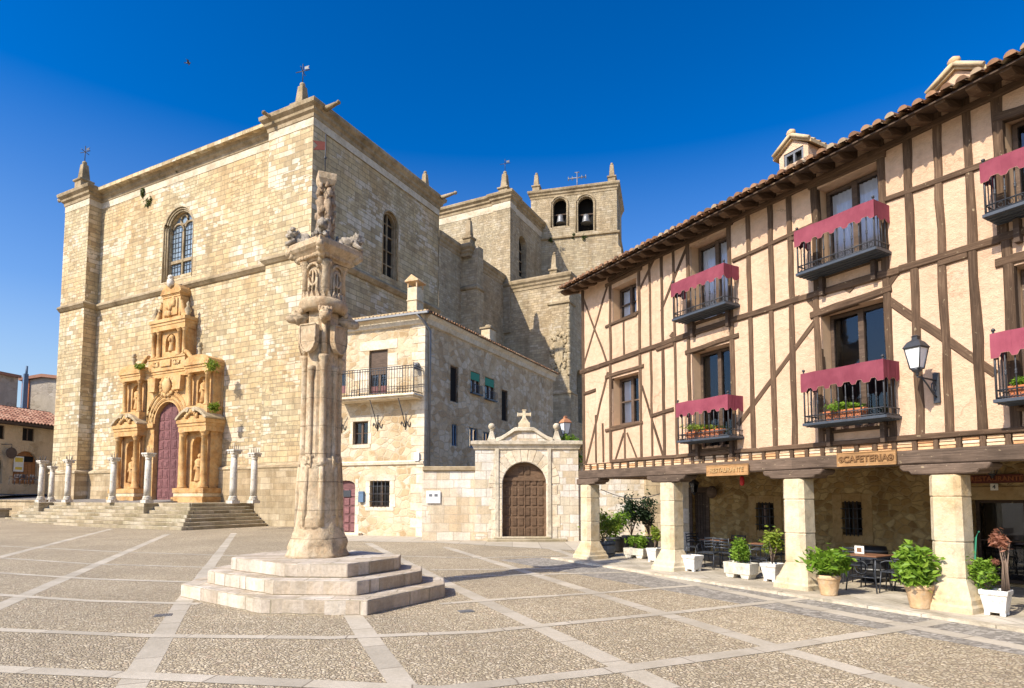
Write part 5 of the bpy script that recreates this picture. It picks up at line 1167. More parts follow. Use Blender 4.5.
# ================================================================== HALF-TIMBERED HOUSE OVER THE ARCADE
R0 = gp(797, 590); FF = Fr(R0, -vdir(155)); NF = -FF.ey
th = thing('half_timbered_house', 'cream half-timbered house with maroon balcony drapes above a stone pillar arcade', 'house', FF.p(-1, 4, 0))
FX0, FX1 = FF.at(583, 400)[0], 11.5
ZB, ZTOP = 3.06, 8.97
def F_(px, py, y=0.0): return FF.at(px, py, y)
def opening(px0, px1, pyc0, pyc1, pytop, pybot):
    a = F_(px0, pyc0)[0]; c = F_(px1, pyc1)[0]; xm = (px0 + px1) / 2; return a, c, F_(xm, pybot)[1], F_(xm, pytop)[1]
A1 = opening(612, 636.5, 300, 300, 283, 318.5); A2 = opening(612, 639, 400, 400, 375, 424)
B1 = opening(690, 730, 260, 260, 237, 318); B2 = opening(692, 733, 370, 370, 347, 448)
C1 = opening(817, 879, 200, 200, 175, 268); C2 = opening(821, 888, 330, 330, 305, 428)
D1 = (F_(1003, 140)[0], F_(1003, 140)[0] + 1.15, F_(1003, 214)[1], F_(1003, 119)[1]); D2 = (F_(1013, 300)[0], F_(1013, 300)[0] + 1.15, F_(1013, 408)[1], F_(1013, 266)[1])
# all balcony openings reach the floor of their balcony
floor2 = (B1[2] + C1[2]) / 2
ops = [A1, A2, B1, B2, C1, C2, D1, D2]
mb = MB(); mb.wall(FF, rect(FX0, FX1, ZB, ZTOP), [rect(*o) for o in ops], reveal=.36)
mb.build('plaster_front', M['plaster'], th)
mb = MB(); mb.wall(FF.sub(FX0, 0, 0, 3), [(-8.5, 2.6), (0, 2.6), (0, 8.95), (-4.3, 10.2), (-8.5, 8.9)]); mb.wall(FF.sub(FX1, 0, 0, 1), [(0, 0), (8.5, 0), (8.5, 8.9), (4.3, 10.2), (0, 8.95)]); mb.wall(FF.sub(0, 8.5, 0, 2), rect(-FX1, -FX0, 0, 9)); mb.build('side_wall', M['plaster'], th)
mb = MB(); mb.box(FF, FX0 + .05, FX1, .3, 8.4, 5.85, 6.0); mb.box(FF, FX0 + .05, FX1, .42, 8.4, 2.95, 3.05); mb.build('floor_deck', M['darkwood'], th)
# --- timbers: (photo points along each)
def tim(name, a, b_, w_, out=.03, y=0.0, ex=(0, 0)):
    A = F_(*a); B = F_(*b_); m = MB(); p0 = FF.p(A[0], 0, A[1]); p1 = FF.p(B[0], 0, B[1]); m.beam(p0, p1, NF, w_, .1, out=out); m.build(name, M['timber'], th)
def vpost(xs_px, zt, zb, w_=.14, out=.03):
    """upright at the photo column given at one row"""
    x = F_(*xs_px)[0]; x2 = x + random.uniform(-.02, .02); m = MB(); m.beam(FF.p(x2, 0, zb), FF.p(x, 0, zt), NF, w_, .1, out=out); m.build('timber_post', M['timber'], th)
ZM = [F_(x, y)[1] for x, y in ((600, 366), (700, 331), (800, 299), (900, 270), (1000, 239))]
def zm(x):  # height of the bent middle beam
    xs_ = [F_(x_, y_)[0] for x_, y_ in ((600, 366), (700, 331), (800, 299), (900, 270), (1000, 239))]
    for i in range(4):
        if x <= xs_[i + 1] or i == 3: k = (x - xs_[i]) / (xs_[i + 1] - xs_[i]); return ZM[i] + (ZM[i + 1] - ZM[i]) * k
ZSIL = 3.09
full = [(583, 380), (611, 385), (640, 350)]
for p, w_ in (((583.5, 380), .17), ((651, 350), .09), ((663, 350), .13), ((675, 350), .10)): vpost(p, ZTOP, ZSIL, w_, .025 + random.uniform(0, .01))
for p, w_ in (((610.5, 300), .13), ((639.5, 300), .12), ((688, 270), .13), ((729.5, 260), .15), ((749, 260), .14), ((771, 250), .14), ((790, 240), .15), ((815, 215), .16), ((882, 190), .17), ((909.5, 190), .17), ((940, 190), .16), ((970, 180), .17), ((1000, 160), .18)):
    x = F_(*p)[0]; vpost(p, ZTOP, zm(x), w_, .03 + random.uniform(0, .012))
for p, w_ in (((611, 410), .13), ((641, 410), .12), ((690, 400), .13), ((733.5, 390), .15), ((752.5, 390), .14), ((773.5, 380), .14), ((794, 380), .15), ((819, 380), .16), ((888.5, 330), .16), ((919, 370), .17), ((947, 370), .16), ((979, 370), .17), ((1010.5, 300), .18)):
    x = F_(*p)[0]; vpost(p, zm(x), ZSIL, w_, .03 + random.uniform(0, .012))
for p, z1_, z0 in (((624, 340), A1[2], zm(A1[0])), ((596, 420), 4.6, ZSIL), ((603, 440), 4.3, ZSIL), ((625, 445), A2[2], ZSIL)): vpost(p, z1_, z0, .09, .024)
for k in range(1, 5):
    x = F_(1020, 200)[0] + .9 + k * 1.1; m = MB(); m.beam(FF.p(x, 0, ZSIL), FF.p(x, 0, ZTOP), NF, .17, .1); m.build('timber_post', M['timber'], th)
# middle beam in five lengths, lower and top plates
pts = [(FX0 - .1, ZM[0] - .03)] + [(F_(x_, y_)[0], F_(x_, y_)[1]) for x_, y_ in ((600, 366), (700, 331), (800, 299), (900, 270), (1000, 239))] + [(FX1, ZM[4])]
for a, c in zip(pts, pts[1:]):
    m = MB(); m.beam(FF.p(a[0], 0, a[1]), FF.p(c[0], 0, c[1]), NF, .17, .1, out=.052, wob=.008); m.build('timber_beam', M['timber'], th)
for a, c in ((-6.2, -1.4), (-1.4, 1.9), (1.9, 6), (6, FX1)):
    m = MB(); m.beam(FF.p(max(a, FX0 - .05), 0, ZSIL), FF.p(c, 0, ZSIL), NF, .11, .12, out=.06, wob=.01); m.build('sill_beam', M['timber'], th)
    m = MB(); m.beam(FF.p(max(a, FX0 - .1), 0, ZTOP - .2), FF.p(c, 0, ZTOP - .2), NF, .16, .1, out=.06); m.build('wall_plate', M['timber'], th)
B_ = 'timber_brace'; L_ = 'timber_rail'
for nm, a, c, w_ in ((L_, (606, 286), (642, 268), .13), (L_, (606, 327), (640, 312), .10), (L_, (606, 377), (644, 366), .13), (L_, (606, 431), (643, 422), .10),
                     (L_, (682, 245), (733, 222), .15), (L_, (686, 353), (739, 335), .14), (L_, (809, 187), (886, 153), .18), (L_, (811, 316), (892, 288), .18), (L_, (994, 119), (1040, 104), .18), (L_, (996, 264), (1040, 252), .18),
                     (L_, (733, 261), (800, 231), .11), (L_, (800, 231), (814, 225), .11), (L_, (886, 200), (998, 160), .13), (L_, (652, 416), (674, 409), .11), (L_, (584, 394), (596, 390), .11), (L_, (657, 350), (674, 344), .10), (L_, (939, 264), (968, 255), .13), (L_, (790, 240), (815, 230), .1),
                     (B_, (583, 368), (608, 284), .10), (B_, (582, 295), (607, 362), .09), (B_, (586, 465), (608, 372), .11), (B_, (642, 386), (664, 459), .10), (B_, (615, 462), (624, 433), .08), (B_, (627, 433), (638, 461), .08),
                     (B_, (640, 289), (658, 251), .10), (B_, (661, 311), (687, 246), .11), (B_, (738, 425), (818, 318), .15), (B_, (886, 299), (996, 374), .17), (B_, (806, 297), (821, 313), .12), (B_, (898, 272), (884, 291), .12)):
    tim(nm, a, c, w_, out=.018 if nm == B_ else .045)
for px, py in ((673, 335), (850, 288)):
    a, z = F_(px, py); m = MB(); m.prism(FF.sub(a, 0, z), [(-.13, 0), (0, -.09), (.13, 0), (0, .09)], -.025, .05); m.build('wooden_lozenge', M['timber'], th)
# --- openings
for i, o in enumerate(ops):
    a, c, z0, z1_ = o; b = MB()
    b.wall(FF.sub(a + .004, 0, 0, 1), rect(.06, .355, z0, z1_), y=-.001); b.build('reveal_plaster', M['plaster_pink'], th)
    wn = fill_window(FF, a + .02, c - .02, z0 + .02, z1_ - .02, th, M['frame'], .30, 2, horiz=0 if i > 1 else 1, name='window' if i < 2 else 'balcony_door')
    x0c, x1c = a + .1, c - .1
    if i in (0, 2, 4):
        b = MB(); n = 40; b.grid([[FF.p(x0c + (x1c - x0c) * k / n, .40 + .018 * math.sin(k * 1.9), z) for k in range(n + 1)] for z in (z0 + .1, z1_ - .1)]); b.build('curtain', M['curtain'], wn)
    if i in (1, 3):
        b = MB(); b.box(FF, a + .1, a + (c - a) * .42, .42, .44, z0 + .1, z1_ - .1); b.build('curtain', M['curtain'] if i == 1 else M['dark'], wn)
    b = MB(); b.box(FF, a - .02, c + .02, -.05, .35, z0 - .07, z0 - .002); b.build('window_sill', M['timber'], th, .01)
# --- balconies
def balcony(px0, py0, px1, py1, bt0, bt1, name):
    yo = -.52
    a, za_ = F_(px0, py0, yo); c, zc_ = F_(px1, py1, yo); zb = (za_ + zc_) / 2; hb = ((F_(px0, bt0, yo)[1] - za_) + (F_(px1, bt1, yo)[1] - zc_)) / 2
    if c - a < 1.0: c = a + 1.55
    b = MB(); b.box(FF, a, c, yo, 0, zb, zb + .05); b.box(FF, a, c, yo - .012, yo + .02, zb + .005, zb + .055); b.box(FF, c - .03, c + .012, yo, 0, zb + .005, zb + .055); b.box(FF, a - .012, a + .03, yo, 0, zb + .005, zb + .055)
    for k in range(4): y = yo + .1 + k * .12; b.box(FF, a + .01, c - .01, y, y + .03, zb - .02, zb)
    o = b.build('balcony', M['ironblue'], th)
    b = MB(); yr = yo + .03; n = 11; zr = zb + hb
    for k in range(n + 1):
        x = a + .03 + (c - a - .06) * k / n; e = k in (0, n)
        b.tube([FF.p(x, yr, zb), FF.p(x, yr, zr + (.04 if e else -.02))], .017 if e else .011, 6)
        if not e: b.lathe(FF.p(x, yr, zb + hb * .42), [(.011, -.05), (.022, -.02), (.013, 0), (.022, .02), (.011, .05)], 6)
        if e: b.blob(FF.p(x, yr, zr + .07), .034, 1, 0, sub=1)
    for xe in (a + .03, c - .03):
        for k in range(1, 4): b.tube([FF.p(xe, yr * k / 4, zb), FF.p(xe, yr * k / 4, zr)], .010, 6)
    for z in (zb + .08, zb + .2, zr): b.tube([FF.p(a + .03, 0, z), FF.p(a + .03, yr, z), FF.p(c - .03, yr, z), FF.p(c - .03, 0, z)], .013, 6)
    for k in range(n):   # scrolls between the low rails
        x = a + .03 + (c - a - .06) * (k + .5) / n; b.tube([FF.p(x + .035 * math.cos(t_), yr, zb + .14 + .045 * math.sin(t_)) for t_ in [i * math.pi / 4 for i in range(9)]], .006, 4)
    b.build('railing', M['iron'], o)
    # scalloped cloth hung over the rail, front and both ends
    dv = .29 * hb; b = MB(); path = []
    N = 44
    for k in range(6): path.append((a + .005, yo * k / 6 + .0))
    for k in range(N + 1): path.append((a + (c - a) * k / N, yo - .012))
    for k in range(6): path.append((c - .005, yo * (5 - k) / 6))
    rows = [[], [], []]; L = 0; fr_pts = []
    for i, (x, y) in enumerate(path):
        if i: L += math.hypot(x - path[i - 1][0], y - path[i - 1][1])
        wv = .012 * noise.noise(Vector((L * 6, zb, a))); sc_ = 1 + .22 * (1 if math.sin(L * 2 * math.pi / .26) > 0 else 0) ; fy = y - wv if 5 < i < len(path) - 6 else y
        top = zr + .015 - .012 * abs(math.sin(L * 3.1 + a)); bot = zr - dv * sc_
        rows[0].append(FF.p(x, fy, top)); rows[1].append(FF.p(x, fy - .008, (top + bot) / 2)); rows[2].append(FF.p(x, fy - .004, bot)); fr_pts.append(FF.p(x, fy - .008, bot))
    b.grid(rows, smooth=False); cl = b.build('cloth_drape', M['cloth'], o); sm_ = cl.modifiers.new('thickness', 'SOLIDIFY'); sm_.thickness = .008
    b = MB(); b.tube(fr_pts, .005, 4); b.build('cloth_trim', M['fringe'], o)
    for x in (a + .25, c - .33): b = MB(); b.box(FF, x, x + .08, -.14, .02, zb - .42, zb - .03); b.build('balcony_bracket', M['darkwood'], o)
    return a, c, zb, yo
bals = {}
for nm, q in (('B1', (672, 321, 725, 304, 283, 264)), ('B2', (677, 443, 729, 437.5, 404, 394)), ('C1', (796, 273, 876, 253, 226, 205)), ('C2', (803, 426, 886, 417.5, 373, 360)), ('D1', (983, 216, 1030, 205, 161, 148)), ('D2', (994, 404, 1040, 397, 334, 325))):
    bals[nm] = balcony(*q, nm)
# --- roof: rafters, boards, tiles, dormers
oy = -.75
zE = sum(F_(x, y, oy)[1] for x, y in ((620, 256), (800, 168), (980, 79))) / 3
sl = R(17)
x = FX0 - .2; k = 0
while x < FX1:
    f = FF.sub(x, 0, 0, 0); b = MB(); h = .16
    sx_ = FF.sub(x, 0, 0, 1); z_at = lambda y: zE - .06 + (y - oy) * math.tan(sl)
    pts = [(oy + .08, z_at(oy + .08) - h * .35), (oy + .25, z_at(oy + .25) - h), (1.2, z_at(1.2) - h), (1.2, z_at(1.2)), (oy + .08, z_at(oy + .08))]
    b.prism(sx_, pts, -.085, .085); b.build('rafter', M['timber'], th, .01); x += .47; k += 1
b = MB(); f = FF
def slope_sheet(b, y0, y1, dz, thick):
    t_ = math.tan(sl); q = [(y0, zE + dz), (y1, zE + dz + (y1 - y0) * t_)]
    b.loft([[FF.p(xx, q[0][0], q[0][1] - thick), FF.p(xx, q[0][0], q[0][1]), FF.p(xx, q[1][0], q[1][1]), FF.p(xx, q[1][0], q[1][1] - thick)] for xx in (FX0 - .35, FX1)])
slope_sheet(b, oy + .03, 4.5, -.03, .03); b.build('roof_boards', M['darkwood'], th)
b = MB(); b.box(FF, FX0 - .2, FX1, -.012, .1, ZTOP - .16, ZTOP + .03); b.build('eaves_infill', M['plaster'], th)
b = MB(); tiles(b, FF.sub(0, oy - .06, 0), FX0 - .35, FX1, zE - .02, 5.0, sl, pitch=.225, row=.42); b.build('roof_tiles', M['tile'], th)
b = MB(); zr_ = zE + (4.5 - oy) * math.tan(sl); b.face([FF.p(FX0 - .3, 4.5, zr_), FF.p(FX1, 4.5, zr_), FF.p(FX1, 9.2, zr_ - 1.6), FF.p(FX0 - .3, 9.2, zr_ - 1.6)]); b.build('rear_roof', M['tile'], th)
def dormer(px0, px1, pyb, pyt, yd):
    a, z0 = F_(px0, pyb, yd); c, _ = F_(px1, pyb, yd); zt_ = F_((px0 + px1) / 2, pyt, yd)[1]; c = max(a + (c - a) * .8, a + .75); xm = (a + c) / 2; z0 -= .5
    f = FF.sub(xm, yd, 0); hw_ = (c - a) / 2; ze_ = zt_ - .27
    b = MB(); b.wall(f, [(-hw_, z0), (hw_, z0), (hw_, ze_), (0, zt_), (-hw_, ze_)], [rect(-hw_ + .12, hw_ - .12, ze_ - .40, ze_ + .02)], reveal=.15); b.box(f, -hw_, -hw_ + .12, .002, 1.5, z0, ze_); b.box(f, hw_ - .12, hw_, .002, 1.5, z0, ze_)
    o = b.build('dormer', M['plaster'], th)
    b = MB(); b.prism(f, [(-hw_ - .12, ze_ - .03), (0, zt_), (hw_ + .12, ze_ - .03), (hw_ + .12, ze_ + .05), (0, zt_ + .09), (-hw_ - .12, ze_ + .05)], -.07, 1.6)
    for j in range(6):
        for sx in (-1, 1): b.tube([f.p(sx * (hw_ + .1), -.1 + j * .2, ze_ + .06), f.p(0, -.1 + j * .2, zt_ + .1)], .045, 6)
    b.build('dormer_roof', M['tile_pale'], o); b = MB(); b.blob(f.p(0, -.06, zt_ + .14), (.10, .12, .09), 2, .2); b.build('ridge_cap', M['terracotta'], o)
    b = MB(); w_ = hw_ - .12
    b.box(f, -w_, w_, .02, .1, ze_ - .05, ze_ + .02); b.box(f, -w_, w_, .02, .1, ze_ - .4, ze_ - .33); b.box(f, -w_, -w_ + .06, .021, .099, ze_ - .4, ze_ + .02); b.box(f, w_ - .06, w_, .021, .099, ze_ - .4, ze_ + .02); b.box(f, -.025, .025, .022, .098, ze_ - .4, ze_ + .02); b.build('dormer_window', M['zinc'], o)
    b = MB(); b.box(f, -w_, w_, .12, .14, ze_ - .4, ze_ + .02); b.build('dormer_pane', M['dark'], o)
dormer(779, 803, 150, 141, .6); dormer(934, 968, 84, 73, .55)
# --- brick course with joist ends, main beams, corbels and pillars
rng = random.Random(3)
x = FX0 - .02; b = MB(); zb0, zb1 = 2.85, 3.035
jo = []
while x < FX1:
    jo.append(x); xe = x + .36
    nz = 3; xx = x + .1
    for r in range(nz):
        q0 = zb0 + (zb1 - zb0) * r / nz; b.box(FF, x + .09 + rng.uniform(0, .015), x + .36 - rng.uniform(0, .02), .0 - rng.uniform(0, .012), .2, q0 + .006, q0 + (zb1 - zb0) / nz - .006)
    x += .36
b.build('brick_course', M['brick'], th, .006)
for x in jo:
    b = MB(); b.beam(FF.p(x + .045, 0, zb0 + .004), FF.p(x + .045, 0, zb1 - .004), NF, .095, .35, out=.03, wob=.004, seg=2); b.build('joist_end', M['timber'], th)
b = MB(); b.box(FF, FX0, FX1, .06, .4, zb0, ZB + .03); b.build('mortar_bed', M['plaster'], th)
ps = [FF.at(588, 552)[0] - .05, FF.at(669, 568)[0], FF.at(797.5, 590)[0], FF.at(952, 613)[0]]; ps.append(ps[3] + 3.45); ps.append(ps[4] + 3.4)
for i in range(len(ps) - 1 + 1):
    a = ps[i] - (.35 if i == 0 else 0); c = ps[i + 1] if i + 1 < len(ps) else FX1
    m = MB(); rows = []; n = 7
    for k in range(n + 1):
        xx = a + (c - a) * k / n; s1, s2 = noise.noise(Vector((xx, 1, 0))) * .035, noise.noise(Vector((xx, 5, 0))) * .03
        cz_ = .03; rows.append([FF.p(xx, y, z) for y, z in ((-.06 + s2, 2.58 + s1 + cz_), (-.06 + s2, 2.83), (-.03, 2.855), (.34, 2.855), (.36, 2.6 + s1), (-.03 + s2, 2.58 + s1))])
    m.grid([r[::-1] for r in rows], close=True, smooth=False, uvs=lambda ii, jj: (a + (c - a) * ii / n, jj * .22)); m.face(rows[0]); m.face(rows[-1][::-1]); m.build('main_beam', M['bigbeam'], th)
zpt = 2.40
for i, x in enumerate(ps):
    L = .72; pr_ = [(-L, 2.585), (-L, 2.52), (-L + .06, 2.47), (-L + .16, 2.46), (-L + .2, 2.41), (-L + .34, zpt), (L - .34, zpt), (L - .2, 2.41), (L - .16, 2.46), (L - .06, 2.47), (L, 2.52), (L, 2.585)]
    if i == 0: pr_ = [(max(px_, -.42), z_) for px_, z_ in pr_]
    m = MB(); m.prism(FF.sub(x, 0, 0), pr_, -.10, .38); cb = m.build('corbel', M['bigbeam'], th, .02)
    def oc(s, ch, z): 
        k = s - ch; return [FF.p(x + u, .14 + v_, z) for u, v_ in ((-k, -s), (k, -s), (s, -k), (s, k), (k, s), (-k, s), (-s, k), (-s, -k))]
    m = MB(); zz = [.08, .17, .2, .28, .31]; rings = [oc(.42, .04, .0), oc(.42, .04, .14), oc(.39, .05, .18), oc(.38, .06, .26), oc(.35, .08, .31), oc(.255, .09, .58)]
    zs_ = [.60, 1.22, 1.92 + random.uniform(-.1, .1), zpt]
    for a, c in zip(zs_, zs_[1:]):
        rings += [oc(.245, .09, a + .008), oc(.255, .085, a + .018), oc(.25, .085, c - .018), oc(.243, .09, c - .008)]
    m.loft(rings); m.build('stone_pillar', M['post'], th, .008)
# --- arcade: floor, back wall, ceiling joists, doors and windows in the back wall
AD = 4.25
kA, kB = gp(600, 551), gp(1024, 622)
mb = MB(); xa = FF.at(596, 551, 0)[0]
fl = [FF.p(FX0 - .6, -.75, 0), FF.p(FX1, -.62, 0), FF.p(FX1, AD + .1, 0), FF.p(FX0 - .6, AD + .1, 0)]
mb.plan([v.xy for v in fl], -.2, .045); structure(mb, 'arcade_floor', M['flag'])
mb = MB(); xq = FX0 - .6
while xq < FX1:
    L = random.uniform(.7, 1.1); mb.box(FF, xq + .006, xq + L - .006, -.9, -.70, -.2, .05 + random.uniform(-.005, .005)); xq += L
structure(mb, 'arcade_kerb', M['gatetrim'])
mb = MB(); mb.face([FF.p(FX0 - 1.2, -2.5, .001), FF.p(FX1, -2.45, .001), FF.p(FX1, -.9, .001), FF.p(FX0 - 1.2, -.9, .001)]); structure(mb, 'grey_cobble_lane', M['cobblegrey'])
BW = FF.sub(0, AD, 0)
bx0_ = BW.at(683, 520)[0]
win1 = (BW.at(756.5, 515)[0], BW.at(774, 515)[0], BW.at(765, 530)[1], BW.at(765, 503)[1]); win2 = (BW.at(842.5, 515)[0], BW.at(862, 515)[0], BW.at(852, 535)[1], BW.at(852, 502)[1])
dor = (BW.at(693, 520)[0], BW.at(706.5, 520)[0], .1, BW.at(700, 492)[1]); dR = BW.at(972, 520)[0]; big = (dR, dR + 2.9, .1, BW.at(1000, 500)[1])
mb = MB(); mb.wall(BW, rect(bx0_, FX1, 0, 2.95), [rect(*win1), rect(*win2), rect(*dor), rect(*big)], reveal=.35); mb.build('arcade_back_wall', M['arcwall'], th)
mb = MB(); mb.box(BW, bx0_ - .05, bx0_ + .32, -.02, .3, .1, 2.95); mb.build('back_wall_quoin', M['gate'], th)
mb = MB(); mb.wall(FF.sub(bx0_ - .05, AD, 0, 3), rect(-4, 0, 0, 2.95)); mb.build('passage_wall', M['gate'], th)
for o in (win1, win2):
    a, c, z0, z1_ = o; wn = fill_window(BW, a, c, z0, z1_, th, M['darkwood'], .18, 2, bars=4, glass='glass', horiz=1)
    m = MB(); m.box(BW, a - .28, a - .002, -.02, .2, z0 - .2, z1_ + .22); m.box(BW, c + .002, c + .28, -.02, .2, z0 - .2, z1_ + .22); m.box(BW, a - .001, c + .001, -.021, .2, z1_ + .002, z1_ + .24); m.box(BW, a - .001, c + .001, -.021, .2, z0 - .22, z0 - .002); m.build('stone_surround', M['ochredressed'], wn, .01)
m = MB(); m.box(BW, dor[0], dor[1], .12, .2, .1, dor[3]); 
for k in range(5): xx = dor[0] + (dor[1] - dor[0]) * k / 5; m.box(BW, xx + .01, xx + (dor[1] - dor[0]) / 5 - .01, .1, .13, .12, dor[3] - .03)
m.build('plank_door', M['darkwood'], th)
m = MB(); m.box(BW, dor[0] - .15, dor[0] - .002, -.03, .2, .1, dor[3] + .16); m.box(BW, dor[1] + .002, dor[1] + .15, -.03, .2, .1, dor[3] + .16); m.box(BW, dor[0] - .001, dor[1] + .001, -.03, .2, dor[3] + .001, dor[3] + .16); m.build('door_frame', M['darkwood'], th)
bd_ = fill_window(BW, *big, th, M['darkwood'], .2, 3, horiz=1, name='glazed_entrance')
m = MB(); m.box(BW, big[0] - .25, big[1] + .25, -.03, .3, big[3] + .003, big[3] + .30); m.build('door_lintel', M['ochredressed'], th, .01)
for k in range(28):
    x = FX0 + .2 + k * .62
    if x > FX1: break
    m = MB(); m.beam(FF.p(x, .36, 2.85), FF.p(x, AD, 2.85), Vector((0, 0, -1)), .13, .12, out=.0); m.build('ceiling_joist', M['darkwood'], th)

# ================================================================== SIGNS AND LAMPS ON THE ARCADE
def signboard(name, lab, fr, px0, px1, pyt0, pyb0, text, y, size, mats, orn=False, wmin=0):
    a = fr.at(px0, (pyt0 + pyb0) / 2, y)[0]; c = fr.at(px1, (pyt0 + pyb0) / 2, y)[0]; xm = (a + c) / 2; pm_ = (px0 + px1) / 2
    zt_, zb_ = fr.at(pm_, pyt0, y)[1], fr.at(pm_, pyb0, y)[1]; t_ = thing(name, lab, 'sign', fr.p(xm, y, zb_)); b = MB(); b.box(fr, a, c, y, y + .045, zb_, zt_); b.build('board', mats[0], t_, .012)
    b = MB(); text_into(b, fr, text, xm, (zt_ + zb_) / 2, size, y - .008, .03)
    if orn:
        for e in (-1, 1):
            q = xm + e * ((c - a) / 2 - .09); b.tube([fr.p(q + .05 * math.cos(t0), y - .005, (zt_ + zb_) / 2 + .055 * math.sin(t0)) for t0 in [i * math.pi / 6 for i in range(13)]], .012, 5); b.blob(fr.p(q, y - .005, (zt_ + zb_) / 2), (.03, .02, .04), 2, .2, fr, 1)
    b.build('lettering', mats[1], t_); b = MB(); e = .012; b.box(fr, a, c, y - .01, y - .001, zt_ - .014, zt_); b.box(fr, a, c, y - .01, y - .001, zb_, zb_ + .014); b.box(fr, a, a + .014, y - .0101, y - .001, zb_ + .014, zt_ - .014); b.box(fr, c - .014, c, y - .0101, y - .001, zb_ + .014, zt_ - .014); b.build('border', mats[0], t_)
    return a, c, zb_, zt_
signboard('wooden_sign', 'carved orange wooden sign reading RESTAURANTE on the arcade beam', FF, 706.5, 748, 464.5, 475.5, 'RESTAURANTE', -.13, .15, (M['signwood'], M['signlight']))
signboard('wooden_sign', 'carved wooden sign reading CAFETERIA with ornaments, on the beam near the right pillar', FF, 837, 896, 451.5, 465.5, 'CAFETERIA', -.13, .175, (M['signwood'], M['signcut']), True)
a, z = F_(867, 475, .1); 
signboard('door_sign', 'dark red wooden board reading RESTAURANTE above the dark glazed entrance', BW, 971, 1023, 474.5, 483, 'RESTAURANTE', -.07, .15, (M['signred'], M['signletter']))
t_ = thing('number_plate', 'tiny pale house number plate reading 4 under the dark red board', 'number plate', BW.p(BW.at(995, 487)[0], 0, 2.2)); xn, zn = BW.at(995, 487); b = MB(); b.box(BW, xn - .075, xn + .075, -.045, -.032, zn - .075, zn + .075); b.build('plate', M['paper'], t_, .005); b = MB(); text_into(b, BW, '4', xn, zn, .12, -.047, .008); b.build('lettering', M['iron'], t_)
# big bracket lantern on the facade
an, zn = F_(937, 377); lt = thing('wall_lantern', 'large black street lantern with white glass on a scrolled bracket on the timbered facade', 'street lamp', FF.p(an, 0, zn))
b, g = MB(), MB(); c = FF.p(an - .02, -.62, F_(915, 369, -.62)[1] - 0.0); lantern(b, g, c, .36); g.build('lamp_glass', M['lampglass'], lt); b.build('lamp_frame', M['iron'], lt)
b = MB(); zr = c.z - .14; b.tube([FF.p(an, -.03, zr - .02), FF.p(an - .01, -.3, zr - .01), c - Vector((0, 0, .14))], .016, 6); b.tube([FF.p(an, -.03, zr - .32), FF.p(an, -.14, zr - .28), FF.p(an, -.34, zr - .12), FF.p(an, -.5, zr - .02)], .016, 6)
b.tube([FF.p(an, -.03 - .1 + .1 * math.cos(t0) * (1 - i * .05), zr - .15 + .09 * math.sin(t0)) for i, t0 in enumerate([k * .6 for k in range(14)])], .013, 5); b.box(FF, an - .05, an + .05, -.05, .0, zr - .42, zr + .12); b.build('bracket', M['iron'], lt)
def small_lantern(lab, fr, px, py, y, s=.2):
    a, z = fr.at(px, py, y); l_ = thing('small_lantern', lab, 'lamp', fr.p(a, y, z)); b, g = MB(), MB(); c = fr.p(a, y, z - s * .6); lantern(b, g, c, s); b.tube([c + Vector((0, 0, s * 1.6)), fr.p(a, y + .1, z + s * 1.5), fr.p(a, y + .28, z + s * 1.2)], .012, 5); g.build('lamp_glass', M['glass'], l_); b.build('lamp_frame', M['iron'], l_)
small_lantern('small black lantern on the wall above the dark red board', BW, 992, 467, -.28, .26); small_lantern('small black lantern hanging beside the plank door behind the second pillar', BW, 694, 487, -.28, .3)
a, z = BW.at(713, 492, -.15); t_ = thing('round_sign', 'round brown disc sign on the rubble wall right of the plank door', 'sign', BW.p(a, 0, z)); b = MB(); b.lathe(Vector((0, 0, 0)), [(.19, 0), (.21, .03), (.21, .06), (.01, .06)], 20)
b.v = [BW.p(a + v.x, -.16 - v.z, z + v.y) for v in b.v]; b.build('disc', M['frame'], t_); b = MB(); b.tube([BW.p(a, 0, z + .05), BW.p(a, -.12, z + .05)], .02, 6); b.build('wall_arm', M['iron'], t_)
a, z = F_(742, 480, .5); t_ = thing('red_lamp', 'small red hanging lamp under the arcade ceiling near the orange sign', 'lamp', FF.p(a, .5, z)); b = MB(); b.lathe(FF.p(a, .5, z - .14), [(.03, 0), (.055, .04), (.055, .2), (.03, .24)], 12); b.build('shade', M['redpaint'], t_); b = MB(); b.tube([FF.p(a, .5, z + .1), FF.p(a, .5, 2.85)], .008, 5); b.build('cord', M['iron'], t_)
b = MB(); q0, q1 = FF.p(ps[0] + .1, .5, 2.25), FF.p(ps[1] - .1, .5, 2.3); b.tube([q0.lerp(q1, i / 12) - Vector((0, 0, .32 * math.sin(math.pi * i / 12))) for i in range(13)], .012, 5); tag(b.build('hanging_cable', M['iron']), 'black cable sagging between the first and second arcade pillars', 'cable')

# ================================================================== PLANTS AND POTS
def crown(b, c, r, n, size, seed=0, clumps=9, twig=None, spread=.7):
    """leaves gathered in uneven clumps through an ellipsoid"""
    rg = random.Random(seed); c = Vector(c); cl = []
    for i in range(clumps):
        d = Vector((rg.gauss(0, 1), rg.gauss(0, 1), rg.gauss(0, 1))).normalized() * rg.uniform(.35, 1.0) * spread
        cl.append((Vector((d.x * r[0], d.y * r[1], d.z * r[2])), rg.uniform(.3, .5)))
    for i in range(n):
        o, k = rg.choice(cl); p = c + o + Vector((rg.gauss(0, .5) * r[0] * k, rg.gauss(0, .5) * r[1] * k, rg.gauss(0, .5) * r[2] * k))
        b.leaf(p, size)
    if twig:
        base = Vector(twig)
        return [(base, c + o) for o, k in cl]
    return []
def stems(b, segs, r=.012):
    for a, c in segs:
        m = a.lerp(c, .5) + Vector((random.uniform(-.04, .04), random.uniform(-.04, .04), .03)); b.tube([a, m, c], [r, r * .8, r * .4], 5)
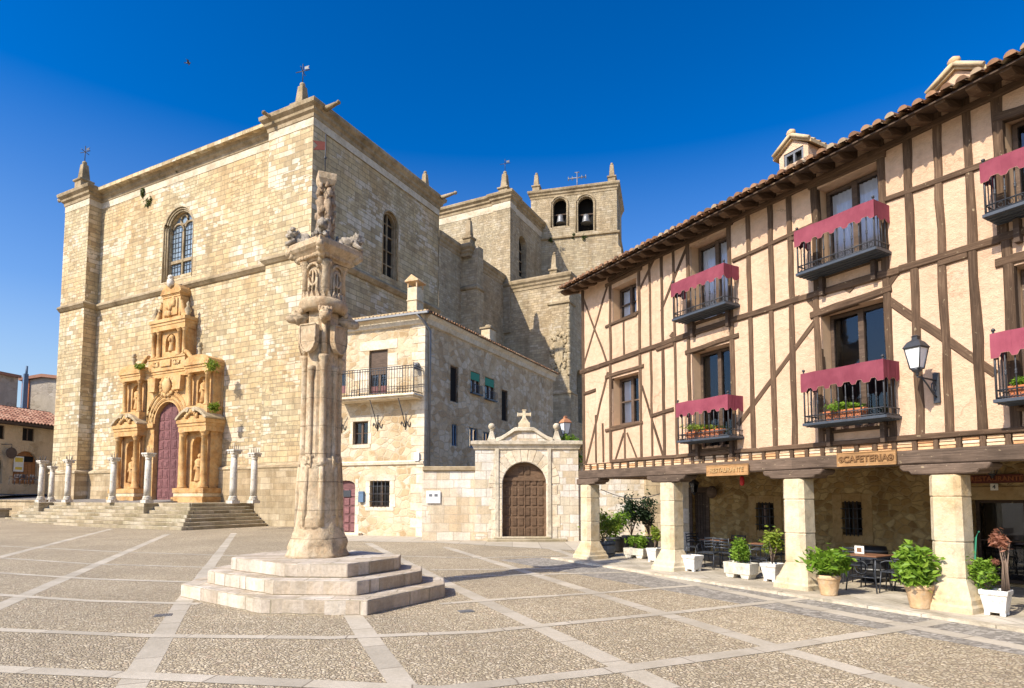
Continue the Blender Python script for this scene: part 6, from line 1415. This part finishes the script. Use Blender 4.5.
def pot_square(fr, s0, s1, h, mat, parent, feet=True):
    b = MB(); z0 = .05 if feet else 0
    def q(s, z): return [fr.p(x * s, y * s, z) for x, y in ((-1, -1), (1, -1), (1, 1), (-1, 1))]
    b.loft([q(s0, z0), q(s0 * 1.02, z0 + .02), q(s1 * .93, h - .09), q(s1, h - .08), q(s1 * 1.02, h), q(s1 * .88, h), q(s1 * .86, h - .06)])
    if feet:
        for sx in (-1, 1):
            for sy in (-1, 1): b.box(fr, sx * s0 * .75 - .04, sx * s0 * .75 + .04, sy * s0 * .75 - .04, sy * s0 * .75 + .04, 0, z0 + .01)
    b.build('pot', M[mat], parent, .012, 2); b = MB(); b.box(fr, -s1 * .86, s1 * .86, -s1 * .86, s1 * .86, h - .1, h - .055); b.build('soil', M['soil'], parent)
def pot_trough(fr, L, d, h, mat, parent):
    b = MB()
    def q(l, e, z): return [fr.p(x * l, y * e, z) for x, y in ((-1, -1), (1, -1), (1, 1), (-1, 1))]
    b.loft([q(L * .96, d * .92, .1), q(L, d, h), q(L * .88, d * .78, h), q(L * .87, d * .77, h - .08)])
    for sx in (-1, 1): b.loft([q2 for q2 in ([fr.p(sx * L * .55 + x * .09, y * d * .8, 0) for x, y in ((-1, -1), (1, -1), (1, 1), (-1, 1))], [fr.p(sx * L * .55 + x * .13, y * d * .85, .11) for x, y in ((-1, -1), (1, -1), (1, 1), (-1, 1))])])
    b.build('trough', M[mat], parent, .015, 2); b = MB(); b.box(fr, -L * .87, L * .87, -d * .77, d * .77, h - .12, h - .06); b.build('soil', M['soil'], parent)
def pot_round(c, r0, r1, h, mat, parent, hoops=False):
    b = MB()
    if hoops:
        n = 22
        for k in range(n):
            a0, a1 = 2 * math.pi * k / n + .01, 2 * math.pi * (k + 1) / n - .01; rows = []
            for z, r in ((0, r0), (h * .5, r1 * 1.02), (h, r1 * .97)): rows.append([c + Vector((rr * math.cos(a), rr * math.sin(a), z)) for rr, a in ((r, a0), (r, a1), (r - .03, a1), (r - .03, a0))])
            b.loft(rows)
    else: b.lathe(c, [(r0, 0), (r0 * 1.02, .02), (r1 * .92, h - .1), (r1 * .94, h - .09), (r1, h - .08), (r1 * 1.01, h), (r1 * .88, h), (r1 * .86, h - .06)], 24)
    b.build('pot', M[mat], parent)
    if hoops:
        for z, r in ((h * .2, r0 + (r1 - r0) * .45), (h * .82, r1 * .995)): b = MB(); b.lathe(c, [(r, z - .03), (r + .012, z - .028), (r + .012, z + .028), (r, z + .03)], 28); b.build('hoop', M['iron'], parent)
    b = MB(); b.lathe(c, [(r1 * .86, h - .1), (r1 * .86, h - .055)], 20); b.build('soil', M['soil'], parent)
G_ = 'potted plants along the arcade'
def potted(px, py, lab, name='potted_shrub', z=.047, dy=0.0): 
    q = gp(px, py, z); return thing(name, lab, 'potted plant', q, G_), q
def shrub(t_, c, r, n, size, mat, seed, base, clumps=10, flowers=0, spread=.7):
    b = MB(); sg = crown(b, c, r, n, size, seed, clumps, base, spread); b.build('foliage', M[mat], t_)
    b = MB(); stems(b, sg); b.build('stem', M['stem'], t_)
FA = math.atan2(FF.ex.y, FF.ex.x)
def pfr(q, a=0): return Fr(q, FF.ex).rot(0, 0, a)
t_, q = potted(603, 556, 'half barrel planter with a loose light green shrub at the first arcade pillar'); pot_round(q, .36, .42, .48, 'barrel', t_, True); shrub(t_, q + Vector((0, 0, .95)), (.72, .6, .55), 1100, .06, 'leafB', 1, q + Vector((0, 0, .45)), 12)
t_, q = potted(614, 552, 'round black pot with a dense dark green bush behind the half barrel'); q = q + Vector((.15, .5, 0)); t_.location = q; pot_round(q, .28, .36, .5, 'blackpot', t_); shrub(t_, q + Vector((0, 0, 1.2)), (.55, .5, .62), 900, .065, 'leafA', 2, q + Vector((0, 0, .5)), 12)
t_, q = potted(629, 550, 'black pot with a tall dark leaved laurel near the back of the arcade end'); q = q + Vector((.2, .5, 0)); t_.location = q; pot_round(q, .3, .38, .5, 'blackpot', t_); shrub(t_, q + Vector((0, 0, 1.45)), (.65, .6, .75), 1100, .07, 'leafC', 3, q + Vector((0, 0, .5)), 13)
t_, q = potted(651, 550, 'tall dark leaved bush touching the left side of the second pillar'); q = q + Vector((.1, .7, 0)); t_.location = q; pot_round(q, .3, .38, .45, 'blackpot', t_); shrub(t_, q + Vector((0, 0, 1.4)), (.62, .6, .8), 1000, .07, 'leafC', 4, q + Vector((0, 0, .45)), 13)
t_, q = potted(636, 558, 'grey stone trough with a low dark green round plant left of the second pillar'); f = pfr(q, R(20)); pot_trough(f, .36, .19, .32, 'troughstone', t_); shrub(t_, q + Vector((.05, 0, .52)), (.34, .28, .30), 700, .05, 'leafA', 5, q + Vector((0, 0, .3)), 8)
t_, q = potted(655, 562, 'white square pot with yellow green leaves, tucked against the second pillar'); pot_square(pfr(q, R(8)), .14, .19, .42, 'white', t_); shrub(t_, q + Vector((.05, 0, .78)), (.22, .2, .34), 420, .05, 'leafB', 6, q + Vector((0, 0, .4)), 8)
t_, q = potted(693, 571, 'white square pot without a visible plant right of the second pillar', 'empty_pot'); pot_square(pfr(q, R(6)), .15, .205, .42, 'white', t_)
t_, q = potted(741, 578, 'long stone trough on feet with a bright green round conifer'); pot_trough(pfr(q, R(5)), .37, .19, .38, 'troughstone', t_); shrub(t_, q + Vector((0, 0, .68)), (.28, .28, .36), 1700, .04, 'leafA', 7, q + Vector((0, 0, .35)), 26, spread=.75)
t_, q = potted(775, 582, 'white square pot with a sparse yellow green shrub against the third pillar'); q = q + Vector((.0, .12, 0)); t_.location = q; pot_square(pfr(q, R(5)), .14, .20, .42, 'white', t_); shrub(t_, q + Vector((.02, 0, .88)), (.3, .28, .5), 620, .05, 'leafB', 8, q + Vector((0, 0, .4)), 10)
t_, q = potted(829, 595, 'pale terracotta pot with a broad leafy bush just right of the third pillar'); pot_round(q, .15, .225, .40, 'terracotta', t_); shrub(t_, q + Vector((-.02, 0, .66)), (.52, .46, .36), 1000, .085, 'leafA', 9, q + Vector((0, 0, .42)), 13)
t_, q = potted(920, 608, 'pale terracotta pot with an upright leafy bush left of the right pillar'); pot_round(q, .15, .225, .42, 'terracotta', t_); shrub(t_, q + Vector((-.05, 0, .72)), (.42, .40, .42), 1050, .08, 'leafA', 10, q + Vector((0, 0, .4)), 13)
t_, q = potted(997, 615, 'white square pot with a small round bush and a dead brown twig tree'); f = pfr(q, R(10)); pot_square(f, .14, .195, .42, 'white', t_)
shrub(t_, f.p(-.12, -.02, .66), (.24, .24, .27), 1500, .035, 'leafA', 11, f.p(-.1, 0, .42), 22, spread=.8)
b = MB(); tp = [f.p(.12, .02, .4), f.p(.14, .0, .8), f.p(.16, .02, 1.1)]
for k in range(6): b.tube([f.p(.08 + .02 * k, .02, .4), f.p(.10 + .015 * k + random.uniform(-.03, .03), random.uniform(-.05, .05), .85), f.p(.08 + random.uniform(-.06, .14), random.uniform(-.08, .08), 1.25)], [.013, .01, .004], 5)
b.build('dead_stem', M['stem'], t_); b = MB(); crown(b, f.p(.08, 0, 1.2), (.2, .18, .22), 380, .04, 12, 8); crown(b, f.p(.05, 0, .88), (.09, .09, .08), 60, .035, 13, 3); b.build('dead_foliage', M['leafD'], t_)
q = gp(985, 612, .047); b = MB(); b.tube([q + Vector((0, .1, .3)), q + Vector((-.03, .12, .9)), q + Vector((.0, .12, 1.25)), q + Vector((.06, .12, 1.36))], .014, 6); tag(b.build('plant_stake', M['green'], None), 'thin green bent stake rising behind the round bush in the white pot', 'stake')
# window boxes on two balconies
def flowerbox(key, px0, px1, lab, seed, flowers):
    a, c, zb, yo = bals[key]; x0, _ = F_(px0, 420, yo + .14); x1, _ = F_(px1, 420, yo + .14); q = FF.p((x0 + x1) / 2, yo + .15, zb + .05); t_ = thing('flower_box', lab, 'flower box', q, 'flower boxes on the balconies'); f = Fr(q, FF.ex); hw_ = (x1 - x0) / 2
    b = MB(); b.loft([[f.p(x * hw_ * k, y * .085 * k, z) for x, y in ((-1, -1), (1, -1), (1, 1), (-1, 1))] for k, z in ((.9, .01), (1, .17), (1.04, .175), (1.04, .20), (.92, .20), (.9, .17))]); b.build('box', M['terracotta_red'], t_, .006)
    b = MB(); crown(b, f.p(0, -.01, .27), (hw_ * 1.2, .12, .10), 520, .034, seed, 14); b.build('foliage', M['leafA' if not flowers else 'leafB'], t_)
    if flowers:
        b = MB()
        for i in range(7): p = f.p(random.uniform(-hw_, hw_), -.1, random.uniform(.15, .26)); [b.leaf(p + Vector((random.gauss(0, .015), random.gauss(0, .015), random.gauss(0, .015))), .022) for _ in range(5)]
        b.build('red_flowers', M['red'], t_)
flowerbox('B2', 687, 722, 'terracotta flower box with trailing light green plant behind the lower left balcony railing', 21, True)
flowerbox('C2', 826, 866, 'terracotta flower box with bright green leaves behind the lower middle balcony railing', 22, False)
flowerbox('D2', 1012, 1035, 'terracotta flower box at the right edge balcony, lower floor', 23, False)
# creeper over the gate corner, weeds on old masonry
t_ = thing('creeper', 'bright green creeper hanging over the right end of the gateway', 'climbing plant', GF.p(g1 - .1, .7, 2.8)); b = MB()
crown(b, GF.p(g1 - .35, .55, gzc + .25), (.6, .35, .45), 700, .08, 31, 10); crown(b, GF.p(g1 + .12, .35, gzc - .5), (.25, .3, .9), 600, .08, 32, 9); b.build('foliage', M['leafA'], t_)
def weed(p, r, n, lab, seed, mat='leafM', size=.12):
    b = MB(); crown(b, p, r, n, size, seed, 5); o = b.build('wall_weed', M[mat]); tag(o, lab, 'wall plant', 'weeds growing on the church masonry')
for px, py, lab, s_, y in ((149, 203, 'large dark weed tuft on the upper church front, left of the great window', .8, .7), (143, 192, 'smaller weed tuft just above the large one on the upper church front', .4, .7), (178, 170, 'little weed under the pale band above the great church window', .25, .7)):
    x, z = CF.at(px, py, y); weed(CF.p(x, y, z), (s_, .2, s_ * 1.2), 200, lab, int(px))
for px, py, lab, s_, y in ((214, 366, 'green weeds hanging from the upper right cornice of the golden portal', .6, -.9), (213, 407, 'green weeds on the lower right pediment of the golden portal', .6, -1.1), (139, 366, 'bright moss tuft on the left upper pediment of the golden portal', .4, -.9)):
    x, z = CF.at(px, py, y); weed(CF.p(x, y, z), (s_, .45, s_), 300, lab, int(px + py), 'leafB', .11)
for px, py, lab in ((584, 237, 'weed tuft in the joint below the right belfry opening'), (574, 236, 'small weed between the two belfry openings'), (551, 240, 'little weed below the left belfry opening')):
    x, z = TF.at(px, py, -.3); weed(TF.p(x, -.3, z), (.35, .2, .4), 120, lab, int(px), size=.14)

# ================================================================== TERRACE FURNITURE
CH = 'metal chairs of the arcade cafe'
def make_chair(lab):
    t_ = thing('cafe_chair', lab, 'chair', (0, 0, 0), CH); f = WORLD
    b = MB()
    for k in range(7): b.box(f, -.21, .21, -.2 + k * .058, -.2 + k * .058 + .045, .445, .457)
    b.build('seat', M['chair'], t_, .004); b = MB()
    for z in (.56, .64, .72, .80): b.tube([f.p(-.21, .235 + (z - .45) * .12, z), f.p(0, .265 + (z - .45) * .12, z + .015), f.p(.21, .235 + (z - .45) * .12, z)], [.02, .022, .02], 6)
    b.build('backrest', M['chair'], t_)
    for sx in (-1, 1):
        b = MB(); b.tube([f.p(sx * .22, .22, .44), f.p(sx * .235, .30, 0)], .013, 6); b.build('leg', M['chair'], t_)
        b = MB(); b.tube([f.p(sx * .22, -.2, .44), f.p(sx * .235, -.24, 0)], .013, 6); b.build('leg', M['chair'], t_)
        b = MB(); b.tube([f.p(sx * .22, .22, .44), f.p(sx * .215, .285, .84)], .014, 6); b.build('back_post', M['chair'], t_)
        b = MB(); b.tube([f.p(sx * .235, .25, .66), f.p(sx * .25, -.1, .66), f.p(sx * .25, -.2, .62), f.p(sx * .225, -.21, .45)], .013, 6); b.build('armrest', M['chair'], t_)
    b = MB(); b.box(f, -.23, .23, -.22, .24, .425, .444); b.build('seat_frame', M['chair'], t_)
    return t_
def make_table(lab):
    t_ = thing('cafe_table', lab, 'table', (0, 0, 0), 'cafe tables under the arcade'); b = MB(); b.box(WORLD, -.34, .34, -.34, .34, .72, .75); b.build('tabletop', M['tabletop'], t_, .01)
    b = MB(); b.box(WORLD, -.345, .345, -.345, .345, .70, .718); b.build('table_rim', M['chair'], t_)
    for sx in (-1, 1):
        for sy in (-1, 1): b = MB(); b.tube([(sx * .30, sy * .30, .70), (sx * .27, sy * .27, .4), (sx * .31, sy * .31, 0)], .014, 6); b.build('leg', M['chair'], t_)
    b = MB(); b.tube([(-.28, -.28, .3), (.28, -.28, .3), (.28, .28, .3), (-.28, .28, .3), (-.28, -.28, .3)], .009, 5)
    for e in (-1, 1): b.tube([(.13 * math.cos(t0) * e, -.285, .5 + .13 * math.sin(t0)) for t0 in [i * math.pi / 6 for i in range(13)]], .008, 5)
    b.build('scroll_brace', M['chair'], t_); return t_
chair = table = None
def floorpt(px, n): 
    x = F_(px, 520, n)[0]; return FF.p(x, n, .047)
for i, (px, n, rz, lab) in enumerate(((708, 1.15, 20, 'dark metal chair right behind the white empty pot'), (724, 1.6, 200, 'dark metal chair between the white empty pot and the stone trough'), (733, 2.6, 10, 'dark metal chair deep in the arcade near the rubble wall, left of the trough conifer'),
        (757, 1.0, -60, 'dark metal chair right behind the stone trough conifer'), (776, 2.3, 30, 'dark metal chair in shade behind the sparse shrub by the third pillar'), (697, 2.4, 80, 'dark metal chair in shade near the plank door'),
        (857, 1.75, 190, 'dark metal chair behind the cafe table with the menu card'), (893, 1.1, -75, 'dark metal chair between the scroll table and the upright terracotta bush'), (905, 2.3, 10, 'dark metal chair in shade behind the upright terracotta bush'))):
    loc = floorpt(px, n)
    if chair is None: chair = make_chair(lab); chair.location = loc; chair.rotation_euler = (0, 0, FA + R(rz))
    else: dup(chair, loc, FA + R(rz), lab)
for i, (px, n, rz, lab) in enumerate(((716, 1.9, 8, 'square cafe table in shade behind the white empty pot'), (866, .95, 4, 'square cafe table with scroll legs and orange top between the terracotta bushes'), (765, 1.8, 12, 'square cafe table behind the stone trough conifer'), (915, 1.7, 0, 'square cafe table half hidden behind the upright terracotta bush'))):
    loc = floorpt(px, n)
    if table is None: table = make_table(lab); table.location = loc; table.rotation_euler = (0, 0, FA + R(rz))
    else: dup(table, loc, FA + R(rz), lab)
    if i == 1: tl = loc
b = MB(); f = Fr(tl + Vector((0, 0, .752)), FF.ex); b.prism(f.sub(-.2, .05, 0, 0), [(-.1, 0), (.1, 0), (.1, .16), (-.1, .16)], 0, .012); o = b.build('menu_card', M['paper']); tag(o, 'upright pale menu card on the orange cafe table', 'menu'); b = MB(); b.box(f.sub(-.2, .05, 0), -.05, .05, -.004, -.001, .03, .12); b.build('picture', M['tabletop'], o)
# black barrel table between the tables
t_ = thing('barrel_table', 'large black barrel standing against the back wall between two pillars', 'barrel', floorpt(872, 2.6)); q = t_.location.copy(); b = MB(); b.lathe(q, [(.27, 0), (.32, .25), (.34, .4), (.32, .55), (.27, .8), (.22, .8)], 24); b.build('body', M['blackpot'], t_)
for z, r in ((.1, .295), (.28, .33), (.52, .33), (.7, .295)): b = MB(); b.lathe(q, [(r, z - .02), (r + .012, z - .02), (r + .008, z + .02), (r - .004, z + .02)], 24); b.build('hoop', M['zinc'], t_)
for px, n, lab in ((868, 3.6, 'navy blue cushion roll on a chair back in front of the rubble wall, nearer the right pillar'),): pass

# ================================================================== LEFT SIDE: STREET, LOW WALL, HOUSES
wl_ = CF.p(ex0 - .1, yf + .3, 0); wdir = -vdir(-900)
mb = MB(); LF = Fr((wl_.x, wl_.y, 0), wdir); mb.box(LF, -30, .2, 0, .5, -1, 1.62); lw = thing('low_wall', 'low grey stone retaining wall at the far left edge of the square', 'wall', LF.p(-3, 0, 0)); mb.build('wall', M['base'], lw, .03); mb = MB(); mb.box(LF, -30, .3, -.08, .58, 1.62, 1.78); mb.build('coping', M['trim'], lw, .03)
mb = MB(); fpts = [LF.p(-60, .45, 1.57), LF.p(12, .45, 1.57), LF.p(20, 34, 3.6), LF.p(-70, 34, 3.6)]; mb.face(fpts); mb.face([LF.p(-70, 34, 3.6), LF.p(20, 34, 3.6), LF.p(20, 200, 3.7), LF.p(-70, 200, 3.7)]); structure(mb, 'upper_street', M['street'])
hb = vdir(25) * 78; VF = Fr((hb.x, hb.y, 3.3), vdir(640)); 
vh = thing('village_house', 'ochre village house with red tiled roof and arched wooden doorway left of the church', 'house', VF.p(0, 4, 0))
def V_(px, py, y=0): return VF.at(px, py, y)
ve = V_(25, 424)[1]; va = (V_(13, 470)[0], V_(37, 470)[0]); vt = V_(25, 451)[1]; vx0, vx1 = V_(-40, 470)[0], V_(75, 470)[0]
vw = [(*[V_(p, 435)[0] for p in (22.5, 34.5)], V_(28, 441)[1], V_(28, 428)[1]), (*[V_(p, 435)[0] for p in (-8, 4.5)], V_(0, 439)[1], V_(0, 425)[1])]
va2 = (V_(-14, 470)[0], V_(2.5, 470)[0])
mb = MB(); mb.wall(VF, rect(vx0, vx1, -1, ve), [arch(va[0], va[1], 0, vt - (va[1] - va[0]) / 2, 10), arch(va2[0], va2[1], 0, vt - .6 - (va2[1] - va2[0]) / 2, 8)] + [rect(*o) for o in vw], reveal=.35, edge=8); mb.build('wall', M['backochre'], vh)
n = 11; dc_ = (va[0] + va[1]) / 2; r_ = (va[1] - va[0]) / 2; b = MB()
for k in range(n):
    a0, a1 = math.pi * k / n + .01, math.pi * (k + 1) / n - .01; zc_ = vt - r_; b.prism(VF, [(dc_ + r_ * math.cos(a0), zc_ + r_ * math.sin(a0)), (dc_ + (r_ + .6) * math.cos(a0), zc_ + (r_ + .6) * math.sin(a0)), (dc_ + (r_ + .6) * math.cos(a1), zc_ + (r_ + .6) * math.sin(a1)), (dc_ + r_ * math.cos(a1), zc_ + r_ * math.sin(a1))], -.03, .1)
b.build('arch_stones', M['backochre'], vh)
b = MB(); b.prism(VF, arch(va[0], va[1], 0, vt - r_, 10), .25, .33); d_ = b.build('arched_door', M['orangewood'], vh)
b = MB()
for k in range(6): x = va[0] + (va[1] - va[0]) * k / 6; b.box(VF, x + .02, x + (va[1] - va[0]) / 6 - .02, .21, .26, .05, vt - r_)
b.build('door_planks', M['orangewood'], d_); b = MB(); b.box(VF, va[0] + .3, va[1] - .3, .2, .24, vt - r_ + .15, vt - .5); b.build('fanlight', M['dark'], d_)
b = MB(); b.prism(VF, arch(va2[0], va2[1], 0, vt - .6 - (va2[1] - va2[0]) / 2, 8), .25, .33); b.build('arched_door', M['darkwood'], vh)
for o in vw: fill_window(VF, *o, vh, M['frame'], .15, 2, glass='dark', horiz=0)
b = MB(); tiles(b, VF.sub(0, -.9, 0), vx0, vx1, ve, 4.6, R(24), pitch=.36, r=.13, row=.6); b.build('roof_tiles', M['tile_red'], vh)
b = MB(); b.loft([[VF.p(x, -.85, ve - .25), VF.p(x, -.85, ve - .02), VF.p(x, 3.8, ve + 2.05), VF.p(x, 3.8, ve - .25)] for x in (vx0, vx1)]); b.build('eaves', M['darkwood'], vh)
b = MB(); b.loft([[VF.p(x, 3.6, ve), VF.p(x, 3.6, ve + 2.1), VF.p(x, 9, ve - .2), VF.p(x, 9, ve - 1)] for x in (vx0, vx1)]); b.build('rear_roof', M['tile_red'], vh)
xs_, zs_ = V_(18.5, 464, -.1); b = MB(); w_ = V_(22.5, 464)[0] - xs_; b.box(VF, xs_ - w_, xs_ + w_, -.14, -.1, zs_ - .75, zs_ + .75); t_ = thing('banner', 'pale banner with yellow print hanging in the arched doorway of the village house', 'banner', VF.p(xs_, -.1, zs_ - .8)); b.build('sheet', M['paper'], t_)
b = MB(); b.box(VF, xs_ - w_ * .8, xs_ + w_ * .8, -.15, -.141, zs_ + .2, zs_ + .62); b.box(VF, xs_ - w_ * .7, xs_ + w_ * .7, -.15, -.141, zs_ - .55, zs_ - .3); b.build('print', M['yellow'], t_)
xs_, zs_ = V_(11.5, 453, -.5); t_ = thing('bracket_sign', 'wrought iron bracket sign above the arched doorway of the village house', 'sign', VF.p(xs_, 0, zs_)); b = MB(); b.lathe((0, 0, 0), [(.5, -.04), (.55, 0), (.5, .04)], 16); b.v = [VF.p(xs_ + v.x, -.5 + v.z, zs_ + v.y) for v in b.v]; b.build('disc', M['frame'], t_); b = MB(); b.tube([VF.p(xs_ - .6, 0, zs_ + .8), VF.p(xs_, -.5, zs_ + .85), VF.p(xs_, -.5, zs_ + .4)], .04); b.build('bracket', M['iron'], t_)
tc = None
for i, px in enumerate((14, 19, 24.5, 30, 35)):
    x = V_(px, 487, -3.2)[0]; loc = VF.p(x, -3.2 - (i % 2) * .5, -.15)
    labs = ('pale', 'first from the left', 'second', 'third', 'last')
    t_ = dup(chair, loc, R(40 * i), ['grey terrace chair at left end of the row before the arched doorway', 'grey terrace chair under the pale banner of the village house', 'grey terrace chair in the middle before the arched doorway', 'grey terrace chair right of the doorway centre at the village house', 'grey terrace chair at right end of the row, next to the first stone column'][i], 1.15); t_['group'] = 'terrace chairs before the village house'
    for ch in t_.children: pass
bh_ = vdir(8) * 92; BF = Fr((bh_.x, bh_.y, 3), vdir(640)); gh = thing('grey_house', 'plain grey house rising behind the red tiled roof at the far left', 'house', BF.p(0, 3, 0)); z = BF.at(8, 376)[1]; b = MB(); b.box(BF, BF.at(-60, 400)[0], BF.at(17, 400)[0], 0, 9, -3, z); b.build('wall', M['backgrey'], gh); b = MB(); b.box(BF, BF.at(-60, 400)[0], BF.at(17.6, 400)[0], -.4, 9.3, z, z + .3); b.build('roof', M['tile_red'], gh)
bh_ = vdir(40) * 95; BF = Fr((bh_.x, bh_.y, 3), (1, .12, 0)); gh = thing('brick_gable_house', 'old plastered house with a red brick corner behind the tiled roof, next to the church', 'house', BF.p(0, 3, 0)); xa_, xb_ = BF.at(22, 400)[0], BF.at(70, 400)[0]; za_, zb_ = BF.at(22, 381)[1], BF.at(44, 377.5)[1]
b = MB(); b.prism(BF, [(xa_, -3), (xb_, -3), (xb_, zb_ - .3), (BF.at(42, 400)[0], zb_), (xa_, za_)], 0, 9); b.build('wall', M['backgrey'], gh); b = MB(); b.box(BF, xa_ - .05, BF.at(29, 400)[0], -.12, .3, -3, za_ + .1); b.build('brick_corner', M['terracotta_red'], gh)
b = MB(); b.prism(BF, [(xa_ - .3, za_), (BF.at(42, 400)[0], zb_ + .02), (xb_, zb_ - .28), (xb_, zb_ + .1), (BF.at(42, 400)[0], zb_ + .4), (xa_ - .3, za_ + .35)], -.4, 9.2); b.build('roof', M['tile_red'], gh)
bh_ = vdir(19) * 86; b = MB(); PF = Fr((bh_.x, bh_.y, 3), vdir(900)); zt_ = PF.at(19, 373)[1]; t_ = thing('metal_chimney', 'dark blue grey metal chimney stack standing between the two rear houses', 'chimney', (bh_.x, bh_.y, 8)); b.loft([[PF.p(x * s_, y * s_, z) for x, y in ((-1, -1), (1, -1), (1, 1), (-1, 1))] for s_, z in ((.24, 3), (.2, zt_))]); b.build('shaft', M['bluepaint'], t_); b = MB(); b.tube([PF.p(.05, 0, zt_ - .1), PF.p(.05, 0, zt_ + .9)], .12, 8); b.build('flue', M['bluepaint'], t_)

# ================================================================== DRAIN COVERS, BIRD
for px, py, lab in ((163, 615.5, 'small dark drain cover in the cobbles left of the pillory steps'), (466, 611.5, 'small dark drain cover in the cobbles right of the pillory steps')):
    q = gp(px, py); b = MB(); f = Fr(q, vdir(261).cross(Vector((0, 0, 1)))); b.box(f, -.13, .13, -.1, .1, -.05, .012)
    for k in range(5): b.box(f, -.1 + k * .045, -.08 + k * .045, -.08, .08, .012, .018)
    tag(b.build('drain_cover', M['zinc']), lab, 'drain cover', 'drain covers in the square')
q = O + ray(188, 63).normalized() * 60; b = MB(); d = Vector((.9, .2, .1)).normalized(); f = Fr(q, d); b.blob(q, (.16, .06, .06), 1, .1, f); b.blob(q + d * .15 + Vector((0, 0, .02)), (.05, .045, .045), 2, .05, f, 1)
for e in (-1, 1): b.loft([[f.p(.08, e * .03, .02), f.p(-.06, e * .03, .02), f.p(-.06, e * .03, .035), f.p(.08, e * .03, .035)], [f.p(.1, e * .18, .10), f.p(-.02, e * .18, .10), f.p(-.02, e * .18, .11), f.p(.1, e * .18, .11)], [f.p(-.02, e * .36, .06), f.p(-.06, e * .36, .06), f.p(-.06, e * .36, .065), f.p(-.02, e * .36, .065)]])
b.loft([[f.p(-.13, -.02, 0), f.p(-.13, .02, 0), f.p(-.13, .02, .015), f.p(-.13, -.02, .015)], [f.p(-.26, -.06, 0), f.p(-.26, .06, 0), f.p(-.26, .06, .01), f.p(-.26, -.06, .01)]])
tag(b.build('bird', M['iron']), 'tiny dark bird flying high above the church roof', 'bird')
